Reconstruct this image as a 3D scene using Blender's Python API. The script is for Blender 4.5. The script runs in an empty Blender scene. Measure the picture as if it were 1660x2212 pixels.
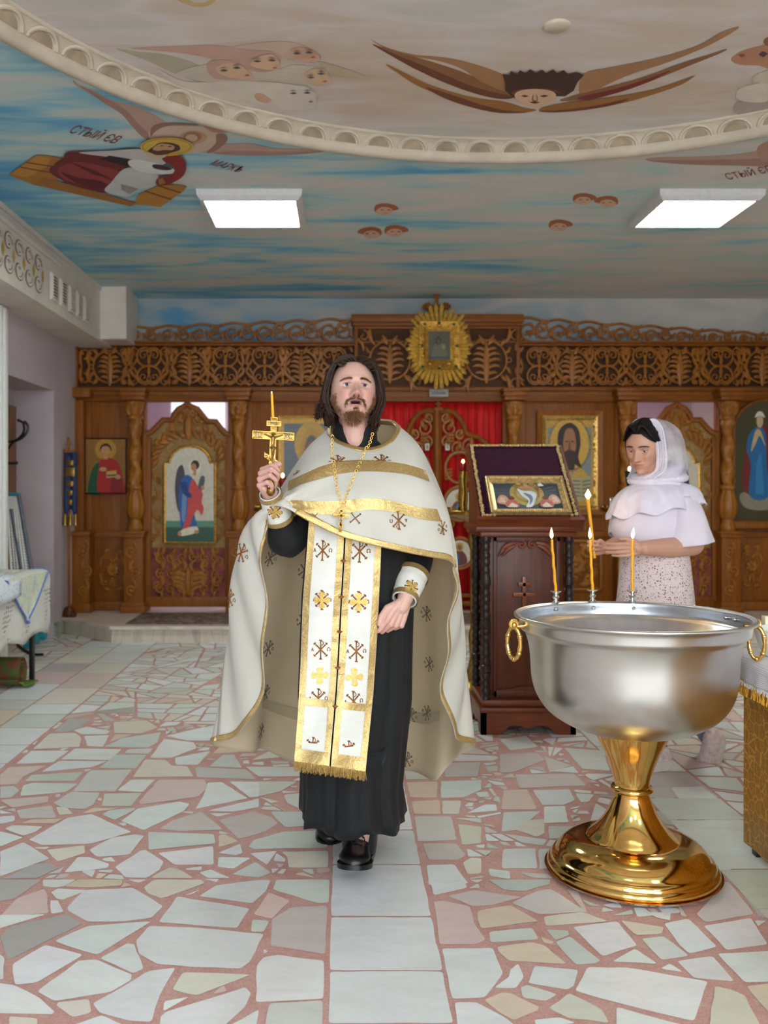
import bpy, bmesh, math, random
import numpy as np
from mathutils import Vector, Matrix, noise as mnoise
from mathutils.bvhtree import BVHTree
from mathutils.geometry import tessellate_polygon
R = random.Random(7)
PI = math.pi
scn = bpy.context.scene
COL = scn.collection
# ------------------------------------------------------------ camera
F, CX, CY, H = 2000.0, 740.0, 1062.0, 1.34
cam_d = bpy.data.cameras.new('camera'); cam = bpy.data.objects.new('camera', cam_d); COL.objects.link(cam)
cam.location = (0, 0, H); cam.rotation_euler = (PI/2, 0, 0)
cam_d.sensor_fit = 'VERTICAL'; cam_d.sensor_height = 36.0; cam_d.sensor_width = 27.0
cam_d.lens = 36.0*F/2212
cam_d.shift_x = (830-CX)/2212; cam_d.shift_y = (CY-1106)/2212
cam_d.clip_start = .05; cam_d.clip_end = 60
cam_d.dof.use_dof = True; cam_d.dof.focus_distance = 3.15; cam_d.dof.aperture_fstop = 3.2
scn.camera = cam
# ------------------------------------------------------------ view, world
scn.view_settings.view_transform = 'Standard'; scn.view_settings.look = 'None'
scn.view_settings.gamma = 1; scn.view_settings.use_curve_mapping = False
scn.view_settings.exposure = 1.22
LAMP = 15.0          # strength of the ceiling fixtures
w = bpy.data.worlds.new('world'); scn.world = w; w.use_nodes = True
w.node_tree.nodes['Background'].inputs[0].default_value = (.6, .7, .8, 1)
w.node_tree.nodes['Background'].inputs[1].default_value = .15

# ------------------------------------------------------------ helpers
def P(px, py, Y): return Vector(((px-CX)*Y/F, Y, H-(py-CY)*Y/F))
def PZ(px, py, z): return P(px, py, (H-z)*F/(py-CY))
def PX(px, py, X): return P(px, py, X*F/(px-CX))
def lin(c):
    return tuple((v/255/12.92 if v/255 <= .04045 else ((v/255+.055)/1.055)**2.4) for v in c[:3])
def lerp(a, b, t): return a+(b-a)*t
def wloc(o):
    v = Vector((0, 0, 0))
    while o is not None: v += o.location; o = o.parent
    return v
def crom(pts, n, closed=False):
    """Catmull-Rom through pts (Vectors or tuples), n samples per span"""
    pts = [Vector(p) for p in pts]; m = len(pts); out = []
    rng = range(m) if closed else range(m-1)
    for i in rng:
        if closed: a, b, c, d = pts[i-1], pts[i], pts[(i+1) % m], pts[(i+2) % m]
        else: a, b, c, d = pts[max(i-1, 0)], pts[i], pts[i+1], pts[min(i+2, m-1)]
        for k in range(n):
            t = k/n
            out.append(.5*((2*b)+(c-a)*t+(2*a-5*b+4*c-d)*t*t+(3*b-a-3*c+d)*t**3))
    if not closed: out.append(pts[-1].copy())
    return out
def interp(tab, x):
    """tab: [(x, v...)] piecewise linear"""
    if x <= tab[0][0]: return tab[0][1:]
    for a, b in zip(tab, tab[1:]):
        if x <= b[0]:
            t = (x-a[0])/(b[0]-a[0]); return tuple(lerp(p, q, t) for p, q in zip(a[1:], b[1:]))
    return tab[-1][1:]

class MB:
    def __init__(s): s.v = []; s.f = []; s.m = []; s.c = []; s.cur = 0; s.col = (1, 1, 1)
    def add(s, vs, fs):
        b = len(s.v); s.v += [tuple(q) for q in vs]
        for f in fs: s.f.append(tuple(i+b for i in f)); s.m.append(s.cur); s.c.append(s.col)
        return s
    def box(s, x0, x1, y0, y1, z0, z1, M=None):
        vs = [Vector((x, y, z)) for z in (z0, z1) for y in (y0, y1) for x in (x0, x1)]
        if M: vs = [M@q for q in vs]
        return s.add(vs, [(0, 2, 3, 1), (4, 5, 7, 6), (0, 1, 5, 4), (2, 6, 7, 3), (0, 4, 6, 2), (1, 3, 7, 5)])
    def bbox(s, x0, x1, y0, y1, z0, z1, b=.004, M=None):
        """bevelled box"""
        b = min(b, (x1-x0)/2.1, (y1-y0)/2.1, (z1-z0)/2.1)
        vs = []; fs = []
        bm = bmesh.new(); bmesh.ops.create_cube(bm, size=1)
        for q in bm.verts: q.co = Vector((lerp(x0, x1, q.co.x+.5), lerp(y0, y1, q.co.y+.5), lerp(z0, z1, q.co.z+.5)))
        bmesh.ops.bevel(bm, geom=bm.edges[:], offset=b, segments=2, affect='EDGES', profile=.6)
        return s.bm(bm, M)
    def bm(s, bm, M=None):
        bm.verts.index_update()
        vs = [(M@q.co if M else q.co.copy()) for q in bm.verts]; fs = [tuple(q.index for q in f.verts) for f in bm.faces]
        bm.free(); return s.add(vs, fs)
    def prism(s, poly, f0, f1):
        """poly list of 2D pts; f0,f1 map (a,b)->Vector for the two faces"""
        n = len(poly); vs = [f0(*p) for p in poly]+[f1(*p) for p in poly]
        tris = tessellate_polygon([[Vector((p[0], p[1], 0)) for p in poly]])
        fs = [tuple(t) for t in tris]+[tuple(i+n for i in reversed(t)) for t in tris]
        fs += [(i, (i+1) % n, (i+1) % n+n, i+n) for i in range(n)]
        return s.add(vs, fs)
    def xz(s, poly, y0, y1): return s.prism(poly, lambda a, b: Vector((a, y0, b)), lambda a, b: Vector((a, y1, b)))
    def yz(s, poly, x0, x1): return s.prism(poly, lambda a, b: Vector((x0, a, b)), lambda a, b: Vector((x1, a, b)))
    def xy(s, poly, z0, z1): return s.prism(poly, lambda a, b: Vector((a, b, z0)), lambda a, b: Vector((a, b, z1)))
    def flat(s, pts):
        tris = tessellate_polygon([[Vector(p) for p in pts]]); return s.add(pts, [tuple(t) for t in tris])
    def loft(s, loops, cap=True, closed=True):
        n = len(loops[0]); vs = [q for L in loops for q in L]; fs = []
        for i in range(len(loops)-1):
            for k in range(n if closed else n-1):
                a, b = i*n+k, i*n+(k+1) % n
                fs.append((a, b, b+n, a+n))
        if cap and closed: fs += [tuple(reversed(range(n))), tuple(range((len(loops)-1)*n, len(loops)*n))]
        return s.add(vs, fs)
    def lathe(s, prof, c=(0, 0, 0), n=32, M=None, mod=None, cap=True):
        """prof [(r,z)]; mod(theta,z)->radius factor"""
        loops = []
        for r, z in prof:
            L = []
            for k in range(n):
                t = 2*PI*k/n; rr = max(r, 1e-4)*(mod(t, z) if mod else 1)
                q = Vector((rr*math.cos(t), rr*math.sin(t), z)); q = (M@q) if M else q+Vector(c); L.append(q)
            loops.append(L)
        return s.loft(loops, cap)
    def tube(s, pts, r, n=8, flat=None, up=None, cap=True):
        """r: number or list; flat: squash factor along 'up' vector"""
        pts = [Vector(p) for p in pts]; m = len(pts)
        if not isinstance(r, (list, tuple)): r = [r]*m
        loops = []; prev = None
        for i, p in enumerate(pts):
            t = (pts[min(i+1, m-1)]-pts[max(i-1, 0)])
            t = t.normalized() if t.length > 1e-9 else Vector((0, 0, 1))
            if up is not None: a = Vector(up)
            elif prev is None: a = Vector((0, 0, 1)) if abs(t.z) < .9 else Vector((1, 0, 0))
            else: a = prev
            b = t.cross(a)
            if b.length < 1e-6: b = t.cross(Vector((1, .3, .2)))
            b.normalize(); a = b.cross(t).normalized(); prev = a
            fz = flat if flat is not None else 1
            loops.append([p+r[i]*(math.cos(2*PI*k/n)*b+fz*math.sin(2*PI*k/n)*a) for k in range(n)])
        return s.loft(loops, cap)
    def sphere(s, c, r, nu=16, nv=10, M=None):
        if not isinstance(r, (list, tuple)): r = (r, r, r)
        loops = []
        for j in range(nv+1):
            f = PI*j/nv; rr = max(math.sin(f), 1e-3)
            L = [Vector((r[0]*rr*math.cos(2*PI*k/nu), r[1]*rr*math.sin(2*PI*k/nu), -r[2]*math.cos(f))) for k in range(nu)]
            loops.append([(M@q if M else q)+Vector(c) for q in L])
        return s.loft(loops)
    def grid(s, G, closed_u=False):
        nu = len(G); nv = len(G[0]); vs = [q for row in G for q in row]; fs = []
        for i in range(nu if closed_u else nu-1):
            for j in range(nv-1):
                a = i*nv+j; b = ((i+1) % nu)*nv+j; fs.append((a, b, b+1, a+1))
        return s.add(vs, fs)
    def bvh(s): return BVHTree.FromPolygons([Vector(q) for q in s.v], s.f)
    def build(s, name, mats, parent=None, loc=None, smooth=True, auto=40, solid=None, sub=0, matrix=None):
        if not isinstance(mats, (list, tuple)): mats = [mats]
        me = bpy.data.meshes.new(name)
        base = wloc(parent) if parent else (Vector(loc) if loc else Vector((0, 0, 0)))
        me.from_pydata([tuple(Vector(q)-base) for q in s.v], [], s.f)
        for m in mats: me.materials.append(m)
        me.polygons.foreach_set('material_index', s.m)
        if any(c != (1, 1, 1) for c in s.c):
            at = me.color_attributes.new('Col', 'FLOAT_COLOR', 'CORNER'); arr = []
            for f, c in zip(s.f, s.c): arr += [c[0], c[1], c[2], 1.0]*len(f)
            at.data.foreach_set('color', arr)
        bm = bmesh.new(); bm.from_mesh(me)
        bmesh.ops.recalc_face_normals(bm, faces=bm.faces); bm.to_mesh(me); bm.free()
        me.validate(); me.update()
        o = bpy.data.objects.new(name, me); COL.objects.link(o)
        if parent: o.parent = parent
        elif loc: o.location = loc
        if smooth:
            me.polygons.foreach_set('use_smooth', [True]*len(me.polygons))
            if auto: me.set_sharp_from_angle(angle=math.radians(auto))
        if solid:
            md = o.modifiers.new('thickness', 'SOLIDIFY'); md.thickness = solid[0]; md.offset = solid[1]
            if len(solid) > 2: md.material_offset = solid[2]; md.material_offset_rim = solid[2]
        if sub:
            md = o.modifiers.new('smooth', 'SUBSURF'); md.levels = sub; md.render_levels = sub
        return o

def tag(o, label=None, cat=None, group=None, kind=None):
    if label: o['label'] = label
    if cat: o['category'] = cat
    if group: o['group'] = group
    if kind: o['kind'] = kind
    return o
def thing(name, loc, label, cat, group=None):
    o = bpy.data.objects.new(name, None); COL.objects.link(o); o.location = loc; o.empty_display_size = .1
    return tag(o, label, cat, group)
def struct(o): o['kind'] = 'structure'; return o
def copy_tree(o, parent=None):
    c = o.copy(); COL.objects.link(c)
    if parent: c.parent = parent
    for ch in list(o.children): copy_tree(ch, c)
    return c

# ------------------------------------------------------------ materials
MATS = {}
def nodes(name):
    m = bpy.data.materials.new(name); m.use_nodes = True; nt = m.node_tree
    return m, nt, nt.nodes['Principled BSDF']
def N(nt, t, **kw):
    n = nt.nodes.new(t)
    for k, v in kw.items():
        if k in n.inputs: n.inputs[k].default_value = v
        else: setattr(n, k, v)
    return n
def c4(c): return (*lin(c), 1)
def coords(nt, scale=(1, 1, 1), rot=(0, 0, 0)):
    tc = N(nt, 'ShaderNodeTexCoord'); mp = N(nt, 'ShaderNodeMapping')
    mp.inputs['Scale'].default_value = scale; mp.inputs['Rotation'].default_value = rot
    nt.links.new(tc.outputs['Object'], mp.inputs[0]); return mp.outputs[0]
def noise(nt, vec, scale, detail=4, rough=.5, dist=0):
    n = N(nt, 'ShaderNodeTexNoise'); n.inputs['Scale'].default_value = scale; n.inputs['Detail'].default_value = detail
    n.inputs['Roughness'].default_value = rough; n.inputs['Distortion'].default_value = dist
    if vec is not None: nt.links.new(vec, n.inputs['Vector'])
    return n.outputs['Fac']
def ramp(nt, fac, stops, interp='LINEAR'):
    r = N(nt, 'ShaderNodeValToRGB'); r.color_ramp.interpolation = interp
    while len(r.color_ramp.elements) < len(stops): r.color_ramp.elements.new(.5)
    for e, (p, c) in zip(r.color_ramp.elements, stops):
        e.position = p; e.color = c4(c) if len(c) == 3 and max(c) > 1.01 or len(c) == 3 else c
    nt.links.new(fac, r.inputs[0]); return r.outputs[0]
def mix(nt, fac, a, b, mode='MIX'):
    m = N(nt, 'ShaderNodeMix', data_type='RGBA', blend_type=mode)
    for i, x in ((6, a), (7, b)):
        if isinstance(x, tuple): m.inputs[i].default_value = x
        else: nt.links.new(x, m.inputs[i])
    if isinstance(fac, (int, float)): m.inputs[0].default_value = fac
    else: nt.links.new(fac, m.inputs[0])
    return m.outputs[2]
def bump(nt, b, h, strength=.3, dist=.01):
    n = N(nt, 'ShaderNodeBump'); n.inputs['Strength'].default_value = strength; n.inputs['Distance'].default_value = dist
    nt.links.new(h, n.inputs['Height']); nt.links.new(n.outputs[0], b.inputs['Normal']); return n
def plain(name, c, rough=.5, metal=0, var=.12, scale=30, bmp=0, spec=.5, coat=0, sheen=0, alpha=1, trans=0):
    m, nt, b = nodes(name)
    v = coords(nt); f = noise(nt, v, scale, 5, .6)
    dk = tuple(x*(1-var) for x in c); lt = tuple(min(255, x*(1+var)) for x in c)
    nt.links.new(ramp(nt, f, [(.3, dk), (.7, lt)]), b.inputs['Base Color'])
    b.inputs['Roughness'].default_value = rough; b.inputs['Metallic'].default_value = metal
    b.inputs['Specular IOR Level'].default_value = spec; b.inputs['Coat Weight'].default_value = coat
    b.inputs['Sheen Weight'].default_value = sheen; b.inputs['Alpha'].default_value = alpha
    b.inputs['Transmission Weight'].default_value = trans
    if bmp: bump(nt, b, noise(nt, v, scale*4, 3), bmp, .002)
    return m
def wood(name, a, b_, rough=.45, axis='z', scale=6, coat=.15):
    m, nt, b = nodes(name); b.inputs['Specular IOR Level'].default_value = .3
    s = {'z': (7, 7, .6), 'x': (.6, 7, 7), 'y': (7, .6, 7)}[axis]
    v = coords(nt, s); f = noise(nt, v, scale, 8, .65, .6)
    g = noise(nt, coords(nt), 1.6, 2)
    base = ramp(nt, f, [(.3, a), (.7, b_)])
    dk = mix(nt, g, base, (*lin(tuple(x*.82 for x in a)), 1)); g2 = mix(nt, .35, base, dk)
    nt.links.new(g2, b.inputs['Base Color']); b.inputs['Roughness'].default_value = rough
    b.inputs['Coat Weight'].default_value = coat; b.inputs['Coat Roughness'].default_value = .3
    bump(nt, b, f, .12, .002); return m
def emis(name, c, s):
    m, nt, b = nodes(name); b.inputs['Base Color'].default_value = c4(c)
    b.inputs['Emission Color'].default_value = c4(c); b.inputs['Emission Strength'].default_value = s; return m
def painted(name, rough=.55, var=.25, scale=14, coat=0, metal=0, bmp=0):
    """paint whose colour comes from the mesh's own painted colours, with brush mottling"""
    m, nt, b = nodes(name); a = N(nt, 'ShaderNodeAttribute', attribute_name='Col')
    f = noise(nt, coords(nt, (1, 1, 1)), scale, 6, .65, .8)
    k = ramp(nt, f, [(.3, (1-var,)*3+(1,)), (.7, (1, 1, 1, 1))])
    nt.links.new(mix(nt, 1.0, a.outputs['Color'], k, 'MULTIPLY'), b.inputs['Base Color'])
    b.inputs['Roughness'].default_value = rough; b.inputs['Coat Weight'].default_value = coat; b.inputs['Metallic'].default_value = metal
    if bmp: bump(nt, b, f, bmp, .004)
    return m
M_OAK = wood('oak', (120, 62, 6), (164, 94, 16), .5, coat=.04)
M_OAKX = wood('oak_across', (114, 58, 6), (158, 90, 16), .5, 'x', coat=.04)
M_CARVE = wood('carved_oak', (130, 72, 12), (186, 118, 36), .4, 'z', 4, .15)
M_OAKDK = wood('frieze_backing', (66, 38, 18), (92, 56, 28), .7, 'x', 4, 0)
M_MAHOG = wood('mahogany', (66, 26, 8), (112, 52, 16), .42, 'z', 5, .12)
M_MAHOGX = wood('mahogany_across', (92, 38, 14), (140, 68, 26), .4, 'x', 5, .15)
M_DKTURN = wood('dark_turned_wood', (34, 20, 16), (52, 32, 24), .35, 'z', 5, .3)
M_GOLD = plain('polished_brass', (228, 186, 108), .09, 1, .04, 20)
M_GOLDR = plain('aged_gold', (146, 114, 60), .30, 1, .25, 60, .3)
M_GILT = plain('gilded_carving', (196, 148, 62), .36, .75, .22, 40, .2)
M_BRASSD = plain('old_brass', (150, 118, 52), .28, 1, .25, 60, .2)
M_PALEG = plain('pale_gilt', (206, 176, 118), .42, .6, .18, 50, .2)
M_CHROME = plain('chrome', (215, 212, 205), .12, 1, .04, 20)
M_BLACK = plain('black_metal', (18, 18, 22), .35, 0, .2)
M_WHITE = plain('white_paint', (226, 224, 220), .5, 0, .03)
M_ICON = painted('icon_paint', .55, .26, 30, .06)
M_MURAL = painted('mural_paint', .75, .16, 5)
M_WAX = plain('yellow_wax', (244, 172, 18), .4, 0, .05, 20, 0, .5)
M_WAX.node_tree.nodes['Principled BSDF'].inputs['Subsurface Weight'].default_value = .25
M_WAX.node_tree.nodes['Principled BSDF'].inputs['Subsurface Radius'].default_value = (.02, .01, .004)
M_FLAME = emis('candle_flame', (255, 196, 110), 26)
M_WICK = plain('wick', (30, 20, 14), .9)
# ============================================================ the room
ZC = 3.30; DCX, DCY, DR = .90, 2.83, 2.60; ZI = 3.372
XL, XR, YB, YN = -2.66, 4.6, 9.40, -3.2
def mat_ceiling(name, stops, sc=(.55, 2.1, 1), inner=False):
    m, nt, b = nodes(name)
    v = coords(nt, sc)
    big = noise(nt, v, 1.0, 3, .5, .8); fine = noise(nt, coords(nt, (.7, 3.2, 2)), 1.6, 5, .5, .9)
    s = N(nt, 'ShaderNodeMath', operation='MULTIPLY_ADD'); nt.links.new(fine, s.inputs[0]); s.inputs[1].default_value = .5
    t = N(nt, 'ShaderNodeMath', operation='MULTIPLY'); nt.links.new(big, t.inputs[0]); t.inputs[1].default_value = .62
    nt.links.new(t.outputs[0], s.inputs[2])
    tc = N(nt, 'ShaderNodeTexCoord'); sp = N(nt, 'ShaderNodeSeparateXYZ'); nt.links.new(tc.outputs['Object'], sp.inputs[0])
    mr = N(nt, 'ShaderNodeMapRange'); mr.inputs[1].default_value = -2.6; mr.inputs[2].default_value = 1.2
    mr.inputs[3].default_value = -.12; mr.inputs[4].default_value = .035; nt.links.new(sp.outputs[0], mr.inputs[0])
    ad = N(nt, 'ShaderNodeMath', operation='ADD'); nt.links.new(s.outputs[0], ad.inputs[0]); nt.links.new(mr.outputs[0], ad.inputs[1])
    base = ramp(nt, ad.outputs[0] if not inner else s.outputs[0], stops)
    nt.links.new(base, b.inputs['Base Color']); b.inputs['Roughness'].default_value = .85
    return m
M_SKY = mat_ceiling('painted_sky', [(.36, (92, 160, 204)), (.46, (138, 190, 206)), (.54, (184, 204, 200)), (.62, (206, 201, 196)), (.72, (214, 206, 200))])
M_SKYB = mat_ceiling('painted_cloud_bank', [(.38, (96, 150, 182)), (.46, (150, 164, 168)), (.56, (178, 174, 168)), (.70, (196, 190, 184))], (.6, 1, 1.6))
M_INNER = mat_ceiling('inner_ceiling_paint', [(.38, (200, 178, 156)), (.5, (206, 190, 176)), (.6, (214, 204, 198)), (.7, (200, 196, 188))], (.5, .8, 1), True)
M_PLASTER = plain('white_plaster', (214, 205, 194), .8, 0, .05, 3, .05)
M_MOULD = plain('moulding_plaster', (198, 184, 164), .7, 0, .06, 6, .05)
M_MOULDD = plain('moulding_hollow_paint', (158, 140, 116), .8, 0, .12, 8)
M_LILAC = plain('lilac_wall', (188, 174, 180), .8, 0, .04, 2, .06)
M_PINKW = plain('pale_pink_wall', (226, 204, 214), .8, 0, .03, 2)
M_WALLB = plain('cream_wall', (220, 210, 196), .8, 0, .04, 2)
# ceiling with its round opening
n = 96; mb = MB()
inner = [Vector((DCX+DR*math.cos(2*PI*k/n), DCY+DR*math.sin(2*PI*k/n), ZC)) for k in range(n)]
def edge_pt(a):
    c, s = math.cos(a), math.sin(a); t = 1e9
    if c > 1e-6: t = min(t, (XR-DCX)/c)
    if c < -1e-6: t = min(t, (-2.9-DCX)/c)
    if s > 1e-6: t = min(t, (YB-DCY)/s)
    if s < -1e-6: t = min(t, (YN-DCY)/s)
    return Vector((DCX+c*t, DCY+s*t, ZC))
angs = sorted([2*PI*k/n for k in range(n)]+[math.atan2(y-DCY, x-DCX) % (2*PI) for x in (-2.9, XR) for y in (YN, YB)])
inn = [Vector((DCX+DR*math.cos(a), DCY+DR*math.sin(a), ZC)) for a in angs]; out = [edge_pt(a) for a in angs]
mb.loft([inn, out, [q+Vector((0, 0, .16)) for q in out], [q+Vector((0, 0, .16)) for q in inn], inn], cap=False)
ceiling = struct(mb.build('ceiling', M_SKY, smooth=False))
mb = MB(); mb.xy([(DCX+(DR+.05)*math.cos(2*PI*k/n), DCY+(DR+.05)*math.sin(2*PI*k/n)) for k in range(n)], ZI, ZI+.05)
mb.build('raised_ceiling_disc', M_INNER, ceiling, smooth=False)
# round cornice: bead, coved frieze with half round hollows
mb = MB()
prof = [(DR+.035, ZC+.001), (DR+.035, ZC-.012), (DR+.02, ZC-.030), (DR-.005, ZC-.036), (DR-.03, ZC-.028), (DR-.042, ZC-.010), (DR-.045, ZC+.004), (DR-.047, ZC+.010),
        (DR-.052, ZC+.026), (DR-.064, ZC+.044), (DR-.080, ZC+.057), (DR-.098, ZC+.064), (DR-.104, ZC+.061), (DR-.112, ZC+.064), (DR-.118, ZI+.001)]
loops = [[Vector((DCX+r*math.cos(2*PI*k/192), DCY+r*math.sin(2*PI*k/192), z)) for k in range(192)] for r, z in prof]
mb.loft(loops, cap=False)
corn = mb.build('ring_cornice', M_MOULD, ceiling)
def cove(a, h):   # point on the cove, h 0..1 upward
    r, z = interp([(0, DR-.047, ZC+.010), (.25, DR-.052, ZC+.026), (.55, DR-.064, ZC+.044), (.8, DR-.080, ZC+.057), (1, DR-.098, ZC+.064)], h)
    return Vector((DCX+r*math.cos(a), DCY+r*math.sin(a), z))
mb = MB(); md = MB(); na = 80; cc = Vector((DCX, DCY, 1.6))
for i in range(na):
    a0 = 2*PI*(i+.5)/na; hw = PI/na*.84
    pts = []
    for k in range(13):
        t = PI*k/12; p = cove(a0+hw*math.cos(t), .02+.93*math.sin(t)); p += (cc-p).normalized()*.004; pts.append(p)
    mb.tube(pts, .010, 6)
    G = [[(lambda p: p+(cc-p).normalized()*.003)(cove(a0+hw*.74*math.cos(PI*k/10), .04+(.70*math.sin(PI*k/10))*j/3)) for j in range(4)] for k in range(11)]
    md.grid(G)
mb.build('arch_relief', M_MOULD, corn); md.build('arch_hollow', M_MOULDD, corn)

# ------------------------------------------------------------ walls
def wallbox(name, m, *a):
    q = MB(); q.box(*a); return struct(q.build(name, m, smooth=False))
mb = MB()  # left wall with a doorway niche
NZ, NY0, NY1, NX = 2.27, 7.26, 8.53, -3.03
mb.box(-3.2, XL, YN, NY0, 0, ZC); mb.box(-3.2, XL, NY1, 12.2, 0, ZC); mb.box(-3.2, XL, NY0, NY1, NZ, ZC); mb.box(-3.2, NX, NY0, NY1, 0, NZ)
wl = struct(mb.build('wall_left', M_LILAC, smooth=False))
wallbox('wall_right', M_WALLB, XR, XR+.15, YN, 12.2, 0, ZC)
wallbox('wall_near', M_WALLB, -3.2, XR+.15, YN-.15, YN, 0, ZC)
wallbox('wall_back', M_SKYB, -3.2, XR+.15, YB, YB+.12, 2.72, ZC+.02)
mb = MB(); mb.box(-3.2, XR+.15, 12.2, 12.35, 0, ZC); mb.box(-3.2, XR+.15, YB+.12, 12.2, ZC, ZC+.1)
struct(mb.build('wall_altar', M_PINKW, smooth=False))
# beam along the left wall, with painted ornament and vents
mb = MB(); mb.box(XL-.02, -2.32, YN, 9.36, 2.785, ZC); mb.box(-2.32, -2.07, 8.86, 9.36, 2.80, ZC)
mb.box(-2.32, -2.305, YN, 8.86, 3.262, ZC); mb.bbox(-2.33, -2.285, YN, 7.55, 3.17, 3.205, .012)
beam = struct(mb.build('trim_beam', M_PLASTER, smooth=False))
M_ORN = plain('ornament_brown', (142, 112, 88), .8); M_ORNW = plain('ornament_white', (214, 206, 204), .8); M_ORNG = plain('ornament_ochre', (198, 150, 52), .7)
mb = MB()
def orn(y0, z0, k):
    def st(pts, r, mat, off):
        mb.cur = mat; mb.tube([Vector((-2.318+off, y0+p[0], z0+p[1])) for p in pts], r, 6, .25, (1, 0, 0))
    for s in (1, -1):
        c = [(.09*math.cos(t)*(1-.10*t), s*(.075+.065*math.sin(t)*(1-.1*t))) for t in [i*.35 for i in range(17)]]
        st(c, .017, 0, .001); st([(p[0]*.86+.003, p[1]) for p in c], .008, 1, .005)
    mb.cur = 2; mb.flat([Vector((-2.314, y0+.105+a, z0+b)) for a, b in ((-.03, 0), (0, .055), (.03, 0), (0, -.055))])
for k in range(9): orn(7.05-.21*k, 3.0, k)
mb.build('painted_ornament', [M_ORN, M_ORNW, M_ORNG], beam)
M_VENTD = plain('vent_shade', (24, 22, 22), .8)
for k, y in enumerate((7.42, 7.66, 7.90, 8.12, 8.34)):
    q = MB(); x = -2.302
    q.bbox(-2.32, x, y-.085, y+.085, 2.865, 3.085, .004); q.bbox(x-.002, x+.006, y-.07, y-.055, 2.88, 3.07, .002)
    fr = q.build('vent_grille', M_PLASTER, beam)
    q = MB(); q.box(x, x+.002, y-.055, y+.055, 2.89, 3.06); q.build('vent_shade_plate', M_VENTD, fr, smooth=False)  # dark plate stands in for the shade inside the vent
    q = MB()
    for j in range(7): q.box(x+.001, x+.01, y-.055, y+.055, 2.892+j*.024, 2.892+j*.024+(.008 if k < 2 else .017))
    q.build('vent_slat', M_PLASTER, fr, smooth=False)
mb = MB(); mb.bbox(XL, XL+.03, 7.14, 7.26, 0, 2.78, .006); mb.bbox(XL+.03, XL+.05, 7.17, 7.23, 0, 2.76, .006)
struct(mb.build('trim_1', M_WHITE))
mb = MB(); mb.bbox(NX, NX+.03, 7.3, 8.52, 0, 2.12, .006)
dn = struct(mb.build('door_1', wood('brown_door', (112, 66, 30), (150, 92, 46), .4)))
M_BASEB = plain('green_marble_skirting', (150, 160, 146), .35, 0, .2, 8)
mb = MB(); mb.box(XL, XL+.025, 5.2, 7.14, 0, .13); mb.box(XL, XL+.025, 8.53, 8.80, 0, .13); struct(mb.build('baseboard_left', M_BASEB, smooth=False))

# ------------------------------------------------------------ floor of broken marble
def mat_floor():
    m, nt, b = nodes('broken_marble'); a = N(nt, 'ShaderNodeAttribute', attribute_name='Col')
    v1 = coords(nt, (1, 2.6, 1), (0, 0, .5)); f = noise(nt, v1, 5.5, 6, .55, .6)
    k = ramp(nt, f, [(.22, (.84, .84, .82, 1)), (.42, (.94, .935, .92, 1)), (.62, (1, 1, 1, 1)), (.80, (.97, .92, .86, 1))])
    c1 = mix(nt, .8, a.outputs['Color'], k, 'MULTIPLY')
    g = noise(nt, coords(nt), 42, 6, .7); k2 = ramp(nt, g, [(.3, (.93, .93, .93, 1)), (.6, (1, 1, 1, 1))])
    nt.links.new(mix(nt, .8, c1, k2, 'MULTIPLY'), b.inputs['Base Color'])
    b.inputs['Roughness'].default_value = .30
    b.inputs['Specular IOR Level'].default_value = .45
    bump(nt, b, noise(nt, coords(nt), 90, 3), .06, .001); return m
M_FLOOR = mat_floor()
def mat_grout():
    m, nt, b = nodes('pink_grout'); f = noise(nt, coords(nt), 9, 8, .7); g = noise(nt, coords(nt), 160, 3, .8)
    c = ramp(nt, f, [(.3, (184, 128, 116)), (.55, (202, 156, 146)), (.75, (210, 172, 164))])
    nt.links.new(mix(nt, .35, c, ramp(nt, g, [(.3, (150, 96, 84)), (.7, (232, 196, 186))])), b.inputs['Base Color'])
    b.inputs['Roughness'].default_value = .8; return m
M_GROUT = mat_grout()
WH, GW, PK, PG, BE, GR, GY, PE = (234, 236, 234), (218, 223, 216), (224, 202, 194), (214, 206, 200), (228, 222, 208), (206, 214, 200), (190, 185, 182), (230, 212, 190)
TR = random.Random(11)
def tint(c):
    j = TR.uniform(-6, 6); return tuple(min(246, x+j+TR.uniform(-3, 3)) for x in c)
def randcol():
    return tint(TR.choices([WH, GW, PK, PG, BE, GR, GY, PE], [9, 5, 2, 3, 3, 1.5, .6, 1])[0])
traced = []
def TT(ox, oy, s, txt):
    for line in txt.strip().split('\n'):
        q = line.split(); c = {'W': WH, 'G': GW, 'K': PK, 'P': PG, 'B': BE, 'R': GR, 'Y': GY, 'E': PE}[q[0]]
        p = [float(v) for v in q[1:]]; poly = []
        for i in range(0, len(p), 2):
            u = PZ(ox+p[i]*s, oy+p[i+1]*s, 0); poly.append((u.x, u.y))
        traced.append((poly, tint(c)))
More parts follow.
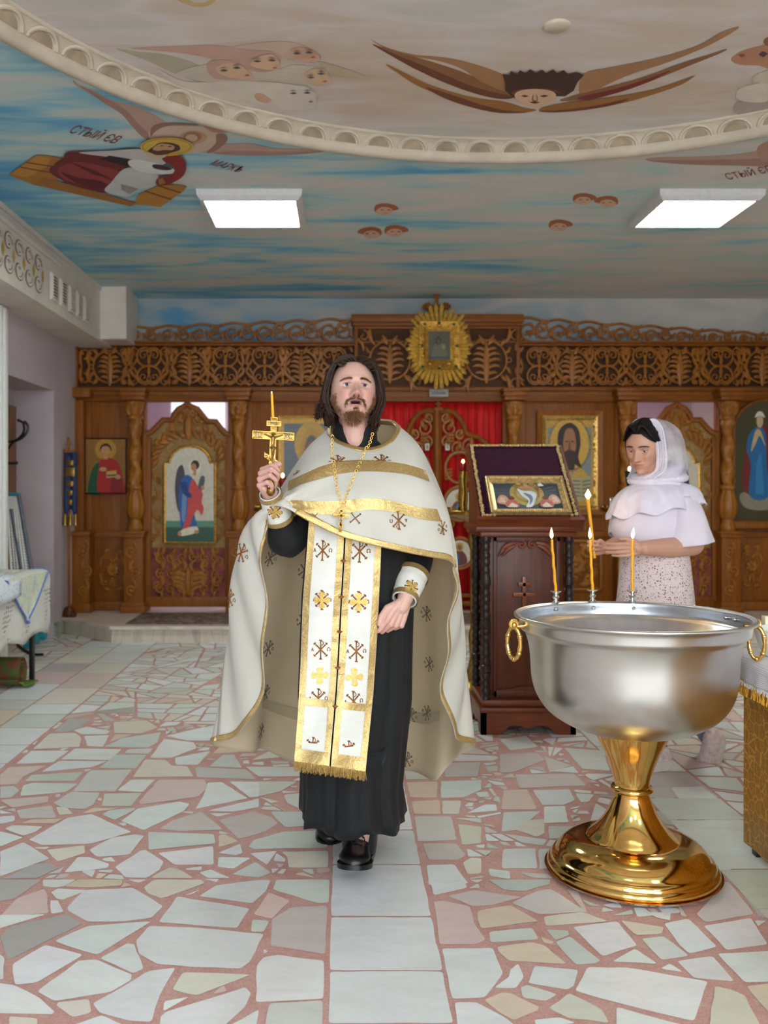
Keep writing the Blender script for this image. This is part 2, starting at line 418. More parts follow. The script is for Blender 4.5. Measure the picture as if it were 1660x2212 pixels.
TT(0, 1900, .5, '''
Y -60 0 183 0 60 85 -60 100
K 0 160 75 80 190 40 205 65 210 145
W 218 90 250 90 275 140 222 148
W 220 55 250 38 380 45 270 88 245 82
G 185 0 330 0 275 30 240 35 185 30
E 275 30 335 0 530 0 525 25 400 35
W 290 120 365 45 575 35 705 115 655 165 540 180 380 182 295 135
W 550 0 635 0 600 15
B 620 35 665 0 870 0 885 15 700 82 640 60
W 800 68 865 42 835 60
W 860 72 935 25 1110 2 1170 2 1150 50 1090 103
G 1180 40 1195 0 1425 0 1420 98 1380 102 1200 50
K 1095 150 1160 55 1255 90 1175 170
W -40 155 200 150 0 210 -40 215
Y 0 245 50 200 290 148 355 190 35 348
W 235 265 380 200 655 180 420 325 350 305
W 685 185 765 72 1080 125 1025 210
G 1090 172 1165 178 1140 225 1085 225
P 1175 170 1260 120 1413 112 1405 322 1170 285
W 588 265 645 200 850 208 1142 235 1080 355 1040 385 830 378 680 365 600 320
W 55 365 195 282 360 325 160 445 65 455 55 400
W 430 340 550 275 580 280 620 385 575 405
W -40 285 20 340 15 430 -40 435
W 160 483 340 350 415 345 570 410 565 435 480 485 235 525
W 400 535 510 475 640 395 760 380 690 500 655 615 560 610 430 575
B 745 475 790 400 1085 410 850 500 800 490
W 1110 370 1140 335 1200 325 1400 350 1398 515 1105 530
W -60 440 60 455 170 510 235 570 225 582 -60 575
B 245 545 250 530 385 515 395 575 315 595
W 710 525 820 505 705 570
W 695 590 720 570 1060 465 1085 490 1060 550 960 640 690 640
W 975 640 1120 560 1105 660
G 1145 640 1165 535 1395 522 1395 690
B 40 590 165 600 155 650 40 650
W 285 640 440 585 560 640
W 1140 300 1160 310 1140 320
''')
TT(830, 1900, .5, '''
W 195 0 345 0 360 35 215 68
G 370 0 430 0 400 15
R 450 0 720 0 715 20 610 50 520 45
P 275 70 390 45 600 75 470 110 380 115
K 215 95 260 92 370 115 390 190 440 260 400 280 240 280
E 405 135 545 110 670 180 420 212 405 170
P 550 100 660 50 720 40 880 140 670 150
B 690 160 860 140 970 180 700 200
G 455 225 640 208 670 258 460 272
R 700 215 795 220 800 240 740 262
G 740 270 805 245 935 350 915 362 830 368
E 490 290 640 270 695 285 790 365 540 352 495 310
W 815 205 1010 180 1095 285 945 332
B 1020 175 1210 205 1200 235 1090 240
G 1110 255 1210 245 1320 330 1200 348
W 1210 190 1315 168 1440 290 1320 320 1275 280
W 985 355 1085 298 1185 365
W 1380 200 1585 165 1660 280 1480 305
W 250 298 470 295 515 405 435 510 295 515
W 545 390 580 362 605 420 570 470 475 468 540 420
W 625 445 650 372 840 390 820 460 790 475 640 450
G 590 465 620 455 750 495 700 525 600 510
E 430 520 510 488 545 490 670 550 665 565 560 608 500 575
W 305 530 400 530 530 600 600 660 320 660
W 825 480 880 378 1050 380 1400 440 1340 612 1000 530
W 1195 385 1235 362 1295 400
W 1265 352 1420 330 1515 440 1340 425
W 1440 320 1700 305 1700 440 1560 445
B 710 555 800 490 940 560 975 620 870 605 800 600
W 650 605 760 595 830 620 660 640
W 1005 550 1340 640 1005 660
B 1400 660 1430 460 1500 475 1560 500 1640 660
E 1565 460 1700 445 1700 620
P 1350 150 1430 60 1450 15 1490 10 1600 150 1390 185
Y 1535 40 1700 45 1700 175 1620 160
''')
TT(0, 1340, .33735, '''
W 0 1480 150 1420 320 1525 0 1640
Y 60 1640 190 1570 300 1550 380 1585 240 1650 0 1655
B 300 1470 340 1465 540 1440 545 1490 370 1545 330 1510
W 410 1615 500 1515 570 1515 700 1560 690 1585 580 1600
W 570 1470 720 1390 870 1370 925 1380 830 1500 620 1515
W 735 1580 900 1475 930 1470 1050 1545 1020 1600 940 1650 800 1645
W 185 1405 430 1265 585 1240 845 1355 580 1430 270 1440
W 30 1335 80 1312 275 1320 230 1355 150 1380
W 0 1350 150 1390 0 1450
E 130 1300 200 1275 400 1270 350 1300
P 105 1215 330 1185 360 1265 130 1270
B 360 1195 430 1200 470 1240 380 1248
W 0 1255 95 1250 95 1285 0 1305
W 0 1215 85 1235 0 1240
K 0 1150 310 1125 310 1165 80 1200
E 525 1235 600 1200 760 1205 580 1232
G 655 1245 700 1215 870 1200 860 1215 735 1280
W 775 1285 880 1205 1150 1160 1215 1175 1180 1220 920 1345
P 1020 1335 1110 1280 1290 1225 1430 1340 1150 1350
G 950 1355 1370 1370 1380 1430 950 1470
W 1010 1490 1365 1445 1370 1565 1120 1565
E 1400 1380 1440 1370 1530 1415 1400 1455
W 1395 1490 1540 1430 1555 1490 1510 1505
W 1400 1515 1610 1520 1500 1590 1395 1580
W 1275 1615 1350 1595 1480 1650 1330 1650
W 1185 1590 1295 1575 1290 1600 1200 1600
B 960 1650 1090 1580 1160 1600 1240 1650
W 1325 1220 1660 1140 1660 1195 1500 1225
W 1340 1235 1490 1235 1390 1258
W 1250 1210 1300 1130 1330 1040 1420 1035 1590 1140
W 1470 1035 1660 1035 1660 1130 1600 1135
K 890 1160 1020 1020 1310 1020 1330 1070 1270 1130 900 1180
G 650 1190 670 1110 910 1105 870 1150 840 1190
G 340 1170 460 1095 640 1105 600 1180 540 1210 400 1200
G 130 1125 150 1055 210 1040 500 1045 420 1100
G 465 1095 580 960 845 955 740 1095
W 750 1090 840 1020 995 1020 915 1100
R 160 1030 200 990 540 970 480 1030
G 0 1065 90 1060 125 1090 70 1135 0 1140
K 0 990 60 940 300 930 250 955 150 1000 110 1050 0 1055
W 265 970 380 900 690 900 590 940
R 635 945 740 860 940 860 870 950
W 100 920 200 835 440 835 340 910
W 390 890 480 820 780 825 700 895
G 795 850 820 825 980 820 950 855
B 850 1005 930 890 1060 895 1100 930 1200 935 1240 1000
P 1250 950 1260 940 1580 955 1640 1020 1260 1005
W 960 880 1050 760 1240 780 1260 820 1100 880
W 1120 880 1350 835 1270 925 1130 925
G 1340 935 1430 860 1500 860 1550 945
B 210 825 320 725 480 720 520 750 510 810
W 540 740 700 735 660 810 560 805
G 670 810 780 755 1030 715 1010 780 950 815
E 700 780 740 730 850 730
B 730 650 940 640 1010 685 900 725 730 720
W 470 705 560 680 710 710 680 730 520 730
Y 345 715 440 630 590 630 510 690 420 715
W 1060 740 1280 690 1380 670 1370 770 1200 770
''')
TT(440, 1200, .3614, '''
P 90 1580 300 1530 400 1560 445 1600 370 1650 210 1695
G 400 1530 590 1530 720 1590 720 1610 490 1625 440 1580
G 270 1740 300 1700 480 1650 740 1640 740 1745 300 1755
B 465 1770 745 1765 745 1865 510 1865 500 1800
W 275 1780 440 1765 380 1850
G 170 1905 310 1830 405 1895 330 1925
W 95 1800 240 1810 190 1860 100 1850
G 150 1350 560 1350 460 1410 330 1440
G 480 1430 590 1420 590 1520 500 1480
W 250 1262 590 1265 590 1320 330 1322
E 1215 1355 1400 1350 1395 1450 1235 1445
G 1420 1350 1660 1340 1660 1400 1560 1445 1420 1450
E 1245 1470 1410 1460 1420 1545 1260 1545
B 1425 1465 1540 1465 1530 1545 1430 1545
P 1260 1560 1480 1560 1515 1700 1280 1710
G 1500 1570 1660 1570 1660 1600
B 1520 1605 1660 1620 1660 1720 1545 1730
P 1310 1720 1510 1720 1570 1790 1520 1820 1350 1820
W 1335 1850 1500 1845 1585 1960 1345 1970
B 1550 1835 1600 1805 1660 1810 1660 1900 1580 1905
G 1200 1280 1400 1275 1405 1335 1210 1340
P 1440 1240 1660 1235 1640 1320 1445 1325
''')
TT(1080, 1120, .3978, '''
K 20 1475 150 1470 200 1570 190 1580 10 1580
G 20 1595 225 1590 100 1690 10 1700
W 180 1475 380 1470 410 1530 350 1555 230 1555
W 240 1565 355 1560 375 1650 240 1655
B 85 1690 150 1640 240 1630 245 1710 200 1730
G 265 1670 400 1670 420 1725 270 1740
P 85 1390 400 1385 470 1450 110 1465
P 240 1290 390 1340 270 1380
W 270 1372 400 1345 430 1383
G 350 1245 560 1260 600 1370 450 1360
G 0 1200 140 1180 210 1240 60 1260
P 0 1280 200 1270 250 1310 70 1380 0 1380
P 820 1460 920 1460 980 1580 870 1570
W 930 1460 1100 1455 1260 1580 1030 1590
P 840 1590 910 1590 1000 1670 900 1660
P 915 1590 1010 1600 1090 1660 1060 1660
K 1080 1600 1260 1595 1320 1650 1320 1735 1200 1730
W 1040 1670 1070 1665 1150 1720 1130 1735 1080 1735
G 940 1690 1000 1690 1040 1720
G 960 1745 1200 1755 1210 1800 1000 1795
G 1240 1765 1320 1760 1320 1840 1220 1810
W 1080 1830 1160 1840 1300 1890 1180 1930
G 20 1795 195 1790 205 1900 10 1900
G 210 1795 290 1790 260 1900 215 1905
P 100 1920 260 1930 290 1955 180 1950
''')
def in_poly(x, y, poly):
    r = False; j = len(poly)-1
    for i in range(len(poly)):
        xi, yi = poly[i]; xj, yj = poly[j]
        if (yi > y) != (yj > y) and x < (xj-xi)*(y-yi)/(yj-yi)+xi: r = not r
        j = i
    return r
tb = [(min(p[0] for p in q), max(p[0] for p in q), min(p[1] for p in q), max(p[1] for p in q), q) for q, c in traced]
def clash(poly):
    cx = sum(p[0] for p in poly)/len(poly); cy = sum(p[1] for p in poly)/len(poly)
    pts = [(cx, cy)]+poly+[((a[0]+b[0])/2, (a[1]+b[1])/2) for a, b in zip(poly, poly[1:]+poly[:1])]
    x0 = min(p[0] for p in poly); x1 = max(p[0] for p in poly); y0 = min(p[1] for p in poly); y1 = max(p[1] for p in poly)
    for a0, a1, b0, b1, q in tb:
        if a1 < x0 or a0 > x1 or b1 < y0 or b0 > y1: continue
        if any(in_poly(px, py, q) for px, py in pts): return True
        if any(in_poly(px, py, poly) for px, py in q): return True
    return False
def area(p): return abs(sum(a[0]*b[1]-b[0]*a[1] for a, b in zip(p, p[1:]+p[:1])))/2
def split(poly, tgt, out):
    A = area(poly)
    if A < tgt*TR.uniform(.55, 1.7): out.append(poly); return
    cx = sum(p[0] for p in poly)/len(poly); cy = sum(p[1] for p in poly)/len(poly)
    xs = [p[0] for p in poly]; ys = [p[1] for p in poly]
    base = 0 if (max(ys)-min(ys)) > (max(xs)-min(xs)) else PI/2
    a = base+TR.gauss(0, .42); nx, ny = -math.sin(a), math.cos(a)
    cx += TR.uniform(-.2, .2)*(max(xs)-min(xs)); cy += TR.uniform(-.2, .2)*(max(ys)-min(ys))
    A1, A2 = [], []
    for p, q in zip(poly, poly[1:]+poly[:1]):
        dp = (p[0]-cx)*nx+(p[1]-cy)*ny; dq = (q[0]-cx)*nx+(q[1]-cy)*ny
        (A1 if dp >= 0 else A2).append(p)
        if dp*dq < 0:
            t = dp/(dp-dq); m = (p[0]+(q[0]-p[0])*t, p[1]+(q[1]-p[1])*t); A1.append(m); A2.append(m)
    if len(A1) < 3 or len(A2) < 3 or min(area(A1), area(A2)) < .12*A: return split(poly, tgt, out)
    split(A1, tgt, out); split(A2, tgt, out)
def shrink(poly, g):
    cx = sum(p[0] for p in poly)/len(poly); cy = sum(p[1] for p in poly)/len(poly); n = len(poly)
    if sum(a[0]*b[1]-b[0]*a[1] for a, b in zip(poly, poly[1:]+poly[:1])) < 0: poly = poly[::-1]
    L = []
    for a, b in zip(poly, poly[1:]+poly[:1]):
        d = Vector((b[0]-a[0], b[1]-a[1])); l = d.length
        if l < 1e-5: continue
        nrm = Vector((-d.y, d.x))/l; gg = g*TR.uniform(.6, 1.5); L.append((Vector(a)+nrm*gg, d/l))
    out = []
    for (p, d), (q, e) in zip(L[-1:]+L[:-1], L):
        den = d.x*e.y-d.y*e.x
        if abs(den) < 1e-3: out.append((q.x, q.y)); continue
        t = ((q.x-p.x)*e.y-(q.y-p.y)*e.x)/den; u = p+d*t; out.append((u.x, u.y))
    if len(out) < 3 or area(out) < .0006: return None
    s = sum(a[0]*b[1]-b[0]*a[1] for a, b in zip(out, out[1:]+out[:1]))
    if s <= 0 or any(not in_poly(lerp(p[0], cx, .15), lerp(p[1], cy, .15), poly) for p in out): return None
    return out
STR = [(-2.27, -1.955), (-1.955, -1.65), (-.04, .285), (1.33, 1.655), (2.9, 3.2)]
tiles = list(traced)
def rects(x0, x1, ys):
    for a, b in zip(ys, ys[1:]):
        g = .004; tiles.append(([(x0+.005, a+g), (x1-.005, a+g+TR.uniform(-.002, .002)), (x1-.005, b-g), (x0+.005, b-g)], randcol()))
rects(-.04, .285, [-1, -.6, -.2, .2, .6, 1.0, 1.4, 1.75, 2.05, 2.33, 2.589, 2.919, 3.325, 3.666, 4.23, 4.6, 5.0, 5.35, 5.8, 6.2, 6.6, 7.1, 7.5, 8.2])
for x0, x1 in STR[:2]+STR[3:]:
    ys = [-1]
    while ys[-1] < 8.2: ys.append(ys[-1]+TR.uniform(.26, .5))
    rects(x0, x1, ys)
bands = [(-3.1, -2.27), (-1.65, -.04), (.285, 1.33), (1.655, 2.9), (3.2, 4.6)]
for x0, x1 in bands:
    y = -1.2
    while y < 8.7:
        out = []; split([(x0, y), (x1, y), (x1, y+1.65), (x0, y+1.65)], .028, out)
        for p in out:
            q = shrink(p, .0075)
            if q and not clash(q): tiles.append((q, randcol()))
        y += 1.65
# smaller chips fill the gaps between the traced slabs and the rest
for tgt in (.011, .005, .0022):
    tb = [(min(p[0] for p in q), max(p[0] for p in q), min(p[1] for p in q), max(p[1] for p in q), q) for q, c in tiles if 1.9 < sum(p[1] for p in q)/len(q) < 6.6]
    new = []
    for x0, x1 in bands[1:4]:
        out = []; split([(x0, 2.2), (x1, 2.2), (x1, 6.2), (x0, 6.2)], tgt, out)
        for p in out:
            q = shrink(p, .005)
            if q and not clash(q): new.append((q, randcol()))
    tiles += new
mb = MB(); mb.cur = 1
mb.box(-3.2, 4.75, YN, 12.2, -.12, -.0015); mb.cur = 0
def rough(poly):
    out = []
    n = len(poly)
    for i in range(n):
        a, b, c = Vector(poly[i-1]), Vector(poly[i]), Vector(poly[(i+1) % n])
        la, lc = (a-b).length, (c-b).length; r = min(.012, la*.22, lc*.22)
        if la < 1e-4 or lc < 1e-4: continue
        out += [b+(a-b)/la*r, b+((a-b)/la+(c-b)/lc)*r*.22, b+(c-b)/lc*r]
        k = int(lc/.05)
        for j in range(1, k):
            q = b.lerp(c, j/k); nn = Vector((-(c-b).y, (c-b).x))/lc; out.append(q+nn*TR.uniform(-.0022, .0022))
    return out
for k, (poly, c) in enumerate(tiles):
    if min(p[1] for p in poly) > 9.3: continue
    rp = rough([tuple(p) for p in poly]) if len(poly) != 4 or area(poly) < .5 else [Vector(p) for p in poly]
    mb.col = lin(c); z = TR.uniform(0, .0004)
    try: mb.flat([(p[0], p[1], z) for p in rp])
    except Exception: pass
mb.col = (.9, .5, .45)
floor = struct(mb.build('floor', [M_FLOOR, M_GROUT], smooth=False))
# marble platform under the icon screen
M_STEP = plain('step_marble', (214, 200, 186), .3, 0, .1, 5)
def mat_stepfront():
    m, nt, b = nodes('veined_step_front'); f = noise(nt, coords(nt, (9, 9, 1.2), (0, .35, 0)), 1.6, 6, .6, 1)
    nt.links.new(ramp(nt, f, [(.3, (186, 168, 152)), (.5, (216, 204, 190)), (.7, (206, 184, 162))]), b.inputs['Base Color'])
    b.inputs['Roughness'].default_value = .3; return m
M_STEPF = mat_stepfront()
mb = MB(); foot = [(XL, 8.80), (-2.05, 8.22), (4.6, 8.22), (4.6, 12.2), (XL, 12.2)]
mb.xy(foot, 0, .12); mb.cur = 1; mb.xy([(XL, 8.76), (-2.06, 8.185), (4.6, 8.185), (4.6, 12.2), (XL, 12.2)], .12, .15)
platform = struct(mb.build('floor_platform', [M_STEPF, M_STEP], smooth=False))
def mat_rug(name, a, b_, c_):
    m, nt, b = nodes(name); v = N(nt, 'ShaderNodeTexVoronoi'); v.inputs['Scale'].default_value = 16; nt.links.new(coords(nt), v.inputs['Vector'])
    nt.links.new(ramp(nt, v.outputs['Distance'], [(.1, a), (.4, b_), (.6, c_)]), b.inputs['Base Color']); b.inputs['Roughness'].default_value = .95; return m
M_RUG = mat_rug('patterned_rug', (110, 76, 72), (92, 70, 66), (140, 116, 104))
for nm, x0, x1, lab in (('altar_rug', -1.95, -.55, 'brown patterned rug on the platform before the left side door'), ('altar_rug', .2, 3.4, 'brown patterned rug on the platform before the central doors')):
    mb = MB(); mb.bbox(x0, x1, 8.3, 9.05, .15, .158, .003); tag(mb.build(nm, M_RUG, loc=((x0+x1)/2, 8.7, .15)), lab, 'rug')

# ------------------------------------------------------------ ceiling light fixtures
M_HOUS = plain('fixture_housing', (206, 202, 200), .5, 0, .03)
M_LIT = emis('lit_fluorescent', (240, 252, 246), LAMP)
M_LOUV = plain('fixture_louvre', (235, 238, 242), .3, 0, .03); 
M_LOUV.node_tree.nodes['Principled BSDF'].inputs['Emission Color'].default_value = (.9, .95, 1, 1); M_LOUV.node_tree.nodes['Principled BSDF'].inputs['Emission Strength'].default_value = .2
def fixture(x, y, label):
    z = ZC; h = .31; t = thing('ceiling_light', (x, y, z), label, 'ceiling light', 'fluorescent ceiling fixtures')
    q = MB(); L = []
    for s, zz in ((h+.035, z), (h+.03, z-.04), (h+.006, z-.066), (h-.012, z-.066), (h-.012, z-.03)):
        L.append([Vector((x+a*s, y+b*s, zz)) for a, b in ((-1, -1), (1, -1), (1, 1), (-1, 1))])
    q.loft(L, cap=False); q.box(x-h, x+h, y-h, y+h, z-.03, z-.001); q.build('housing', M_HOUS, t, smooth=False)
    q = MB(); q.box(x-h+.014, x+h-.014, y-h+.014, y+h-.014, z-.044, z-.034); q.build('lit_tubes', M_LIT, t, smooth=False)
    q = MB()
    for k in range(1, 4): q.box(x-h+.012+k*.149-.002, x-h+.012+k*.149+.002, y-h+.012, y+h-.012, z-.064, z-.046)
    for k in range(1, 8): q.box(x-h+.012, x+h-.012, y-h+.012+k*.0745-.001, y-h+.012+k*.0745+.001, z-.062, z-.048)
    q.build('louvre', M_LOUV, t, smooth=False)
fixture(-.605, 6.335, 'square fluorescent ceiling light above the left side of the hall')
fixture(2.40, 6.335, 'square fluorescent ceiling light near the right edge of the painted ceiling')
fixture(-.605, -.75, 'square fluorescent ceiling light behind the camera on the left')
fixture(2.40, -.75, 'square fluorescent ceiling light behind the camera on the right')
fixture(.90, -1.6, 'added square ceiling light behind the camera in the middle, unseen, for more front light')  # extra fixture added out of view for more light from the front
mb = MB(); mb.box(-2.3, 3.6, YN, YN+.02, .9, 2.9); struct(mb.build('added_fill_panel', emis('added_fill_glow', (228, 240, 250), 3.6), smooth=False))  # added glowing panel behind the camera, an assumed window for front light
q = MB(); q.box(-.6, 2.4, 10.7, 10.95, ZC-.05, ZC-.01)
tag(q.build('added_altar_lamp', emis('added_altar_glow', (240, 240, 255), 10), loc=(0, 10.8, ZC-.05), smooth=False), 'added strip lamp, unseen, on the ceiling of the altar room behind the icon screen', 'ceiling light')  # lamp added out of view to light the altar room
# window of the altar room
mb = MB(); mb.box(-2.25, -1.55, 12.17, 12.2, 1.9, 3.1); struct(mb.build('window_1', emis('bright_window', (235, 240, 255), .5), smooth=False))
# junction cover in the raised ceiling
c = PZ(1203, 55, ZI); mb = MB()
mb.lathe([(.001, -.012), (.05, -.012), (.058, -.006), (.06, 0)], (c.x, c.y, ZI), 28); mb.lathe([(.006, -.016), (.004, -.012)], (c.x-.045, c.y, ZI), 8)
tag(mb.build('ceiling_cover_plate', M_MOULD, loc=(c.x, c.y, ZI)), 'small round white cover plate on the ceiling above the winged head', 'cover plate')
# ============================================================ carved icon screen (iconostasis)
YI = 9.30
def I(px, py, Y=YI): return P(px, py, Y)
def ix(px, Y=YI): return (px-CX)*Y/F
def iz(py, Y=YI): return H-(py-CY)*Y/F
def stroke(mb, pts, r, Y, dep=.5, n=6):
    """rounded relief stroke following (x,z) points in the screen plane"""
    if not isinstance(r, (list, tuple)):
        m = len(pts); r = [r*(.55+.45*math.sin(PI*min(1, (i+1)/(m*.35+1))/2)) for i in range(m)]
    mb.tube([Vector((p[0], Y, p[1])) for p in pts], r, n, dep, (0, 1, 0))
def spiral(cx, cz, r, a0, turns, sg, k=22, end=.22):
    return [(cx+(r*(1-(1-end)*t))*math.cos(a0+sg*2*PI*turns*t), cz+(r*(1-(1-end)*t))*math.sin(a0+sg*2*PI*turns*t)) for t in [i/(k-1) for i in range(k)]]
def scroll(mb, cx, cz, r, a0, turns, sg, w, Y, dep=.6, k=22):
    p = spiral(cx, cz, r, a0, turns, sg, k); m = len(p)
    stroke(mb, p, [w*(1-.45*i/m) for i in range(m)], Y, dep)
    mb.sphere((p[-1][0], Y, p[-1][1]), (w*1.35, w*dep*1.4, w*1.35), 8, 5)
def leaf(mb, x, z, a, L, w, Y, curl=.8, dep=.5, k=8):
    pts = []; px, pz = x, z
    for i in range(k):
        pts.append((px, pz)); aa = a+curl*i/(k-1); px += L/k*math.cos(aa); pz += L/k*math.sin(aa)
    stroke(mb, pts, [max(.12, math.sin(PI*(.08+.9*i/(k-1)))**.8)*w for i in range(k)], Y, dep)
def palmette(mb, cx, cz, R_, Y):
    stroke(mb, [(cx+R_*math.cos(2*PI*i/30), cz+R_*.98*math.sin(2*PI*i/30)) for i in range(31)], [.011]*31, Y, .7)
    leaf(mb, cx, cz-R_*1.15, PI/2, R_*2.3, .034, Y-.004, 0, .35, 10)
    for s in (1, -1):
        for j in range(5):
            zz = cz-R_*.75+j*R_*.30; L = R_*(.62, .80, .85, .78, .6)[j]
            leaf(mb, cx+s*.012, zz, PI/2-s*.75, L, .018, Y-.006, -s*1.5, .6)
        leaf(mb, cx+s*.02, cz+R_*.75, PI/2-s*.5, R_*.55, .02, Y-.006, s*-1.2, .6)
        leaf(mb, cx+s*.02, cz+R_*.95, PI/2-s*1.1, R_*.5, .017, Y, s*.9, .6)
        for j in (1, -1):
            leaf(mb, cx+s*R_*.75, cz+j*R_*.72, j*PI/2-s*j*.35, R_*.55, .02, Y, -s*j*1.1, .5)
            leaf(mb, cx+s*R_*.95, cz+j*R_*.35, (PI if s < 0 else 0)+j*s*.5, R_*.5, .018, Y, j*s*1.1, .5)
        stroke(mb, [(cx+s*(R_+.024)+.022*math.cos(2*PI*i/12), cz+.022*math.sin(2*PI*i/12)) for i in range(13)], [.008]*13, Y, .7)
def dscroll(mb, cx, cz, r, Y, hh):
    for s in (1, -1):
        c = cz+s*hh*.27
        for q in (1, -1):
            scroll(mb, cx+q*r*.18, c, r*.95, PI/2*(-s)+q*.1, .86, q*s, .0125, Y)
            leaf(mb, cx, c+s*r*.15, s*PI/2-q*s*.7, r*.85, .013, Y-.003, -q*s*1.6, .6)
            scroll(mb, cx+q*r*.42, c-s*r*.05, r*.36, PI*.5*s, .9, -q*s, .009, Y-.002, .6, 14)
        leaf(mb, cx, cz+s*.01, s*PI/2, hh*.24, .018, Y-.006, 0, .5)
    for q in (1, -1):
        for s in (1, -1):
            leaf(mb, cx+q*r*1.25, cz, (0 if q > 0 else PI)+s*q*.9, r*.8, .016, Y, s*q*1.1, .5)
            leaf(mb, cx+q*r*1.15, cz+s*hh*.45, (0 if q > 0 else PI)-s*q*.5, r*.7, .016, Y, -s*q*1.2, .5)
    mb.sphere((cx, Y-.006, cz), (.02, .012, .02), 8, 6)
scr = thing('iconostasis', (ix(944), YI, .15), 'wide carved oak icon screen with twisted columns across the back of the hall', 'icon screen')
XE = XR-.03
# base, lintel, cornice
mb = MB(); zt, zb = iz(868), iz(842)
def oak_bar(x0, x1, y0, z0, z1): mb.bbox(x0, x1, y0, YI+.08, z0, z1, .006)
oak_bar(ix(158), XE, 9.24, zt, zb); oak_bar(ix(157), XE, 9.20, iz(846), iz(838)); oak_bar(ix(158), XE, 9.225, iz(864), iz(859))
mb.build('lintel', M_OAKX, scr)
mb = MB()
for k in range(330):
    x = ix(160)+k*(XE-ix(160))/330; mb.bbox(x, x+.011, 9.228, 9.25, iz(853), iz(848), .002)
mb.build('bead_moulding', M_CARVE, scr)
mb = MB(); oak_bar(ix(160), XE, 9.20, iz(744), iz(739)); oak_bar(ix(160), XE, 9.23, iz(749), iz(744)); mb.bbox(ix(160), ix(172), 9.22, 9.38, iz(838), iz(744), .004)
mb.build('upper_cornice', M_OAKX, scr)
mb = MB(); mb.box(ix(160), XE, 9.345, 9.36, iz(842), iz(742)); mb.build('frieze_backing', M_OAKDK, scr, smooth=False)
# frieze carving
Yf = 9.285; zc = iz(791.5); hh = iz(745)-iz(838)
seq = [(237, 'P'), (322, 'S'), (409, 'P'), (487, 'S'), (572, 'S'), (651, 'P'), (722, 'S'), (1165, 'S'), (1237, 'P'), (1312, 'S'), (1394, 'S'), (1470, 'P'), (1558, 'S'), (1648, 'P'), (1725, 'S')]
for px, k in seq:
    mb = MB()
    if k == 'P': palmette(mb, ix(px, Yf), zc-.005, .165, Yf)
    else: dscroll(mb, ix(px, Yf), zc, .128, Yf, hh)
    mb.build('carved_palmette' if k == 'P' else 'carved_double_scroll', M_CARVE, scr)
xs_ = [p for p, k in seq]
for a, b in zip(xs_, xs_[1:]):
    if b-a > 150: continue
    mb = MB(); x = ix((a+b)/2, Yf)
    for s in (1, -1):
        leaf(mb, x, zc+s*.03, s*PI/2-.5, .2, .02, Yf+.004, s*.9, .6); leaf(mb, x, zc+s*.03, s*PI/2+.5, .2, .02, Yf+.004, -s*.9, .6)
        for q in (1, -1): scroll(mb, x+q*.05, zc+s*.155, .04, -s*PI/2, 1, q*s, .009, Yf+.004); leaf(mb, x+q*.02, zc, (0 if q > 0 else PI)+q*s*.7, .12, .014, Yf+.006, q*s*.7)
        leaf(mb, x, zc+s*.11, s*PI/2, .1, .018, Yf, 0, .6)
    stroke(mb, [(x+.028*math.cos(2*PI*i/14), zc+.028*math.sin(2*PI*i/14)) for i in range(15)], [.008]*15, Yf, .7); mb.build('carved_tendrils', M_CARVE, scr)
mb = MB()
for px in (178, 195): # left end
    for s in (1, -1):
        leaf(mb, ix(px), zc, PI/2*s+.4*s, .2, .02, Yf, -.9*s, .5); scroll(mb, ix(px)+.02, zc+s*.13, .06, -s*PI/2, .8, s, .011, Yf)
mb.build('carved_sprigs', M_CARVE, scr)
# raised centre block
Yc = 9.16; mb = MB(); x0, x1 = ix(766, Yc), ix(1124, Yc)
mb.bbox(x0-.03, x1+.03, Yc-.05, 9.38, iz(697, Yc), iz(680, Yc), .01); mb.bbox(x0-.015, x1+.015, Yc-.03, 9.38, iz(704, Yc), iz(697, Yc), .006)
mb.bbox(x0, x1, Yc, 9.38, iz(710, Yc), iz(704, Yc), .004)
for a in (x0, x1-.035): mb.bbox(a, a+.035, Yc, 9.38, iz(842, Yc), iz(708, Yc), .005)
mb.build('centre_block_frame', M_OAKX, scr)
mb = MB(); mb.box(x0+.02, x1-.02, Yc+.05, Yc+.06, iz(842, Yc), iz(708, Yc)); mb.build('centre_block_backing', M_OAKDK, scr, smooth=False)
zcc = iz(775, Yc)
for px in (843, 1052):
    mb = MB()
    palmette(mb, ix(px, Yc), zcc-.01, .2, Yc+.02)
    for s in (1, -1):
        for j in (1, -1):
            leaf(mb, ix(px)+s*.17, zcc+j*.16, j*PI/2-j*s*.6, .2, .022, Yc+.02, j*s*1.0, .5); leaf(mb, ix(px)+s*.27, zcc+j*.08, j*PI/2, .2, .018, Yc+.02, -j*s*1.3, .5)
            scroll(mb, ix(px)+s*.27, zcc+j*.23, .06, PI/2*j, .9, s*j, .011, Yc+.02)
    mb.build('centre_block_carving', M_CARVE, scr)
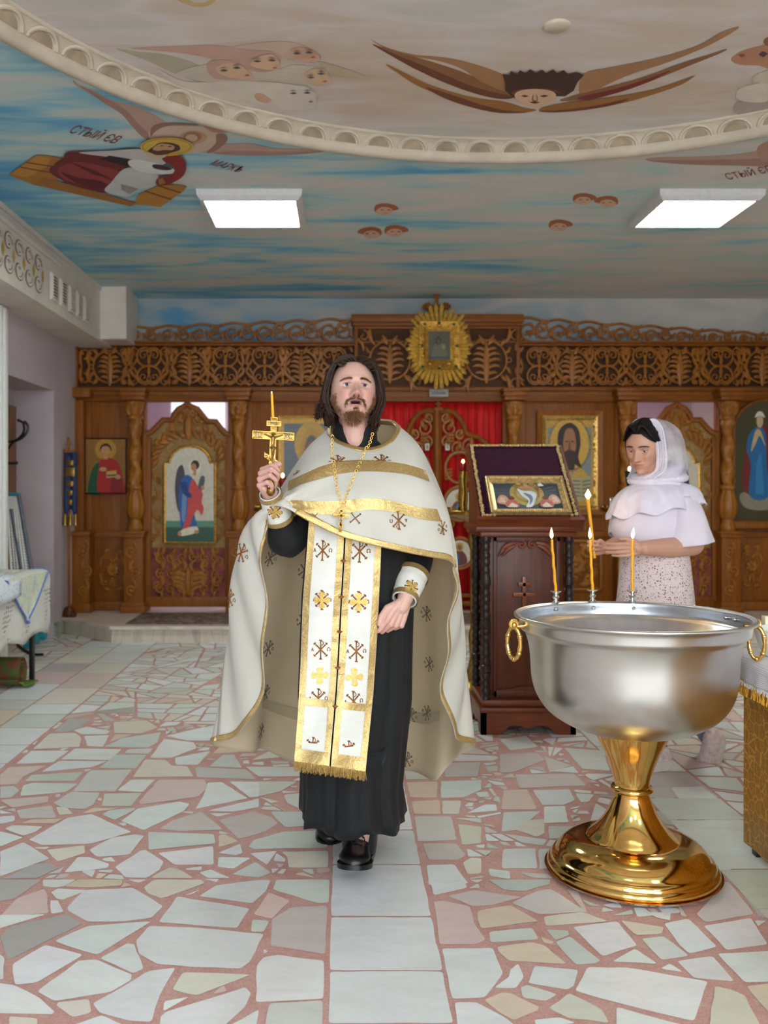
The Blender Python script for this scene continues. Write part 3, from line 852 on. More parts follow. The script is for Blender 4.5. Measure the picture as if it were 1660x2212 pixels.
# crestings with rolling vines
def cresting(pxa, pxb, ha, hb, nm):
    mb = MB(); n = int(abs(pxb-pxa)/33); Yk = 9.33; zb_ = iz(741, Yk)
    for i in range(n):
        t = (i+.5)/n; px = lerp(pxa, pxb, t); h = lerp(ha, hb, t)*Yk/F; x = ix(px, Yk); s = 1 if i % 2 else -1
        scroll(mb, x, zb_+h*.5, h*.42, PI/2*s, 1.15, s, .014, Yk, .9)
        for a in (.5, 1.6, 2.6): leaf(mb, x, zb_+h*.5, a*s+.4, h*.36, .012, Yk-.004, .9*s, .7)
        leaf(mb, x+.07, zb_+h*.2, PI/2+.4*s, h*.62, .016, Yk, -1.3*s, .8); leaf(mb, x-.02, zb_+h*.82, .2*s, .10, .014, Yk, .8*s, .8)
    top = [(lerp(ix(pxa, Yk), ix(pxb, Yk), k/60), zb_+lerp(ha, hb, k/60)*Yk/F+.012*math.sin(k*PI*n/60)) for k in range(61)]
    stroke(mb, top, [.012]*61, Yk, .9); mb.bbox(min(ix(pxa, Yk), ix(pxb, Yk)), max(ix(pxa, Yk), ix(pxb, Yk)), Yk-.015, Yk+.03, zb_, zb_+.012, .003)
    mb.build(nm, M_CARVE, scr)
cresting(277, 764, 32, 52, 'vine_cresting'); cresting(1128, 1725, 54, 14, 'vine_cresting')
# trefoil cross on top
mb = MB(); cx = ix(944, 9.2); zc2 = iz(662, 9.2)
for a, b, c, d in ((-.018, .018, -.05, .11), (-.095, .095, -.018, .018)): mb.bbox(cx+a, cx+b, 9.18, 9.215, zc2+c, zc2+d, .006)
for dx, dz in ((0, .125), (-.105, 0), (.105, 0)):
    for a in (0, PI/2, PI, -PI/2): mb.sphere((cx+dx+.02*math.cos(a), 9.197, zc2+dz+.02*math.sin(a)), (.018, .014, .018), 8, 6)
leaf(mb, cx-.01, zc2-.07, PI*.8, .16, .03, 9.2, -.9); leaf(mb, cx+.01, zc2-.07, PI*.2, .16, .03, 9.2, .9)
mb.build('top_cross', M_OAK, scr)

# twisted columns
def vase_mod(k, amp): return lambda t, z: 1+amp*abs(math.sin(k*t/2))
def column(px, name='column'):
    x = ix(px, 9.18); y = 9.17; z = lambda py: iz(py, 9.18); o = MB()
    m = [(.052, z(1050)), (.05, z(905))]; nz = 44; L = []
    for j in range(nz+1):
        zz = lerp(z(1048), z(905), j/nz); r = .058-.004*j/nz
        L.append([Vector((x+rr*math.cos(t), y+rr*math.sin(t), zz)) for t in [2*PI*k/20 for k in range(20)] for rr in [r*(1+.17*math.sin(2*t+zz*26)+.05*math.sin(9*t-zz*40))]])
    o.loft(L); col_ = o.build('column', M_CARVE, scr)
    o = MB(); o.lathe([(.07, z(1146)), (.078, z(1140)), (.07, z(1134)), (.055, z(1126)), (.062, z(1120))], (x, y, 0), 24)
    o.lathe([(.06, z(1119)), (.078, z(1108)), (.082, z(1092)), (.07, z(1074)), (.052, z(1062)), (.05, z(1058))], (x, y, 0), 32, None, vase_mod(10, .16))
    o.lathe([(.06, z(1059)), (.074, z(1055)), (.074, z(1051)), (.06, z(1047))], (x, y, 0), 24); o.build('column_vase', M_CARVE, col_)
    o = MB(); o.lathe([(.062, z(907)), (.07, z(904)), (.07, z(900)), (.06, z(897)), (.064, z(890)), (.078, z(876)), (.085, z(868))], (x, y, 0), 28, None, vase_mod(12, .10))
    for s in (-1, 0, 1):
        for k in range(2): leaf(o, x+s*.045, z(898)+k*.05, PI/2-s*.3, .09, .02, y-.075+abs(s)*.02, -s*.5)
        scroll(o, x+s*.05, z(877), .024, PI/2, .9, s or 1, .008, y-.08)
    o.build('capital', M_CARVE, col_)
    o = MB(); hw = .108
    o.bbox(x-hw, x+hw, 9.06, 9.3, z(866), z(858), .006); o.bbox(x-hw-.012, x+hw+.012, 9.045, 9.3, z(858), z(848), .008); o.bbox(x-hw-.022, x+hw+.022, 9.03, 9.3, z(848), z(841), .006)
    o.build('entablature_block', M_OAK, col_)
    o = MB()
    o.bbox(x-.092, x+.092, 9.08, 9.34, z(1300), z(1160), .006); o.bbox(x-.108, x+.108, 9.06, 9.34, z(1160), z(1152), .006); o.bbox(x-.118, x+.118, 9.05, 9.34, z(1152), z(1146), .005)
    o.bbox(x-.105, x+.105, 9.065, 9.34, .20, z(1298), .008); o.bbox(x-.12, x+.12, 9.05, 9.34, .152, .215, .008); ped = o.build('pedestal', M_OAK, col_)
    o = MB(); vine(o, x, z(1292), z(1170), .068, 9.073, 3); o.build('pedestal_carving', M_CARVE, col_)
    return col_
def vine(o, x, z0, z1, w, Y, n=3):
    h = (z1-z0)/n
    for k in range(n):
        s = 1 if k % 2 else -1; c = z0+h*(k+.5)
        scroll(o, x+s*w*.25, c, w*.8, -PI/2, 1.1, s, w*.2, Y, .6, 18)
        leaf(o, x-s*w*.5, c, PI/2, h*.75, w*.24, Y, -s*.9); leaf(o, x+s*w*.1, c+h*.1, PI/2+s*1.2, h*.5, w*.22, Y, -s*1.5)
for px in (293, 517, 778, 1110, 1353, 1572): column(px)
# side pilaster on the left end
mb = MB(); mb.bbox(ix(163), ix(186), 9.2, 9.34, .2, iz(866), .01); mb.bbox(ix(165), ix(204), 9.1, 9.34, iz(1300), iz(1148), .006); mb.bbox(ix(161), ix(208), 9.07, 9.34, .152, iz(1298), .008); mb.bbox(ix(161), ix(208), 9.06, 9.34, iz(1155), iz(1146), .006)
mb.bbox(ix(156), ix(205), 9.1, 9.34, iz(862), iz(842), .01)
pl_ = mb.build('end_pilaster', M_OAK, scr); mb = MB(); vine(mb, ix(184, 9.1), iz(1292), iz(1165), .066, 9.092); mb.build('pedestal_carving', M_CARVE, pl_)
# bay panels
for px in (293, 517, 778, 1110, 1353, 1572): mb = MB(); mb.box(ix(px-24, 9.3), ix(px+24, 9.3), 9.29, 9.36, .155, iz(862)); mb.build('column_backboard', M_OAK, scr, smooth=False)
def bay(a, b, relief, big=False):
    o = MB(); x0, x1 = ix(a, 9.32), ix(b, 9.32)
    o.bbox(x0, x1, 9.31, 9.35, .16, iz(862), .003); o.bbox(x0, x1, 9.27, 9.34, iz(1160), iz(1148), .008); o.bbox(x0, x1, 9.24, 9.34, .155, iz(1298), .01)
    for q in (x0, x1-.05): o.bbox(q, q+.05, 9.295, 9.34, .2, iz(866), .006)
    bp = o.build('bay_panel', M_OAK, scr)
    if relief:
        ra, rb, rc, rd = relief; o = MB(); X0, X1, Z0, Z1 = ix(ra), ix(rb), iz(rd), iz(rc); cx, cz = (X0+X1)/2, (Z0+Z1)/2; w, h = (X1-X0)/2, (Z1-Z0)/2; Yr = 9.30
        if big:
            for q in ((X0, X1, Z0, Z0+.03), (X0, X1, Z1-.03, Z1), (X0, X0+.03, Z0, Z1), (X1-.03, X1, Z0, Z1)): o.bbox(q[0], q[1], 9.28, 9.32, q[2], q[3], .01)
            w *= .78; h *= .8
        for k in range(8): leaf(o, cx, cz, k*PI/4+.2, w*.7, w*.24, Yr-.01, .5, .6)
        for sx in (1, -1):
            for sz in (1, -1):
                scroll(o, cx+sx*w*.62, cz+sz*h*.62, w*.34, PI/2, 1, sx*sz, w*.12, Yr); leaf(o, cx+sx*w*.2, cz+sz*h*.95, (0 if sx > 0 else PI), w*.8, w*.19, Yr, -sx*sz*1.0)
                leaf(o, cx+sx*w*.95, cz+sz*h*.15, sz*PI/2, h*.75, w*.17, Yr, sx*sz*.8); leaf(o, cx, cz+sz*h*.35, sz*PI/2-sx*.5, h*.55, w*.14, Yr, -sx*sz*.9)
        o.sphere((cx, Yr-.01, cz), (w*.2, .03, w*.2), 12, 8); o.build('relief_carving', M_CARVE, bp)
bay(187, 272, (216, 270, 1186, 1276)); bay(313+222, 762, (560, 740, 1168, 1275), True); bay(1126, 1338, (1185, 1302, 1165, 1276), True); bay(1590, 1728, (1602, 1648, 1178, 1268))
# ---- side doors
M_DBACK = plain('pale_door_backing', (158, 122, 72), .8, 0, .15); M_DRED = plain('dusky_red_cloth', (128, 64, 60), .9, 0, .3, 8); M_BLUEIN = plain('blue_lozenges', (70, 78, 120), .6, 0, .3)
def rim(mb, poly, r, Y, dep=.8, closed=True):
    p = poly+[poly[0]] if closed else poly; mb.tube([Vector((a, Y, b)) for a, b in p], r, 8, dep, (0, 1, 0))
def arch_poly(x0, x1, z0, zs, zt, k=12, notch=.0):
    """panel with a rounded top; zs spring height; notch pinches the shoulders"""
    cx = (x0+x1)/2; w = (x1-x0)/2
    top = [(cx+(w-notch)*math.cos(PI*i/k), zs+(zt-zs)*math.sin(PI*i/k)) for i in range(k+1)]
    return [(x0, z0), (x1, z0), (x1, zs)]+top+[(x0, zs)]
def paint(mb, Y, polys, X0, Z0, sx, sz, step=.0006):
    """layered flat paint shapes in the vertical plane; coords 0..100"""
    for k, (c, pts) in enumerate(polys):
        mb.col = lin(c); smooth_ = len(pts) > 4
        pp = [(X0+a*sx/100, Z0+b*sz/100) for a, b in pts]
        if smooth_: pp = [(q.x, q.y) for q in crom([Vector((a, b, 0)) for a, b in pp], 4, True)]
        mb.flat([Vector((a, Y-step*(k+1), b)) for a, b in pp])
def ell(cx, cy, rx, ry, n=14): return [(cx+rx*math.cos(2*PI*i/n), cy+ry*math.sin(2*PI*i/n)) for i in range(n)]
ANGEL = [((226, 214, 196), [(0, 0), (100, 0), (100, 100), (0, 100)]), ((96, 150, 122), [(0, 24), (100, 24), (100, 17), (0, 17)]), ((52, 92, 76), [(0, 17), (100, 17), (100, 0), (0, 0)]),
         ((236, 226, 206), ell(60, 83, 13, 8)), ((72, 70, 84), [(24, 78), (20, 60), (24, 40), (30, 34), (33, 50), (40, 72), (36, 84), (30, 84)]),
         ((88, 90, 96), [(66, 60), (72, 72), (80, 72), (78, 62), (70, 54)]),
         ((44, 98, 168), [(30, 30), (28, 48), (32, 66), (42, 74), (56, 70), (62, 54), (60, 30), (64, 18), (36, 14)]),
         ((116, 150, 198), [(34, 44), (38, 58), (44, 48), (40, 24), (34, 26)]),
         ((214, 76, 72), [(48, 56), (56, 70), (68, 60), (76, 54), (74, 44), (78, 38), (74, 30), (66, 36), (56, 28), (46, 14), (34, 12), (44, 30)]),
         ((240, 226, 196), [(34, 14), (62, 18), (66, 12), (44, 8), (30, 8)]), ((30, 58, 132), [(32, 66), (44, 66), (46, 58), (54, 52), (50, 49), (40, 52), (33, 58)]),
         ((64, 34, 26), ell(61, 85, 8.5, 5.2)), ((204, 134, 96), ell(58, 82.5, 5.5, 4.2)), ((204, 134, 96), [(56, 74), (58, 80), (64, 79), (62, 73)]), ((206, 140, 100), ell(76, 60, 3.5, 2.5)), ((206, 140, 100), ell(30, 10, 4, 2.5)), ((206, 140, 100), ell(64, 12, 5, 2))]
def side_door(px0, px1, mirror=False):
    Y = 9.26; sc_ = (px1-px0)/188.0; mp = lambda a: ix(px0+(a-313)*sc_ if not mirror else px1-(a-313)*sc_, Y); z = lambda b: iz(b, Y)
    out = [(313, 938), (326, 934), (340, 921), (353, 907), (371, 907), (376, 896), (386, 884), (398, 878), (405, 872), (412, 878), (427, 884), (438, 898), (449, 910), (467, 911), (477, 925), (488, 937), (501, 941), (501, 1308), (313, 1308)]
    o = MB(); rim(o, [(mp(a), z(b)) for a, b in out], .03, Y-.005, .8)
    o.bbox(min(mp(313), mp(501)), max(mp(313), mp(501)), Y-.03, Y+.03, z(1310), z(1288), .008)
    for a in (313, 487): o.bbox(min(mp(a), mp(a+14)), max(mp(a), mp(a+14)), Y-.025, Y+.03, z(1306), z(945), .006)
    door = o.build('side_door', M_OAK, scr)
    o = MB(); o.xz([(mp(a), z(b)) for a, b in out], Y+.02, Y+.03); o.cur = 1; o.box(min(mp(320), mp(494)), max(mp(320), mp(494)), Y+.008, Y+.018, z(1290), z(1184))
    o.build('door_backing', [M_DBACK, M_DRED], door, smooth=False)
    zc_ = lambda b: z(b); o = MB(); cx = mp(407)
    for s in (1, -1):
        X = lambda a: cx+s*a*Y/F
        vine(o, X(70), z(1180), z(975), .05, Y-.004, 5); vine(o, X(63), z(1290), z(1186), .06, Y-.004, 2); vine(o, X(30), z(1290), z(1190), .055, Y-.006, 2)
        for k, (a, b, r) in enumerate(((58, 955, .07), (40, 930, .06), (22, 910, .055), (12, 892, .04), (72, 960, .045))): scroll(o, X(a), z(b), r, PI/2, 1.2, s, .014, Y-.004); leaf(o, X(a), z(b), PI/2+s*.7, r*1.7, .024, Y-.01, -s*1.1); leaf(o, X(a), z(b), -s*.4, r*1.3, .02, Y-.01, s*1.0)
        for k in range(4): leaf(o, X(2), z(1285)+.06*k, PI/2-s*(.5+.15*k), .22, .026, Y-.012, -s*1.3)
        for k in range(7): o.sphere((X(60)+.02*((k*7) % 3-1), Y-.01, z(1200)+.018*(k-3)), (.016, .012, .016), 7, 5)
    for a in (12, 36, 60):
        for b in (1205, 1240, 1272):
            for s in (1, -1): x_ = cx+s*a*Y/F; sg = s if (a+b) % 2 else -s; scroll(o, x_, z(b), .052, PI/2*sg, 1.15, sg, .011, Y-.012, .6, 16); leaf(o, x_, z(b)+.03, PI/2+s*.9, .11, .019, Y-.016, -s*1.2); leaf(o, x_, z(b)-.02, -PI/2-s*.6, .10, .018, Y-.014, s*1.1)
    for k in range(16):
        a_ = PI*k/15; leaf(o, cx+.29*math.cos(a_), z(1000)+.22*math.sin(a_)+.03, a_+.5, .13, .024, Y-.014, .9)
    leaf(o, cx, z(950), PI/2, .3, .05, Y-.01, 0); leaf(o, cx, z(1285), PI/2, .32, .04, Y-.014, 0)
    o.build('door_carving', M_CARVE, door)
    x0, x1 = sorted((mp(357), mp(466))); ap = arch_poly(x0, x1, z(1172), z(1000), z(964), 14, .05)
    o = MB(); rim(o, ap, .016, Y-.03, .9); fr = o.build('icon_frame', M_GILT, door)
    o = MB(); o.col = lin((222, 210, 190)); o.xz(ap, Y-.034, Y-.01)
    w_, h_ = x1-x0, z(975)-z(1172)
    A = ANGEL if not mirror else [(c, [(100-a, b) for a, b in p]) for c, p in ANGEL]
    paint(o, Y-.035, A[1:], x0+.004, z(1172), w_-.008, h_); o.build('angel_painting', M_ICON, fr, smooth=False)
side_door(313, 501); side_door(1371, 1551, True)
# light switch style details behind: pink curtain wall seen through the right door
mb = MB(); mb.col = lin((214, 140, 136)); mb.box(ix(1365), ix(1490), 11.0, 11.05, .15, 3.2); mb.col = lin((176, 84, 84)); mb.box(ix(1560, 11), ix(1640, 11), 10.9, 10.95, .15, 3.2)
tag(mb.build('altar_curtain', painted('altar_cloth', .9, .1, 3), loc=(ix(1430), 11, .15), smooth=False), 'pink cloth hanging in the altar room behind the right side door', 'curtain')
# ---- royal doors with red curtain behind
def mat_curtain():
    m, nt, b = nodes('red_curtain'); wv = N(nt, 'ShaderNodeTexWave'); wv.inputs['Scale'].default_value = 3; wv.inputs['Distortion'].default_value = 3; nt.links.new(coords(nt), wv.inputs['Vector'])
    nt.links.new(ramp(nt, wv.outputs['Fac'], [(.2, (196, 8, 8)), (.8, (224, 16, 14))]), b.inputs['Base Color']); b.inputs['Roughness'].default_value = .7; return m
mb = MB(); n = 90; G = []
for i in range(n+1):
    x = lerp(ix(795), ix(1092), i/n); yy = 9.40+.012*math.sin(i*.9)+.006*math.sin(i*2.3); G.append([Vector((x, yy, .15)), Vector((x, yy, 2.1)), Vector((x, yy, iz(864)))])
mb.grid(G); tag(mb.build('red_curtain', mat_curtain(), loc=(ix(944), 9.4, .15), solid=(.004, 0)), 'bright red curtain hanging behind the central carved doors', 'curtain')
EVAN = [((226, 216, 196), ell(50, 50, 50, 50, 20)), ((120, 60, 60), [(20, 12), (24, 44), (40, 60), (60, 60), (78, 40), (80, 12), (50, 2)]), ((40, 120, 170), [(30, 8), (34, 40), (46, 52), (50, 6)]), ((212, 168, 70), ell(50, 74, 17, 17)), ((150, 98, 64), ell(50, 72, 9, 11))]
def royal(s):
    Y = 9.24; cx = ix(945, Y); X = lambda a: cx+s*a*Y/F; z = lambda b: iz(b, Y)
    ol = [(4, 888), (20, 886), (36, 891), (50, 905), (60, 925), (64, 938), (76, 941), (88, 944), (108, 960), (130, 975), (146, 985), (146, 1308), (4, 1308)]
    o = MB(); rim(o, [(X(a), z(b)) for a, b in ol], .026, Y, .9)
    for b in (1306, 1290): o.bbox(min(X(4), X(146)), max(X(4), X(146)), Y-.02, Y+.02, z(b), z(b-8), .006)
    d = o.build('royal_door_leaf', M_OAK, scr)
    o = MB()
    for a, b, r in ((48, 1010, .14), (48, 1088, .155), (48, 1195, .14), (108, 1140, .13), (110, 1040, .12)): stroke(o, [(X(a)+r*math.cos(2*PI*i/28), z(b)+r*1.1*math.sin(2*PI*i/28)) for i in range(29)], [.017]*29, Y-.01, .8)
    for a, b, h in ((22, 1300, 80), (100, 1285, 60), (130, 1250, 80), (130, 1120, 90), (78, 1150, 50), (24, 1150, 40), (86, 1010, 50), (128, 1040, 60)): vine(o, X(a), z(b), z(b-h), .06, Y, 3)
    for a, b, r in ((28, 925, .08), (22, 955, .06), (45, 970, .07), (70, 965, .08), (90, 985, .07), (50, 940, .05), (110, 1000, .06), (20, 905, .05)):
        scroll(o, X(a), z(b), r, PI/2, 1.3, s, .013, Y); leaf(o, X(a), z(b), PI/2-s*.6, r*1.5, .022, Y-.01, s*1.2)
    for gx, gz in ((28, 940), (24, 1015), (100, 970)):
        for k in range(14): o.sphere((X(gx)+.018*((k % 4)-1.5), Y-.012, z(gz)-.03*(k//4)), (.015, .012, .015), 7, 5)
    o.build('door_carving', M_CARVE, d)
    o = MB()
    for a, b, r in ((48, 1088, .135), (48, 1195, .12), (108, 1140, .11)):
        paint(o, Y-.012, EVAN, X(a)-r, z(b)-r*1.08, 2*r, 2*r*1.08)
        o.col = lin((214, 204, 186)); o.xz([(X(a)+r*math.cos(2*PI*i/24), z(b)+r*1.08*math.sin(2*PI*i/24)) for i in range(24)], Y-.012, Y+.004)
    o.build('medallion_painting', M_ICON, d, smooth=False)
    o = MB(); o.col = lin((216, 214, 206)); o.bbox(X(22)-.022, X(22)+.022, Y-.02, Y-.012, z(973), z(958), .003); o.col = lin((150, 126, 70)); o.box(X(22)-.01, X(22)+.01, Y-.022, Y-.02, z(970), z(961))
    o.build('door_tag', M_ICON, d)
royal(1); royal(-1)
mb = MB(); mb.tube([Vector((ix(945, 9.2), 9.21, .2)), Vector((ix(945, 9.2), 9.21, iz(882, 9.2)))], .03, 12); mb.bbox(ix(945)-.045, ix(945)+.045, 9.18, 9.25, iz(889), iz(882), .008)
mb.bbox(ix(945)-.008, ix(945)+.008, 9.2, 9.215, iz(882), iz(866), .003); mb.bbox(ix(945)-.03, ix(945)+.03, 9.2, 9.215, iz(876), iz(872), .003)
mb.build('door_meeting_post', M_OAK, scr)
for a in (795, 1092, 313, 501, 1370, 1552): d = .03 if a in (795, 1092) else .012; mb = MB(); mb.bbox(ix(a)-d, ix(a)+d, 9.26, 9.36, .155, iz(866), .004); mb.build('door_jamb', M_OAK, scr)

# ---- icons
def frame(mb, x0, x1, z0, z1, w, Y, d):
    for L in ([(x0, z0), (x1, z0), (x1-w, z0+w), (x0+w, z0+w)], [(x0, z1), (x1, z1), (x1-w, z1-w), (x0+w, z1-w)], [(x0, z0), (x0, z1), (x0+w, z1-w), (x0+w, z0+w)], [(x1, z0), (x1, z1), (x1-w, z1-w), (x1-w, z0+w)]):
        a = [Vector((p[0], Y-(d if k < 2 else d*.45), p[1])) for k, p in enumerate(L)]; b = [Vector((p[0], Y, p[1])) for p in L]
        mb.add(a+b, [(0, 1, 2, 3), (4, 5, 6, 7), (0, 1, 5, 4), (1, 2, 6, 5), (2, 3, 7, 6), (3, 0, 4, 7)])
def icon(px0, px1, py0, py1, Yp, polys, label, bg, fw=.0, fm=None, name='icon'):
    x0, x1, z0, z1 = ix(px0, Yp), ix(px1, Yp), iz(py1, Yp), iz(py0, Yp); t = thing(name, ((x0+x1)/2, Yp, z0), label, 'icon')
    o = MB(); frame(o, x0-fw, x1+fw, z0-fw, z1+fw, max(fw, .008)+.004, Yp+.012, .03); o.build('frame', fm or M_BLACK, t, smooth=False)
    o = MB(); o.col = lin(bg); o.box(x0, x1, Yp, Yp+.012, z0, z1); paint(o, Yp-.0002, polys, x0, z0, x1-x0, z1-z0); o.build('painting', M_ICON, t, smooth=False)
    return t, x0, x1, z0, z1
SAINT = [((150, 104, 30), [(0, 100), (100, 100), (100, 0), (0, 0)]), ((196, 138, 40), ell(50, 80, 26, 19)), ((18, 84, 52), [(8, 0), (12, 30), (22, 50), (40, 56), (52, 30), (50, 0)]),
         ((178, 28, 22), [(34, 0), (32, 40), (40, 62), (62, 64), (82, 54), (94, 20), (96, 0)]), ((146, 20, 18), [(60, 0), (66, 40), (88, 30), (94, 0)]), ((204, 146, 96), ell(50, 79, 10, 9)), ((70, 34, 18), [(36, 76), (38, 86), (50, 91), (62, 86), (64, 76), (58, 84), (50, 86), (42, 84)]),
         ((204, 146, 96), [(45, 62), (45, 72), (55, 72), (55, 62)]), ((214, 176, 60), [(52, 28), (52, 40), (76, 42), (78, 30)]), ((30, 60, 110), [(53, 31), (53, 34), (77, 35), (77, 32)]), ((206, 150, 100), ell(44, 44, 9, 4)), ((206, 150, 100), ell(80, 30, 7, 4))]
icon(184, 273, 947, 1066, 9.27, SAINT, 'small dark framed icon of a saint in red and green holding a yellow box', (176, 120, 34), .004)
MARY = [((222, 172, 74), [(0, 100), (100, 100), (100, 0), (0, 0)]), ((112, 116, 122), [(8, 0), (8, 92), (92, 92), (92, 0)]), ((206, 158, 64), ell(52, 70, 27, 24)), ((196, 148, 58), [(14, 0), (20, 30), (34, 42), (34, 66), (44, 84), (58, 86), (72, 70), (72, 40), (88, 24), (92, 0)]),
        ((168, 120, 44), [(40, 44), (40, 68), (50, 80), (62, 74), (64, 52), (54, 40)]), ((88, 92, 100), [(42, 60), (46, 76), (56, 78), (64, 66), (62, 60), (54, 72)]), ((178, 96, 64), ell(53, 60, 9.5, 13)), ((60, 34, 30), [(46, 62), (50, 64), (52, 62)]), ((60, 34, 30), [(55, 62), (58, 64), (61, 62)]), ((60, 80, 96), [(44, 44), (54, 36), (64, 46), (60, 42), (50, 42)])]
t, x0, x1, z0, z1 = icon(603, 738, 899, 1100, 9.27, MARY, 'large gilt icon of a veiled woman partly hidden behind the raised brass cross', (120, 118, 116), .09, M_OAK)
o = MB(); frame(o, x0-.005, x1+.005, z0-.005, z1+.005, .03, 9.268, .012); o.build('gilt_border', M_GOLDR, t, smooth=False)
CHR = [((206, 156, 60), [(0, 100), (100, 100), (100, 0), (0, 0)]), ((134, 142, 136), [(10, 0), (10, 88), (90, 88), (90, 0)]), ((214, 166, 66), ell(50, 70, 36, 27)), ((208, 158, 58), [(12, 0), (20, 34), (36, 46), (64, 46), (84, 34), (88, 0)]),
       ((42, 22, 14), [(28, 72), (32, 86), (50, 93), (66, 86), (70, 70), (66, 56), (72, 44), (60, 48), (58, 42), (42, 44), (34, 52)]), ((168, 110, 66), [(38, 70), (42, 84), (50, 87), (58, 84), (62, 70), (58, 58), (50, 52), (42, 58)]),
       ((56, 28, 18), [(40, 60), (45, 63), (50, 64), (56, 63), (61, 60), (56, 48), (50, 44), (44, 48)]), ((40, 20, 14), [(41, 72), (45, 74), (48, 72)]), ((40, 20, 14), [(52, 72), (55, 74), (59, 72)]), ((120, 74, 44), [(49, 74), (47, 64), (52, 64), (51, 74)]),
       ((130, 150, 160), [(36, 46), (50, 38), (66, 46), (50, 34)]), ((190, 176, 130), [(52, 10), (54, 34), (70, 34), (70, 8)]), ((186, 172, 126), [(71, 8), (71, 34), (88, 36), (88, 12)])]+\
      [((96, 100, 92), [(55, 14+4*k), (69, 13.5+4*k), (69, 14.8+4*k), (55, 15.3+4*k)]) for k in range(5)]+[((96, 100, 92), [(73, 13+4*k), (87, 14.5+4*k), (87, 15.8+4*k), (73, 14.3+4*k)]) for k in range(5)]+\
      [((232, 188, 92), [(20+5*k, 4), (24+4*k, 20), (30+4*k, 38), (31.5+4*k, 38), (26+4*k, 20), (22+5*k, 4)]) for k in range(6)]
t, x0, x1, z0, z1 = icon(1172, 1290, 899, 1100, 9.27, CHR, 'large gilt icon of a bearded man with an open book right of the central doors', (200, 150, 60), .055, M_OAK)
o = MB(); frame(o, x0-.005, x1+.005, z0-.005, z1+.005, .04, 9.268, .012)
RR = random.Random(5)
for k in range(150):
    a = RR.random(); u, v = ((a, RR.choice([.03, .965])) if k % 2 else (RR.choice([.045, .95]), a)); o.sphere((lerp(x0, x1, u)+RR.uniform(-.008, .008), 9.256, lerp(z0, z1, v)), (.009, .006, .009), 6, 4)
for k in range(60):
    a = 2*PI*k/60; o.sphere((lerp(x0, x1, .5+.38*math.cos(a)), 9.262, lerp(z0, z1, .70+.285*math.sin(a))), (.008, .006, .008), 6, 4)
o.build('gilt_border', M_GOLDR, t)
BLUE = [((70, 62, 24), [(0, 94), (100, 94), (100, 0), (0, 0)]), ((150, 136, 116), [(6, 18), (14, 24), (50, 25), (90, 22), (100, 14), (60, 8), (20, 9)]), ((120, 30, 22), [(14, 24), (16, 60), (30, 80), (60, 80), (72, 50), (70, 24)]), ((24, 104, 160), [(24, 20), (26, 48), (18, 62), (24, 76), (40, 82), (52, 76), (54, 50), (58, 20)]),
        ((44, 130, 184), [(34, 22), (36, 50), (44, 60), (50, 22)]), ((206, 176, 120), [(26, 60), (34, 78), (44, 78), (52, 64), (42, 74), (34, 66)]), ((204, 172, 130), ell(42, 87, 6, 6)), ((226, 222, 206), [(33, 90), (38, 95), (46, 95), (51, 90), (42, 92)])]
mb = MB(); t = thing('arched_icon', (ix(1650), 9.2, iz(1128)), 'tall arched icon of a figure in a blue robe at the right edge', 'icon')
x0, x1 = ix(1585, 9.22), ix(1725, 9.22); ap = arch_poly(x0, x1, iz(1126), iz(930), iz(866), 18)
mb.col = lin((74, 64, 26)); mb.xz(ap, 9.2, 9.24); paint(mb, 9.199, BLUE, x0+.02, iz(1120), (x1-x0)*.86, iz(880)-iz(1120)); mb.build('painting', M_ICON, t, smooth=False)
mb = MB(); rim(mb, ap, .012, 9.2, 1); mb.bbox(x0-.05, x1, 9.14, 9.3, iz(1140), iz(1126), .008); mb.build('frame', M_OAK, t)
# sunburst icon hanging over the centre
t = thing('sunburst_icon', (ix(949, 9.08), 9.08, iz(838, 9.08)), 'gold sunburst icon with a small dark picture hanging above the central doors', 'icon')
cx, cz, Ys = ix(949, 9.08), iz(748, 9.08), 9.10; o = MB(); nr = 44
for k in range(nr):
    a = 2*PI*(k+.5)/nr; ca, sa = math.cos(a), math.sin(a)
    m = max(abs(ca)*1.12, abs(sa)*.92); Rr = .365/m*(.93+.09*math.cos(4*a))
    if abs(ca) < .12: Rr = .43
    elif k % 4 == 0: Rr *= 1.04
    elif k % 2: Rr *= .93
    w0, w1 = .013, .020; d = Vector((ca, 0, sa)); s_ = Vector((-sa, 0, ca)); b0 = Vector((cx, Ys, cz))+d*.12; b1 = Vector((cx, Ys, cz))+d*(Rr-.03); tip = Vector((cx, Ys, cz))+d*Rr
    o.add([b0-s_*w0, b1-s_*w1, tip, b1+s_*w1, b0+s_*w0, b0+Vector((0, -.03, 0)), b1+Vector((0, -.022, 0))], [(0, 1, 6, 5), (1, 2, 6), (2, 3, 6), (3, 4, 5, 6), (0, 5, 4)])
o.build('rays', plain('bright_gilt_rays', (224, 178, 84), .4, .35, .2, 40, .2), t, smooth=False)
o = MB(); frame(o, cx-.20, cx+.20, cz-.23, cz+.24, .06, Ys-.015, .035); frame(o, cx-.14, cx+.14, cz-.17, cz+.18, .035, Ys-.03, .03)
for k in range(12):
    a = 2*PI*k/12; o.sphere((cx+.17*math.cos(a)*1.1, Ys-.045, cz+.2*math.sin(a)), (.024, .016, .018), 8, 6)
o.build('gilt_frame', M_GILT, t)
o = MB(); o.col = lin((92, 88, 66)); o.box(cx-.115, cx+.115, Ys-.035, Ys-.02, cz-.145, cz+.155)
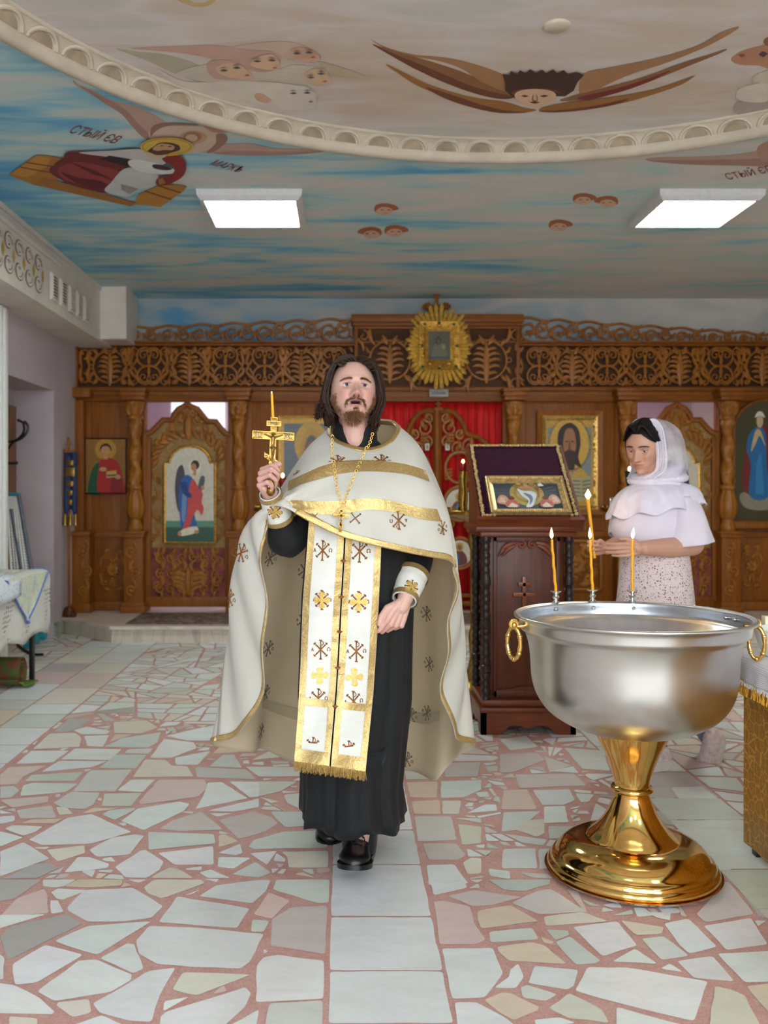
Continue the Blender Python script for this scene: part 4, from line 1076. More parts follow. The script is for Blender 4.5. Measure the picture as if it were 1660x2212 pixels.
paint(o, Ys-.036, [((112, 108, 78), [(20, 5), (24, 40), (40, 62), (62, 60), (78, 38), (84, 5)]), ((54, 46, 36), ell(46, 66, 13, 14)), ((120, 84, 52), ell(47, 64, 7, 9)), ((150, 138, 88), ell(70, 46, 8, 9)), ((60, 72, 84), [(4, 6), (4, 12), (96, 12), (96, 6)])], cx-.11, cz-.14, .22, .29)
o.build('painting', M_ICON, t, smooth=False)
M_GEM = plain('green_stone', (30, 60, 42), .15, 0, .2)
for a, b in ((0, .225), (-.15, .21), (.15, .21), (-.17, -.2), (.17, -.2), (0, -.215), (-.18, 0), (.18, 0)): o = MB(); o.sphere((cx+a*.95, Ys-.055, cz+b), (.016, .01, .013), 8, 6); o.build('stone', M_GEM, t)
o = MB(); x = ix(948, 9.2); o.bbox(x-.095, x+.095, 9.17, 9.2, iz(858, 9.2), iz(841, 9.2), .004); pq = thing('name_plaque', (x, 9.2, iz(858, 9.2)), 'small grey lettered plaque on the lintel under the sunburst icon', 'plaque')
o.build('plate', plain('plaque_grey', (150, 146, 136), .5), pq); o = MB()
for k in range(9): o.box(x-.07+k*.0155, x-.062+k*.0155, 9.168, 9.17, iz(853, 9.2), iz(847, 9.2))
o.build('lettering', M_BLACK, pq, smooth=False)
# church banner on its pole
t = thing('church_banner', (ix(151, 8.8), 8.80, .15), 'blue and gold embroidered banner on a wooden pole left of the icon screen', 'banner')
Yb = 8.80; xb = ix(151, Yb); o = MB(); o.tube([Vector((ix(149, Yb), Yb, .23)), Vector((ix(148, Yb), Yb, iz(945, Yb)))], .013, 10)
o.bbox(xb-.035, xb+.02, Yb-.012, Yb+.012, iz(962, Yb), iz(958, Yb), .003); o.bbox(xb-.06, xb+.06, Yb-.015, Yb+.015, iz(978, Yb), iz(972, Yb), .004); o.build('pole', M_OAK, t)
o = MB(); o.lathe([(.05, .15), (.055, .19), (.05, .215), (.04, .235), (.025, .25)], (ix(149, Yb), Yb, 0), 20); o.bbox(xb-.055, xb+.055, Yb-.05, Yb+.05, .15, .19, .01); o.build('pole_base', M_MAHOG, t)
o = MB(); G = []
for i in range(9):
    x = lerp(xb-.045, xb+.075, i/8); yy = Yb-.03-.012*math.sin(i*1.3); bot = iz(1112, Yb)+(.05 if i in (3, 4, 5) else 0)*1
    G.append([Vector((x, yy+.004*math.sin(j), lerp(iz(978, Yb), bot, j/8))) for j in range(9)])
o.grid(G); bn = o.build('banner_cloth', plain('banner_blue', (28, 48, 84), .7, 0, .25, 20), t, solid=(.006, 0))
o = MB()
for zz, w_ in ((1000, .03), (1045, .03), (1065, .022), (1085, .02)):
    o.bbox(xb+.015-w_, xb+.015+w_, Yb-.054, Yb-.048, iz(zz+6, Yb), iz(zz-6, Yb), .003)
o.bbox(xb-.03, xb+.06, Yb-.052, Yb-.047, iz(1030, Yb), iz(1010, Yb), .003); o.build('gold_embroidery', M_GOLDR, bn)
o = MB()
for dx in (-.035, .015, .065):
    zt_ = iz(1112, Yb)+.01; o.tube([Vector((xb+dx, Yb-.035, zt_)), Vector((xb+dx, Yb-.035, zt_-.05)), Vector((xb+dx, Yb-.035, zt_-.11))], [.008, .016, .02], 10)
o.build('tassels', M_GOLDR, t)
# ============================================================ painted figures on the ceiling
def ceil_mural(name, polys, z, parent):
    mb = MB()
    for k, (c, pts, *o) in enumerate(polys):
        mb.col = lin(c); pp = [PZ(a, b, z-.0012-.0005*k) for a, b in pts]
        if len(pp) > 4 and not o: pp = crom(pp, 4, True)
        mb.flat(pp)
    return mb.build(name, M_MURAL, parent, smooth=False)
BR, BR2, BR3, OCH, FLE, HAIR_, DKR = (150, 104, 66), (176, 130, 90), (120, 70, 46), (164, 112, 56), (226, 188, 154), (74, 48, 38), (132, 50, 46)
ser = [(BR2, [(798, 82), (830, 100), (890, 117), (960, 124), (1010, 134), (1060, 150), (1090, 165), (1105, 200), (1060, 195), (1030, 172), (1000, 150), (950, 132), (890, 122), (835, 106)]),
 (BR3, [(806, 97), (840, 108), (900, 132), (960, 150), (1010, 160), (1050, 182), (1110, 208), (1080, 214), (1020, 200), (960, 178), (920, 160), (880, 140)]),
 (BR, [(808, 97), (840, 106), (900, 124), (960, 142), (1010, 160), (1050, 182), (1110, 208), (1040, 192), (990, 174), (930, 148), (870, 124)]),
 (OCH, [(834, 139), (860, 150), (920, 180), (980, 200), (1030, 212), (1090, 220), (1130, 232), (1160, 238), (1130, 243), (1080, 240), (1030, 228), (960, 208), (900, 184), (860, 158)]),
 (BR3, [(920, 188), (980, 206), (1040, 226), (1090, 238), (1140, 243), (1080, 244), (1020, 232), (960, 212)]),
 (BR2, [(1252, 200), (1262, 160), (1320, 146), (1400, 130), (1450, 118), (1510, 98), (1560, 70), (1597, 58), (1580, 72), (1520, 104), (1440, 136), (1370, 158), (1310, 184), (1270, 206)]),
 (BR, [(1210, 218), (1250, 204), (1330, 184), (1400, 164), (1470, 138), (1540, 116), (1572, 106), (1550, 118), (1480, 146), (1400, 178), (1320, 204), (1260, 216)]),
 (DKR, [(1250, 210), (1330, 192), (1400, 170), (1450, 152), (1400, 178), (1330, 202), (1270, 216)]),
 (OCH, [(1165, 238), (1200, 226), (1280, 216), (1350, 206), (1420, 192), (1490, 168), (1502, 164), (1470, 184), (1400, 208), (1330, 226), (1260, 236), (1200, 243)]),
 (BR3, [(1165, 240), (1230, 236), (1300, 226), (1360, 212), (1330, 226), (1260, 238), (1200, 243)]),
 (HAIR_, [(1086, 160), (1100, 162), (1104, 154), (1118, 160), (1124, 152), (1136, 158), (1146, 150), (1158, 157), (1172, 151), (1180, 158), (1196, 150), (1204, 158), (1218, 152), (1228, 160), (1246, 156), (1262, 162), (1248, 178), (1240, 196), (1222, 208), (1192, 208), (1140, 205), (1112, 212), (1092, 196), (1092, 180)], 1),
 (BR3, [(1104, 200), (1130, 192), (1190, 192), (1222, 206), (1204, 200), (1150, 196), (1116, 206)]),
 (FLE, [(1112, 206), (1124, 196), (1156, 192), (1190, 196), (1202, 206), (1194, 220), (1170, 229), (1146, 229), (1122, 220)]),
 (BR, [(1152, 205), (1150, 216), (1156, 219), (1162, 216), (1160, 205)]), (FLE, [(1154, 204), (1153, 215), (1157, 217), (1160, 215), (1158, 204)]),
 (BR3, [(1126, 207), (1134, 205), (1144, 208), (1134, 210)]), (BR3, [(1166, 208), (1176, 205), (1186, 207), (1176, 210)]), (DKR, [(1144, 221), (1156, 219), (1168, 221), (1156, 224)])]
ceil_mural('painted_winged_head', ser, ZI, ceiling)
CR, CR2, ROS, ROS2 = (214, 200, 182), (226, 214, 200), (206, 168, 150), (216, 186, 166)
heads = [((190, 180, 156), [(250, 105), (300, 112), (360, 118), (430, 140), (470, 170), (440, 180), (380, 160), (320, 132)]),
 (ROS, [(282, 104), (380, 100), (470, 98), (530, 108), (590, 112), (608, 130), (590, 152), (550, 158), (500, 140), (420, 118), (340, 110)]),
 (ROS2, [(500, 103), (560, 92), (620, 90), (660, 100), (690, 118), (688, 132), (660, 136), (630, 130), (590, 112), (540, 104)]),
 (CR, [(380, 160), (440, 140), (500, 140), (560, 156), (600, 150), (640, 140), (700, 150), (712, 172), (700, 184), (650, 176), (600, 172), (540, 176), (460, 178)]),
 ((196, 178, 152), [(690, 134), (740, 146), (800, 170), (750, 168), (710, 158)]),
 (CR2, [(340, 150), (400, 176), (480, 176), (560, 176), (640, 184), (680, 200), (682, 226), (660, 236), (600, 236), (540, 230), (480, 222), (430, 200), (380, 180)]),
 (ROS, [(446, 140), (470, 130), (510, 134), (544, 160), (540, 172), (500, 172), (460, 168)]), (FLE, [(466, 150), (490, 136), (520, 142), (546, 166), (530, 172), (490, 166)]),
 (FLE, [(540, 140), (560, 122), (590, 118), (606, 140), (600, 150), (570, 150)]), ((220, 176, 146), [(628, 112), (650, 102), (680, 112), (692, 126), (680, 134), (650, 130)]),
 (FLE, [(656, 162), (680, 148), (704, 158), (714, 172), (700, 184), (670, 178)]), (CR2, [(600, 204), (630, 186), (664, 188), (682, 210), (680, 228), (650, 234), (612, 224)]),
 ((214, 168, 140), [(550, 206), (566, 204), (586, 218), (572, 222), (556, 216)])]
for ex, ey in ((484, 153), (512, 147), (556, 133), (588, 131), (642, 116), (668, 114), (672, 168), (694, 160), (634, 202), (664, 201)):
    heads.append(((96, 92, 100), [(ex-9, ey), (ex, ey-3), (ex+9, ey), (ex, ey+2)])); heads.append(((150, 116, 96), [(ex-11, ey-5), (ex, ey-8), (ex+10, ey-5), (ex, ey-6)]))
for lx, ly in ((534, 163), (594, 147), (676, 124), (702, 176), (672, 220)): heads.append(((184, 110, 100), [(lx-6, ly), (lx+1, ly-3), (lx+6, ly), (lx, ly+2)]))
ceil_mural('painted_flowing_heads', heads, ZI, ceiling)
hd = [((196, 142, 110), [(1580, 128), (1600, 112), (1640, 100), (1680, 96), (1680, 150), (1640, 142), (1600, 140)]), ((150, 100, 76), [(1650, 90), (1660, 80), (1690, 78), (1690, 104), (1660, 100)]), (CR2, [(1590, 208), (1600, 190), (1640, 180), (1690, 176), (1690, 222), (1640, 224), (1604, 218)]),
      ((186, 170, 160), [(1594, 220), (1640, 222), (1690, 214), (1690, 240), (1594, 248)]), (CR, [(1626, 172), (1640, 158), (1690, 150), (1690, 182), (1640, 178)]), ((90, 70, 84), [(1640, 118), (1648, 112), (1660, 116), (1650, 124)]), ((176, 90, 80), [(1598, 120), (1606, 116), (1612, 120), (1604, 124)])]
ceil_mural('painted_heads_right', hd, ZI, ceiling)
ceil_mural('painted_gold_crown', [((206, 178, 124), [(384, 0), (400, 8), (420, 14), (445, 14), (462, 6), (470, -6), (455, 0), (440, 6), (420, 6), (404, -2)])], ZI, ceiling)
WG, WG2 = (176, 138, 124), (196, 164, 150)
mk = [(WG2, [(158, 172), (176, 190), (200, 195), (240, 216), (290, 228), (330, 246), (356, 264), (340, 280), (316, 300), (290, 278), (262, 246), (230, 225), (196, 204), (165, 186)]),
 (WG, [(170, 184), (230, 226), (262, 246), (290, 278), (316, 300), (324, 292), (300, 268), (270, 236), (220, 208)]),
 (WG2, [(430, 328), (460, 332), (500, 336), (570, 336), (640, 334), (704, 326), (660, 322), (590, 320), (540, 310), (490, 312), (460, 320)]), (WG, [(460, 331), (540, 336), (640, 334), (700, 327), (620, 328), (520, 326)]),
 ((214, 190, 172), [(322, 296), (330, 274), (360, 268), (410, 268), (450, 278), (478, 290), (472, 312), (450, 324), (420, 330), (390, 330), (350, 310)]),
 ((160, 120, 104), [(326, 296), (328, 276), (356, 266), (420, 268), (424, 272), (364, 272), (336, 284)]), ((160, 120, 104), [(468, 290), (488, 292), (490, 306), (466, 326), (446, 330), (466, 310)]),
 ((196, 160, 130), ell(418, 297, 30, 14)), ((170, 124, 90), ell(416, 296, 20, 11)), ((210, 176, 146), ell(414, 298, 13, 8)), ((196, 150, 120), [(440, 272), (470, 280), (494, 282), (490, 286), (460, 286)]),
 ((176, 120, 50), [(18, 378), (76, 336), (96, 336), (140, 342), (120, 392), (70, 398)], 1), ((196, 140, 62), [(22, 376), (78, 338), (110, 342), (100, 360), (60, 384)], 1), ((116, 72, 40), [(44, 360), (120, 374), (120, 376), (42, 362)], 1), ((116, 72, 40), [(58, 350), (124, 360), (124, 362), (56, 352)], 1),
 (OCH, [(68, 398), (98, 384), (300, 440), (282, 446)], 1), ((190, 134, 58), [(290, 442), (300, 420), (350, 398), (404, 402), (398, 412), (346, 448), (320, 444)], 1), ((116, 72, 40), [(316, 412), (372, 430), (370, 432), (312, 414)], 1), ((116, 72, 40), [(344, 400), (392, 416), (390, 418), (340, 402)], 1),
 ((112, 40, 42), [(136, 342), (150, 328), (230, 326), (290, 320), (300, 330), (270, 350), (290, 372), (280, 396), (240, 416), (200, 412), (150, 398), (108, 372), (118, 356)]),
 ((150, 60, 58), [(124, 366), (160, 350), (210, 356), (260, 372), (250, 400), (220, 408), (180, 400), (140, 388)]), ((96, 30, 34), [(130, 372), (170, 384), (220, 392), (240, 410), (180, 402)]), ((96, 30, 34), [(150, 350), (200, 366), (246, 390), (200, 376)]),
 ((206, 200, 196), [(170, 330), (230, 326), (300, 322), (350, 330), (362, 350), (330, 360), (290, 350), (240, 340)]), ((44, 34, 36), [(216, 344), (236, 336), (296, 346), (276, 360)], 1),
 ((202, 206, 204), [(266, 366), (300, 362), (336, 372), (340, 388), (310, 402), (280, 424), (254, 422), (226, 412), (240, 394)]), ((226, 228, 224), [(280, 346), (306, 346), (350, 356), (376, 366), (366, 376), (310, 372), (280, 358)]), ((60, 50, 50), [(330, 356), (348, 356), (372, 364), (360, 368), (334, 364)]), ((150, 150, 150), [(262, 398), (300, 408), (280, 420), (262, 410)]),
 ((142, 46, 46), [(350, 336), (390, 338), (402, 356), (396, 380), (366, 398), (340, 400), (340, 386), (372, 376), (376, 362), (356, 350)]), ((172, 120, 60), [(342, 388), (352, 384), (358, 396), (344, 400)]),
 ((214, 178, 70), ell(360, 317, 57, 20, 20)), ((176, 128, 50), ell(360, 317, 53, 17, 20)), ((216, 182, 80), ell(360, 317, 51, 16, 20)), ((214, 190, 160), [(318, 330), (340, 322), (360, 336), (340, 344), (320, 338)]),
 ((86, 58, 40), [(334, 316), (344, 309), (366, 308), (386, 314), (388, 324), (370, 330), (356, 334), (332, 332), (320, 326)]), ((206, 160, 122), [(338, 314), (350, 310), (374, 314), (376, 322), (360, 328), (340, 326), (330, 322)]),
 ((96, 64, 44), [(322, 324), (340, 326), (356, 324), (372, 326), (356, 334), (334, 334)]), ((50, 36, 30), [(344, 316), (350, 314), (354, 316)]), ((50, 36, 30), [(362, 317), (368, 315), (373, 318)])]
ceil_mural('painted_seated_scribe', mk, ZC, ceiling)
rw = [(WG2, [(1394, 345), (1420, 340), (1500, 338), (1580, 334), (1640, 326), (1700, 324), (1700, 356), (1640, 358), (1560, 356), (1500, 356), (1440, 352)]), (WG, [(1400, 347), (1500, 346), (1600, 344), (1700, 340), (1700, 358), (1600, 358), (1480, 355)]), ((190, 150, 134), [(1636, 330), (1644, 312), (1680, 306), (1690, 350), (1650, 348)])]
ceil_mural('painted_wing', rw, ZC, ceiling)
RED_ = (176, 104, 70)
for k, (px, py, s) in enumerate(((833, 452, 1), (801, 503, -1), (855, 499, 1), (1262, 430, 1), (1312, 436, -1), (1210, 487, 1))):
    X = lambda a: px+a*s
    ceil_mural('painted_cherub_head', [(RED_, [(X(-24), py+2), (X(-20), py-9), (X(0), py-13), (X(22), py-8), (X(28), py), (X(14), py+4), (X(4), py+12), (X(-16), py+9)]), ((222, 184, 158), [(X(-20), py+3), (X(-6), py-5), (X(12), py-2), (X(14), py+7), (X(2), py+12), (X(-16), py+10)]),
        ((90, 60, 50), [(X(-12), py+2), (X(-7), py), (X(-3), py+2)]), ((90, 60, 50), [(X(3), py+2), (X(8), py), (X(12), py+3)]), ((190, 110, 90), [(X(-4), py+8), (X(0), py+7), (X(5), py+8)])], ZC, ceiling)
def text_mesh(s, size, font_ex=0):
    cu = bpy.data.curves.new('t', 'FONT'); cu.body = s; cu.size = size; cu.align_x = 'CENTER'; cu.align_y = 'CENTER'; cu.resolution_u = 3; cu.offset = .0
    o = bpy.data.objects.new('t', cu); COL.objects.link(o); dg = bpy.context.evaluated_depsgraph_get(); me = bpy.data.meshes.new_from_object(o.evaluated_get(dg))
    vs = [v.co.copy() for v in me.vertices]; fs = [tuple(p.vertices) for p in me.polygons]; bpy.data.objects.remove(o); bpy.data.curves.remove(cu); bpy.data.meshes.remove(me); return vs, fs
def ceil_text(s, pa, pb, size, squash=1):
    a, b = PZ(*pa, ZC), PZ(*pb, ZC); d = (b-a); L = d.length; d.normalize(); up = Vector((d.y, -d.x, 0)); vs, fs = text_mesh(s, size)
    w_ = max(v.x for v in vs)-min(v.x for v in vs); k = L/w_; c = (a+b)/2-Vector((0, 0, .004)); mb = MB(); mb.col = lin((150, 60, 50))
    mb.add([c+d*v.x*k+up*v.y*squash for v in vs], fs); mb.build('painted_inscription', M_MURAL, ceiling, smooth=False)
ceil_text('СТЫЙ ЄВ', (155, 278), (255, 303), .16, 1.1); ceil_text('МАРКЪ', (459, 350), (522, 367), .16, .9); ceil_text('СТЫЙ ЄВ', (1570, 382), (1668, 364), .16, 1.1)

# ============================================================ font
FX, FY = (1366-CX)/F*3.25, 3.25
t = thing('baptismal_font', (FX, FY, 0), 'large silver baptismal bowl on a polished gold pedestal', 'baptismal font')
def mat_bowl():
    m, nt, b = nodes('scratched_silver'); f = noise(nt, coords(nt), 60, 5, .6, .5); g = noise(nt, coords(nt, (1, 1, 2)), 3.2, 3)
    nt.links.new(ramp(nt, g, [(.3, (196, 194, 190)), (.6, (214, 212, 208))]), b.inputs['Base Color']); b.inputs['Metallic'].default_value = 1
    b.inputs['Roughness'].default_value = .30; bump(nt, b, g, .02, .002); return m
M_SILV = mat_bowl(); M_SILVIN = plain('brushed_aluminium', (196, 200, 206), .30, 1, .04, 20)
mb = MB(); zz = lambda y: H-(y-CY)*3.25/F
prof = [(.397, .906), (.402, .909), (.4075, .907), (.409, .902), (.406, .897), (.398, .895), (.392, .889), (.3885, .868), (.3865, .856), (.380, .850), (.371, .842), (.366, .832), (.3585, .806), (.3525, .77), (.350, .73), (.3475, .69), (.341, .655), (.328, .62), (.308, .588), (.283, .562), (.25, .54), (.215, .522), (.17, .508), (.12, .500), (.06, .497), (0, .496)]
prof = [(p.x, p.y) for p in crom([Vector((a, b, 0)) for a, b in prof], 3)]
mb.lathe(prof, (FX, FY, 0), 96, cap=False)
bowl = mb.build('bowl', M_SILV, t, auto=0)
mb = MB(); prof = [(.397, .906), (.391, .904), (.388, .898), (.386, .862), (.372, .846), (.34, .80), (.30, .765), (.24, .742), (.15, .728), (0, .722)]
prof = [(p.x, p.y) for p in crom([Vector((a, b, 0)) for a, b in prof], 3)]
mb.lathe(prof, (FX, FY, 0), 96, cap=False); mb.build('bowl_lining', M_SILVIN, bowl, auto=0)
mb = MB(); ps = [(.128, .503), (.132, .498), (.128, .490), (.118, .470), (.100, .435), (.084, .40), (.072, .365), (.064, .335), (.060, .318), (.060, .312), (.068, .309), (.073, .302), (.073, .296), (.068, .290), (.060, .288), (.060, .280), (.066, .262), (.080, .225), (.100, .19), (.124, .160), (.140, .145), (.150, .136), (.156, .130), (.160, .122), (.152, .117), (.150, .112)]
mb.lathe(ps, (FX, FY, 0), 96); ped = mb.build('pedestal', M_GOLD, t, auto=50)
mb = MB(); ps = [(.150, .117), (.165, .116), (.200, .110), (.232, .095), (.252, .075), (.262, .058), (.268, .054), (.274, .050), (.278, .042), (.280, .036), (.286, .032), (.291, .024), (.292, .016), (.290, .012), (.286, .010), (.28, .010), (0, .010)]
ps = [(p.x, p.y) for p in crom([Vector((a, b+.012, 0)) for a, b in ps], 2)]
mb.lathe(ps, (FX, FY, 0), 96); mb.build('domed_foot', M_GOLD, t, auto=50)
mb = MB(); mb.lathe([(.288, .022), (.292, .018), (.290, .012), (.28, .010), (0, .010)], (FX, FY, 0), 72); mb.build('foot_rim', M_CHROME, t)
for k in range(4):
    a = -PI*.62+k*PI/2; mb = MB(); mb.sphere((FX+.235*math.cos(a), FY+.235*math.sin(a), .009), (.014, .011, .009), 12, 8); mb.build('castor', M_CHROME, t)
def ring_handle(sx):
    hx = FX+sx*.395; z0 = .873; mb = MB()
    mb.tube([Vector((hx-sx*.015, FY-.03, z0)), Vector((hx+sx*.012, FY-.035, z0)), Vector((hx+sx*.02, FY-.037, z0))], [.011, .009, .007], 12)
    mb.sphere((hx+sx*.026, FY-.037, z0+.004), (.012, .012, .014), 12, 8); mb.tube([Vector((hx+sx*.026+.014*math.cos(a), FY-.037, z0+.008+.014*math.sin(a))) for a in [2*PI*k/12 for k in range(13)]], .005, 8)
    h = mb.build('ring_mount', M_GOLD, t); mb = MB(); cz = z0-.058
    pts = [Vector((hx+sx*.027+.006*math.sin(a), FY-.037+.024*math.sin(a)*(-1)+sx*.0, cz+.056*math.cos(a))) for a in [2*PI*k/28 for k in range(29)]]
    pts = [Vector((hx+sx*.027+.024*math.sin(a)*.8, FY-.037-.018*math.sin(a), cz+.056*math.cos(a))) for a in [2*PI*k/28 for k in range(29)]]
    mb.tube(pts, [.0062+.002*abs(math.sin(k*.9)) for k in range(29)], 10)
    for k in (5, 10, 14, 18, 23): mb.sphere(pts[k], .0095, 10, 7)
    mb.build('ring', M_GOLD, h)
ring_handle(-1); ring_handle(1)
def rimpt(px, py, r=.389):   # a point of the far rim under a given picture column
    X = None
    for k in range(400):
        a = PI*k/400; q = Vector((FX+r*math.cos(a), FY+r*math.sin(a), .9)); p_ = CX+q.x/q.y*F
        if X is None or abs(p_-px) < X[0]: X = (abs(p_-px), q, a)
    return X[1], X[2]
for px, top, lean, lab in ((1201, 1160, -1, 'burning yellow candle on the font rim nearest the lectern'), (1280, 1160, -.6, 'burning yellow candle in the middle of the font rim'), (1367, 1160, 0, 'burning yellow candle on the font rim in front of the flowered skirt')):
    q, a = rimpt(px, 1300, .398); Y = q.y; o = MB()
    o.lathe([(.006, .905), (.013, .909), (.016, .913), (.010, .917), (.006, .920), (.011, .927), (.014, .933), (.010, .939), (.007, .942), (.011, .947), (.021, .953), (.022, .956), (.014, .957), (.0, .957)], (q.x, q.y, -.002), 20)
    o.sphere((q.x-.014*math.cos(a)*.0, q.y-.02*math.sin(a), .885), .0075, 10, 8); o.sphere((q.x, q.y-.02*math.sin(a)+.0, .885), (.004, .010, .004), 6, 6); o.build('candle_cup', M_CHROME, bowl)
    ct = thing('candle', (q.x, q.y, .955), lab, 'candle', 'candles on the font rim'); tz = H-(1166-CY)*Y/F; dx = lean*9*Y/F
    o = MB(); L = 10; o.tube([Vector((q.x+dx*k/L+.0012*math.sin(k*2.1), Y, lerp(.952, tz, k/L))) for k in range(L+1)], [.0062-.001*k/L for k in range(L+1)], 12); o.build('wax_stick', M_WAX, ct)
    o = MB(); o.tube([Vector((q.x+dx, Y, tz)), Vector((q.x+dx+.001, Y, tz+.010))], .0012, 6); o.build('wick', M_WICK, ct)
    o = MB(); o.lathe([(.0005, .004), (.0045, .010), (.0066, .017), (.0060, .025), (.0035, .035), (.0004, .048)], (0, 0, 0), 14, Matrix.Translation((q.x+dx, Y, tz))@Matrix.Rotation(.12*(1 if px > 1300 else -.2), 4, 'Y')); o.build('flame', M_FLAME, ct)
for px in (1570, 1590):
    q, a = rimpt(px, 1335, .386); o = MB(); o.sphere((q.x-.004*math.cos(a), q.y-.004*math.sin(a), .884), .0075, 10, 8); o.build('rivet', M_CHROME, bowl)
# paper slip under the font
mb = MB(); p = [PZ(a, b, .002) for a, b in ((1395, 1970), (1450, 1972), (1448, 1988), (1420, 1982))]; mb.add(p+[q+Vector((0, 0, .0006)) for q in p], [(0, 1, 2, 3), (4, 5, 6, 7), (0, 1, 5, 4), (1, 2, 6, 5), (2, 3, 7, 6), (3, 0, 4, 7)])
tag(mb.build('paper_slip', M_WHITE, loc=tuple(p[0]), smooth=False), 'small slip of white paper lying under the gold foot of the font', 'paper')

# ============================================================ lectern
LX0, LX1, LY0, LY1 = .765, 1.288, 5.10, 5.54
t = thing('lectern', ((LX0+LX1)/2, (LY0+LY1)/2, 0), 'dark wooden church lectern with a sloping velvet covered top', 'lectern')
mb = MB(); cx = (LX0+LX1)/2
def kick(a0, a1, f):   # shaped apron with bracket feet
    n = 24; pts = []
    for k in range(n+1):
        u = k/n; d = min(u, 1-u); z = 0 if d < .2 else (.05 if d > .3 else lerp(0, .05, (d-.2)/.1)); z -= .018*math.exp(-((u-.5)/.06)**2) if d > .3 else 0
        pts.append((lerp(a0, a1, u), max(0, z)))
    return pts+[(a1, .12), (a0, .12)]
mb.xz(kick(LX0, LX1, 0), LY0, LY0+.03); mb.yz([(b, z) for b, z in kick(LY0, LY1, 0)], LX0, LX0+.03); mb.yz([(b, z) for b, z in kick(LY0, LY1, 0)], LX1-.03, LX1); mb.box(LX0, LX1, LY1-.03, LY1, 0, .12)
mb.bbox(LX0-.008, LX1+.008, LY0-.008, LY1+.008, .12, .15, .01); mb.bbox(LX0+.01, LX1-.01, LY0+.01, LY1-.01, .15, .19, .014); base = mb.build('plinth', M_MAHOGX, t)
zt0 = H-(1160-CY)*5.1/F
mb = MB(); mb.bbox(LX0+.05, LX1-.05, LY0+.06, LY1-.05, .18, zt0, .004)
mb.build('cabinet_body', M_MAHOG, t)
mb = MB(); a0, a1 = LX0+.075, LX1-.075; fy = LY0+.052
for q in ((a0, a0+.022, .2, zt0), (a1-.022, a1, .2, zt0), (a0, a1, .2, .235), (a0, a1, zt0-.03, zt0)): mb.bbox(q[0], q[1], fy-.008, fy+.015, q[2], q[3], .004)
n = 20; mb.xz([(lerp(a0+.02, a1-.02, k/n), .245+.022*math.cos(PI*2*(k/n-.5))*(.6 if .25 < k/n < .75 else .3)) for k in range(n+1)]+[(a1-.02, .235), (a0+.02, .235)], fy-.006, fy+.01)
pan = mb.build('front_panel_frame', M_MAHOG, t)
mb = MB()   # carved swags
for s in (1, -1):
    scroll(mb, cx+s*.030, zt0-.045, .024, PI/2, 1.1, s, .008, fy-.004)
    leaf(mb, cx+s*.05, zt0-.035, (0 if s > 0 else PI)-s*.05, .13, .016, fy-.004, -s*.9); leaf(mb, cx+s*.06, zt0-.05, (0 if s > 0 else PI)-s*.3, .12, .013, fy-.004, -s*.9); leaf(mb, cx+s*.12, zt0-.065, (0 if s > 0 else PI)-s*.7, .07, .010, fy-.004, -s*.4)
mb.build('carved_swag', M_MAHOGX, pan)
mb = MB(); zcr = H-(1275-CY)*5.15/F; mb.cur = 0
for a, b, c, d in ((-.011, .011, -.10, .078), (-.034, .034, .02, .045), (-.062, .062, -.035, -.012)): mb.bbox(cx-.015+a, cx-.015+b, fy-.012, fy+.006, zcr+c, zcr+d, .003)
mb.build('carved_cross', wood('carved_cross_wood', (120, 62, 26), (150, 84, 38), .3, 'x', 4), pan)
def turned(x, y):
    o = MB(); L = []; n = 150; k = 18
    for j in range(n+1):
        z = lerp(.19, zt0+.005, j/n); r = .021+.0045*abs(math.sin(z*PI/.042))+.003*math.sin(z*60)*(.4)
        if abs((z % .24)-.12) < .02: r = .028
        L.append([Vector((x+r*math.cos(2*PI*i/k), y+r*math.sin(2*PI*i/k), z)) for i in range(k)])
    o.loft(L); return o.build('turned_column', M_DKTURN, t)
for x, y in ((LX0+.03, LY0+.035), (LX1-.03, LY0+.035), (LX0+.03, LY1-.035), (LX1-.03, LY1-.035)): turned(x, y)
mb = MB(); zt1 = zt0+.065
mb.bbox(LX0-.005, LX1+.005, LY0-.005, LY1+.03, zt0, zt0+.03, .008); mb.bbox(LX0-.035, LX1+.035, LY0-.035, LY1+.05, zt0+.03, zt1, .012); mb.build('top_moulding', M_MAHOGX, t)
# sloping box
y0, y1, z0, z1 = LY0-.02, 5.56, zt1, H-(962-CY)*5.56/F
sl0 = H-(1117-CY)*y0/F
mb = MB(); xa, xb = LX0-.005, LX1+.005
mb.yz([(y0, z0), (y1, z0), (y1, z1-.03), (y0, sl0-.03)], xa, xb); 
mb.build('slope_box', M_MAHOGX, t)
sv = Vector((0, y1-y0, z1-sl0)); sn = Vector((0, -(z1-sl0), (y1-y0))).normalized()
def S(u, v, h=0): return Vector((lerp(xa-.02, xb+.02, u), y0, sl0-.025))+sv*v+sn*h
mb = MB()
def slab(u0, u1, v0, v1, h0, h1): mb.add([S(u, v, h) for h in (h0, h1) for v in (v0, v1) for u in (u0, u1)], [(0, 2, 3, 1), (4, 5, 7, 6), (0, 1, 5, 4), (2, 6, 7, 3), (0, 4, 6, 2), (1, 3, 7, 5)])
slab(0, 1, -.03, 1.01, -.01, .01); slab(.0, 1, -.03, 1.01, .016, .03); slab(-.01, 1.01, -.05, -.01, -.01, .045); mb.build('slope_board', M_MAHOGX, t, smooth=False)
mb = MB(); slab(.03, .97, .0, .995, .03, .036); cl = mb.build('velvet_cover', plain('plum_velvet', (50, 6, 34), .9, 0, .2, 40, 0, .1, 0, .06), t, smooth=False)
mb = MB()
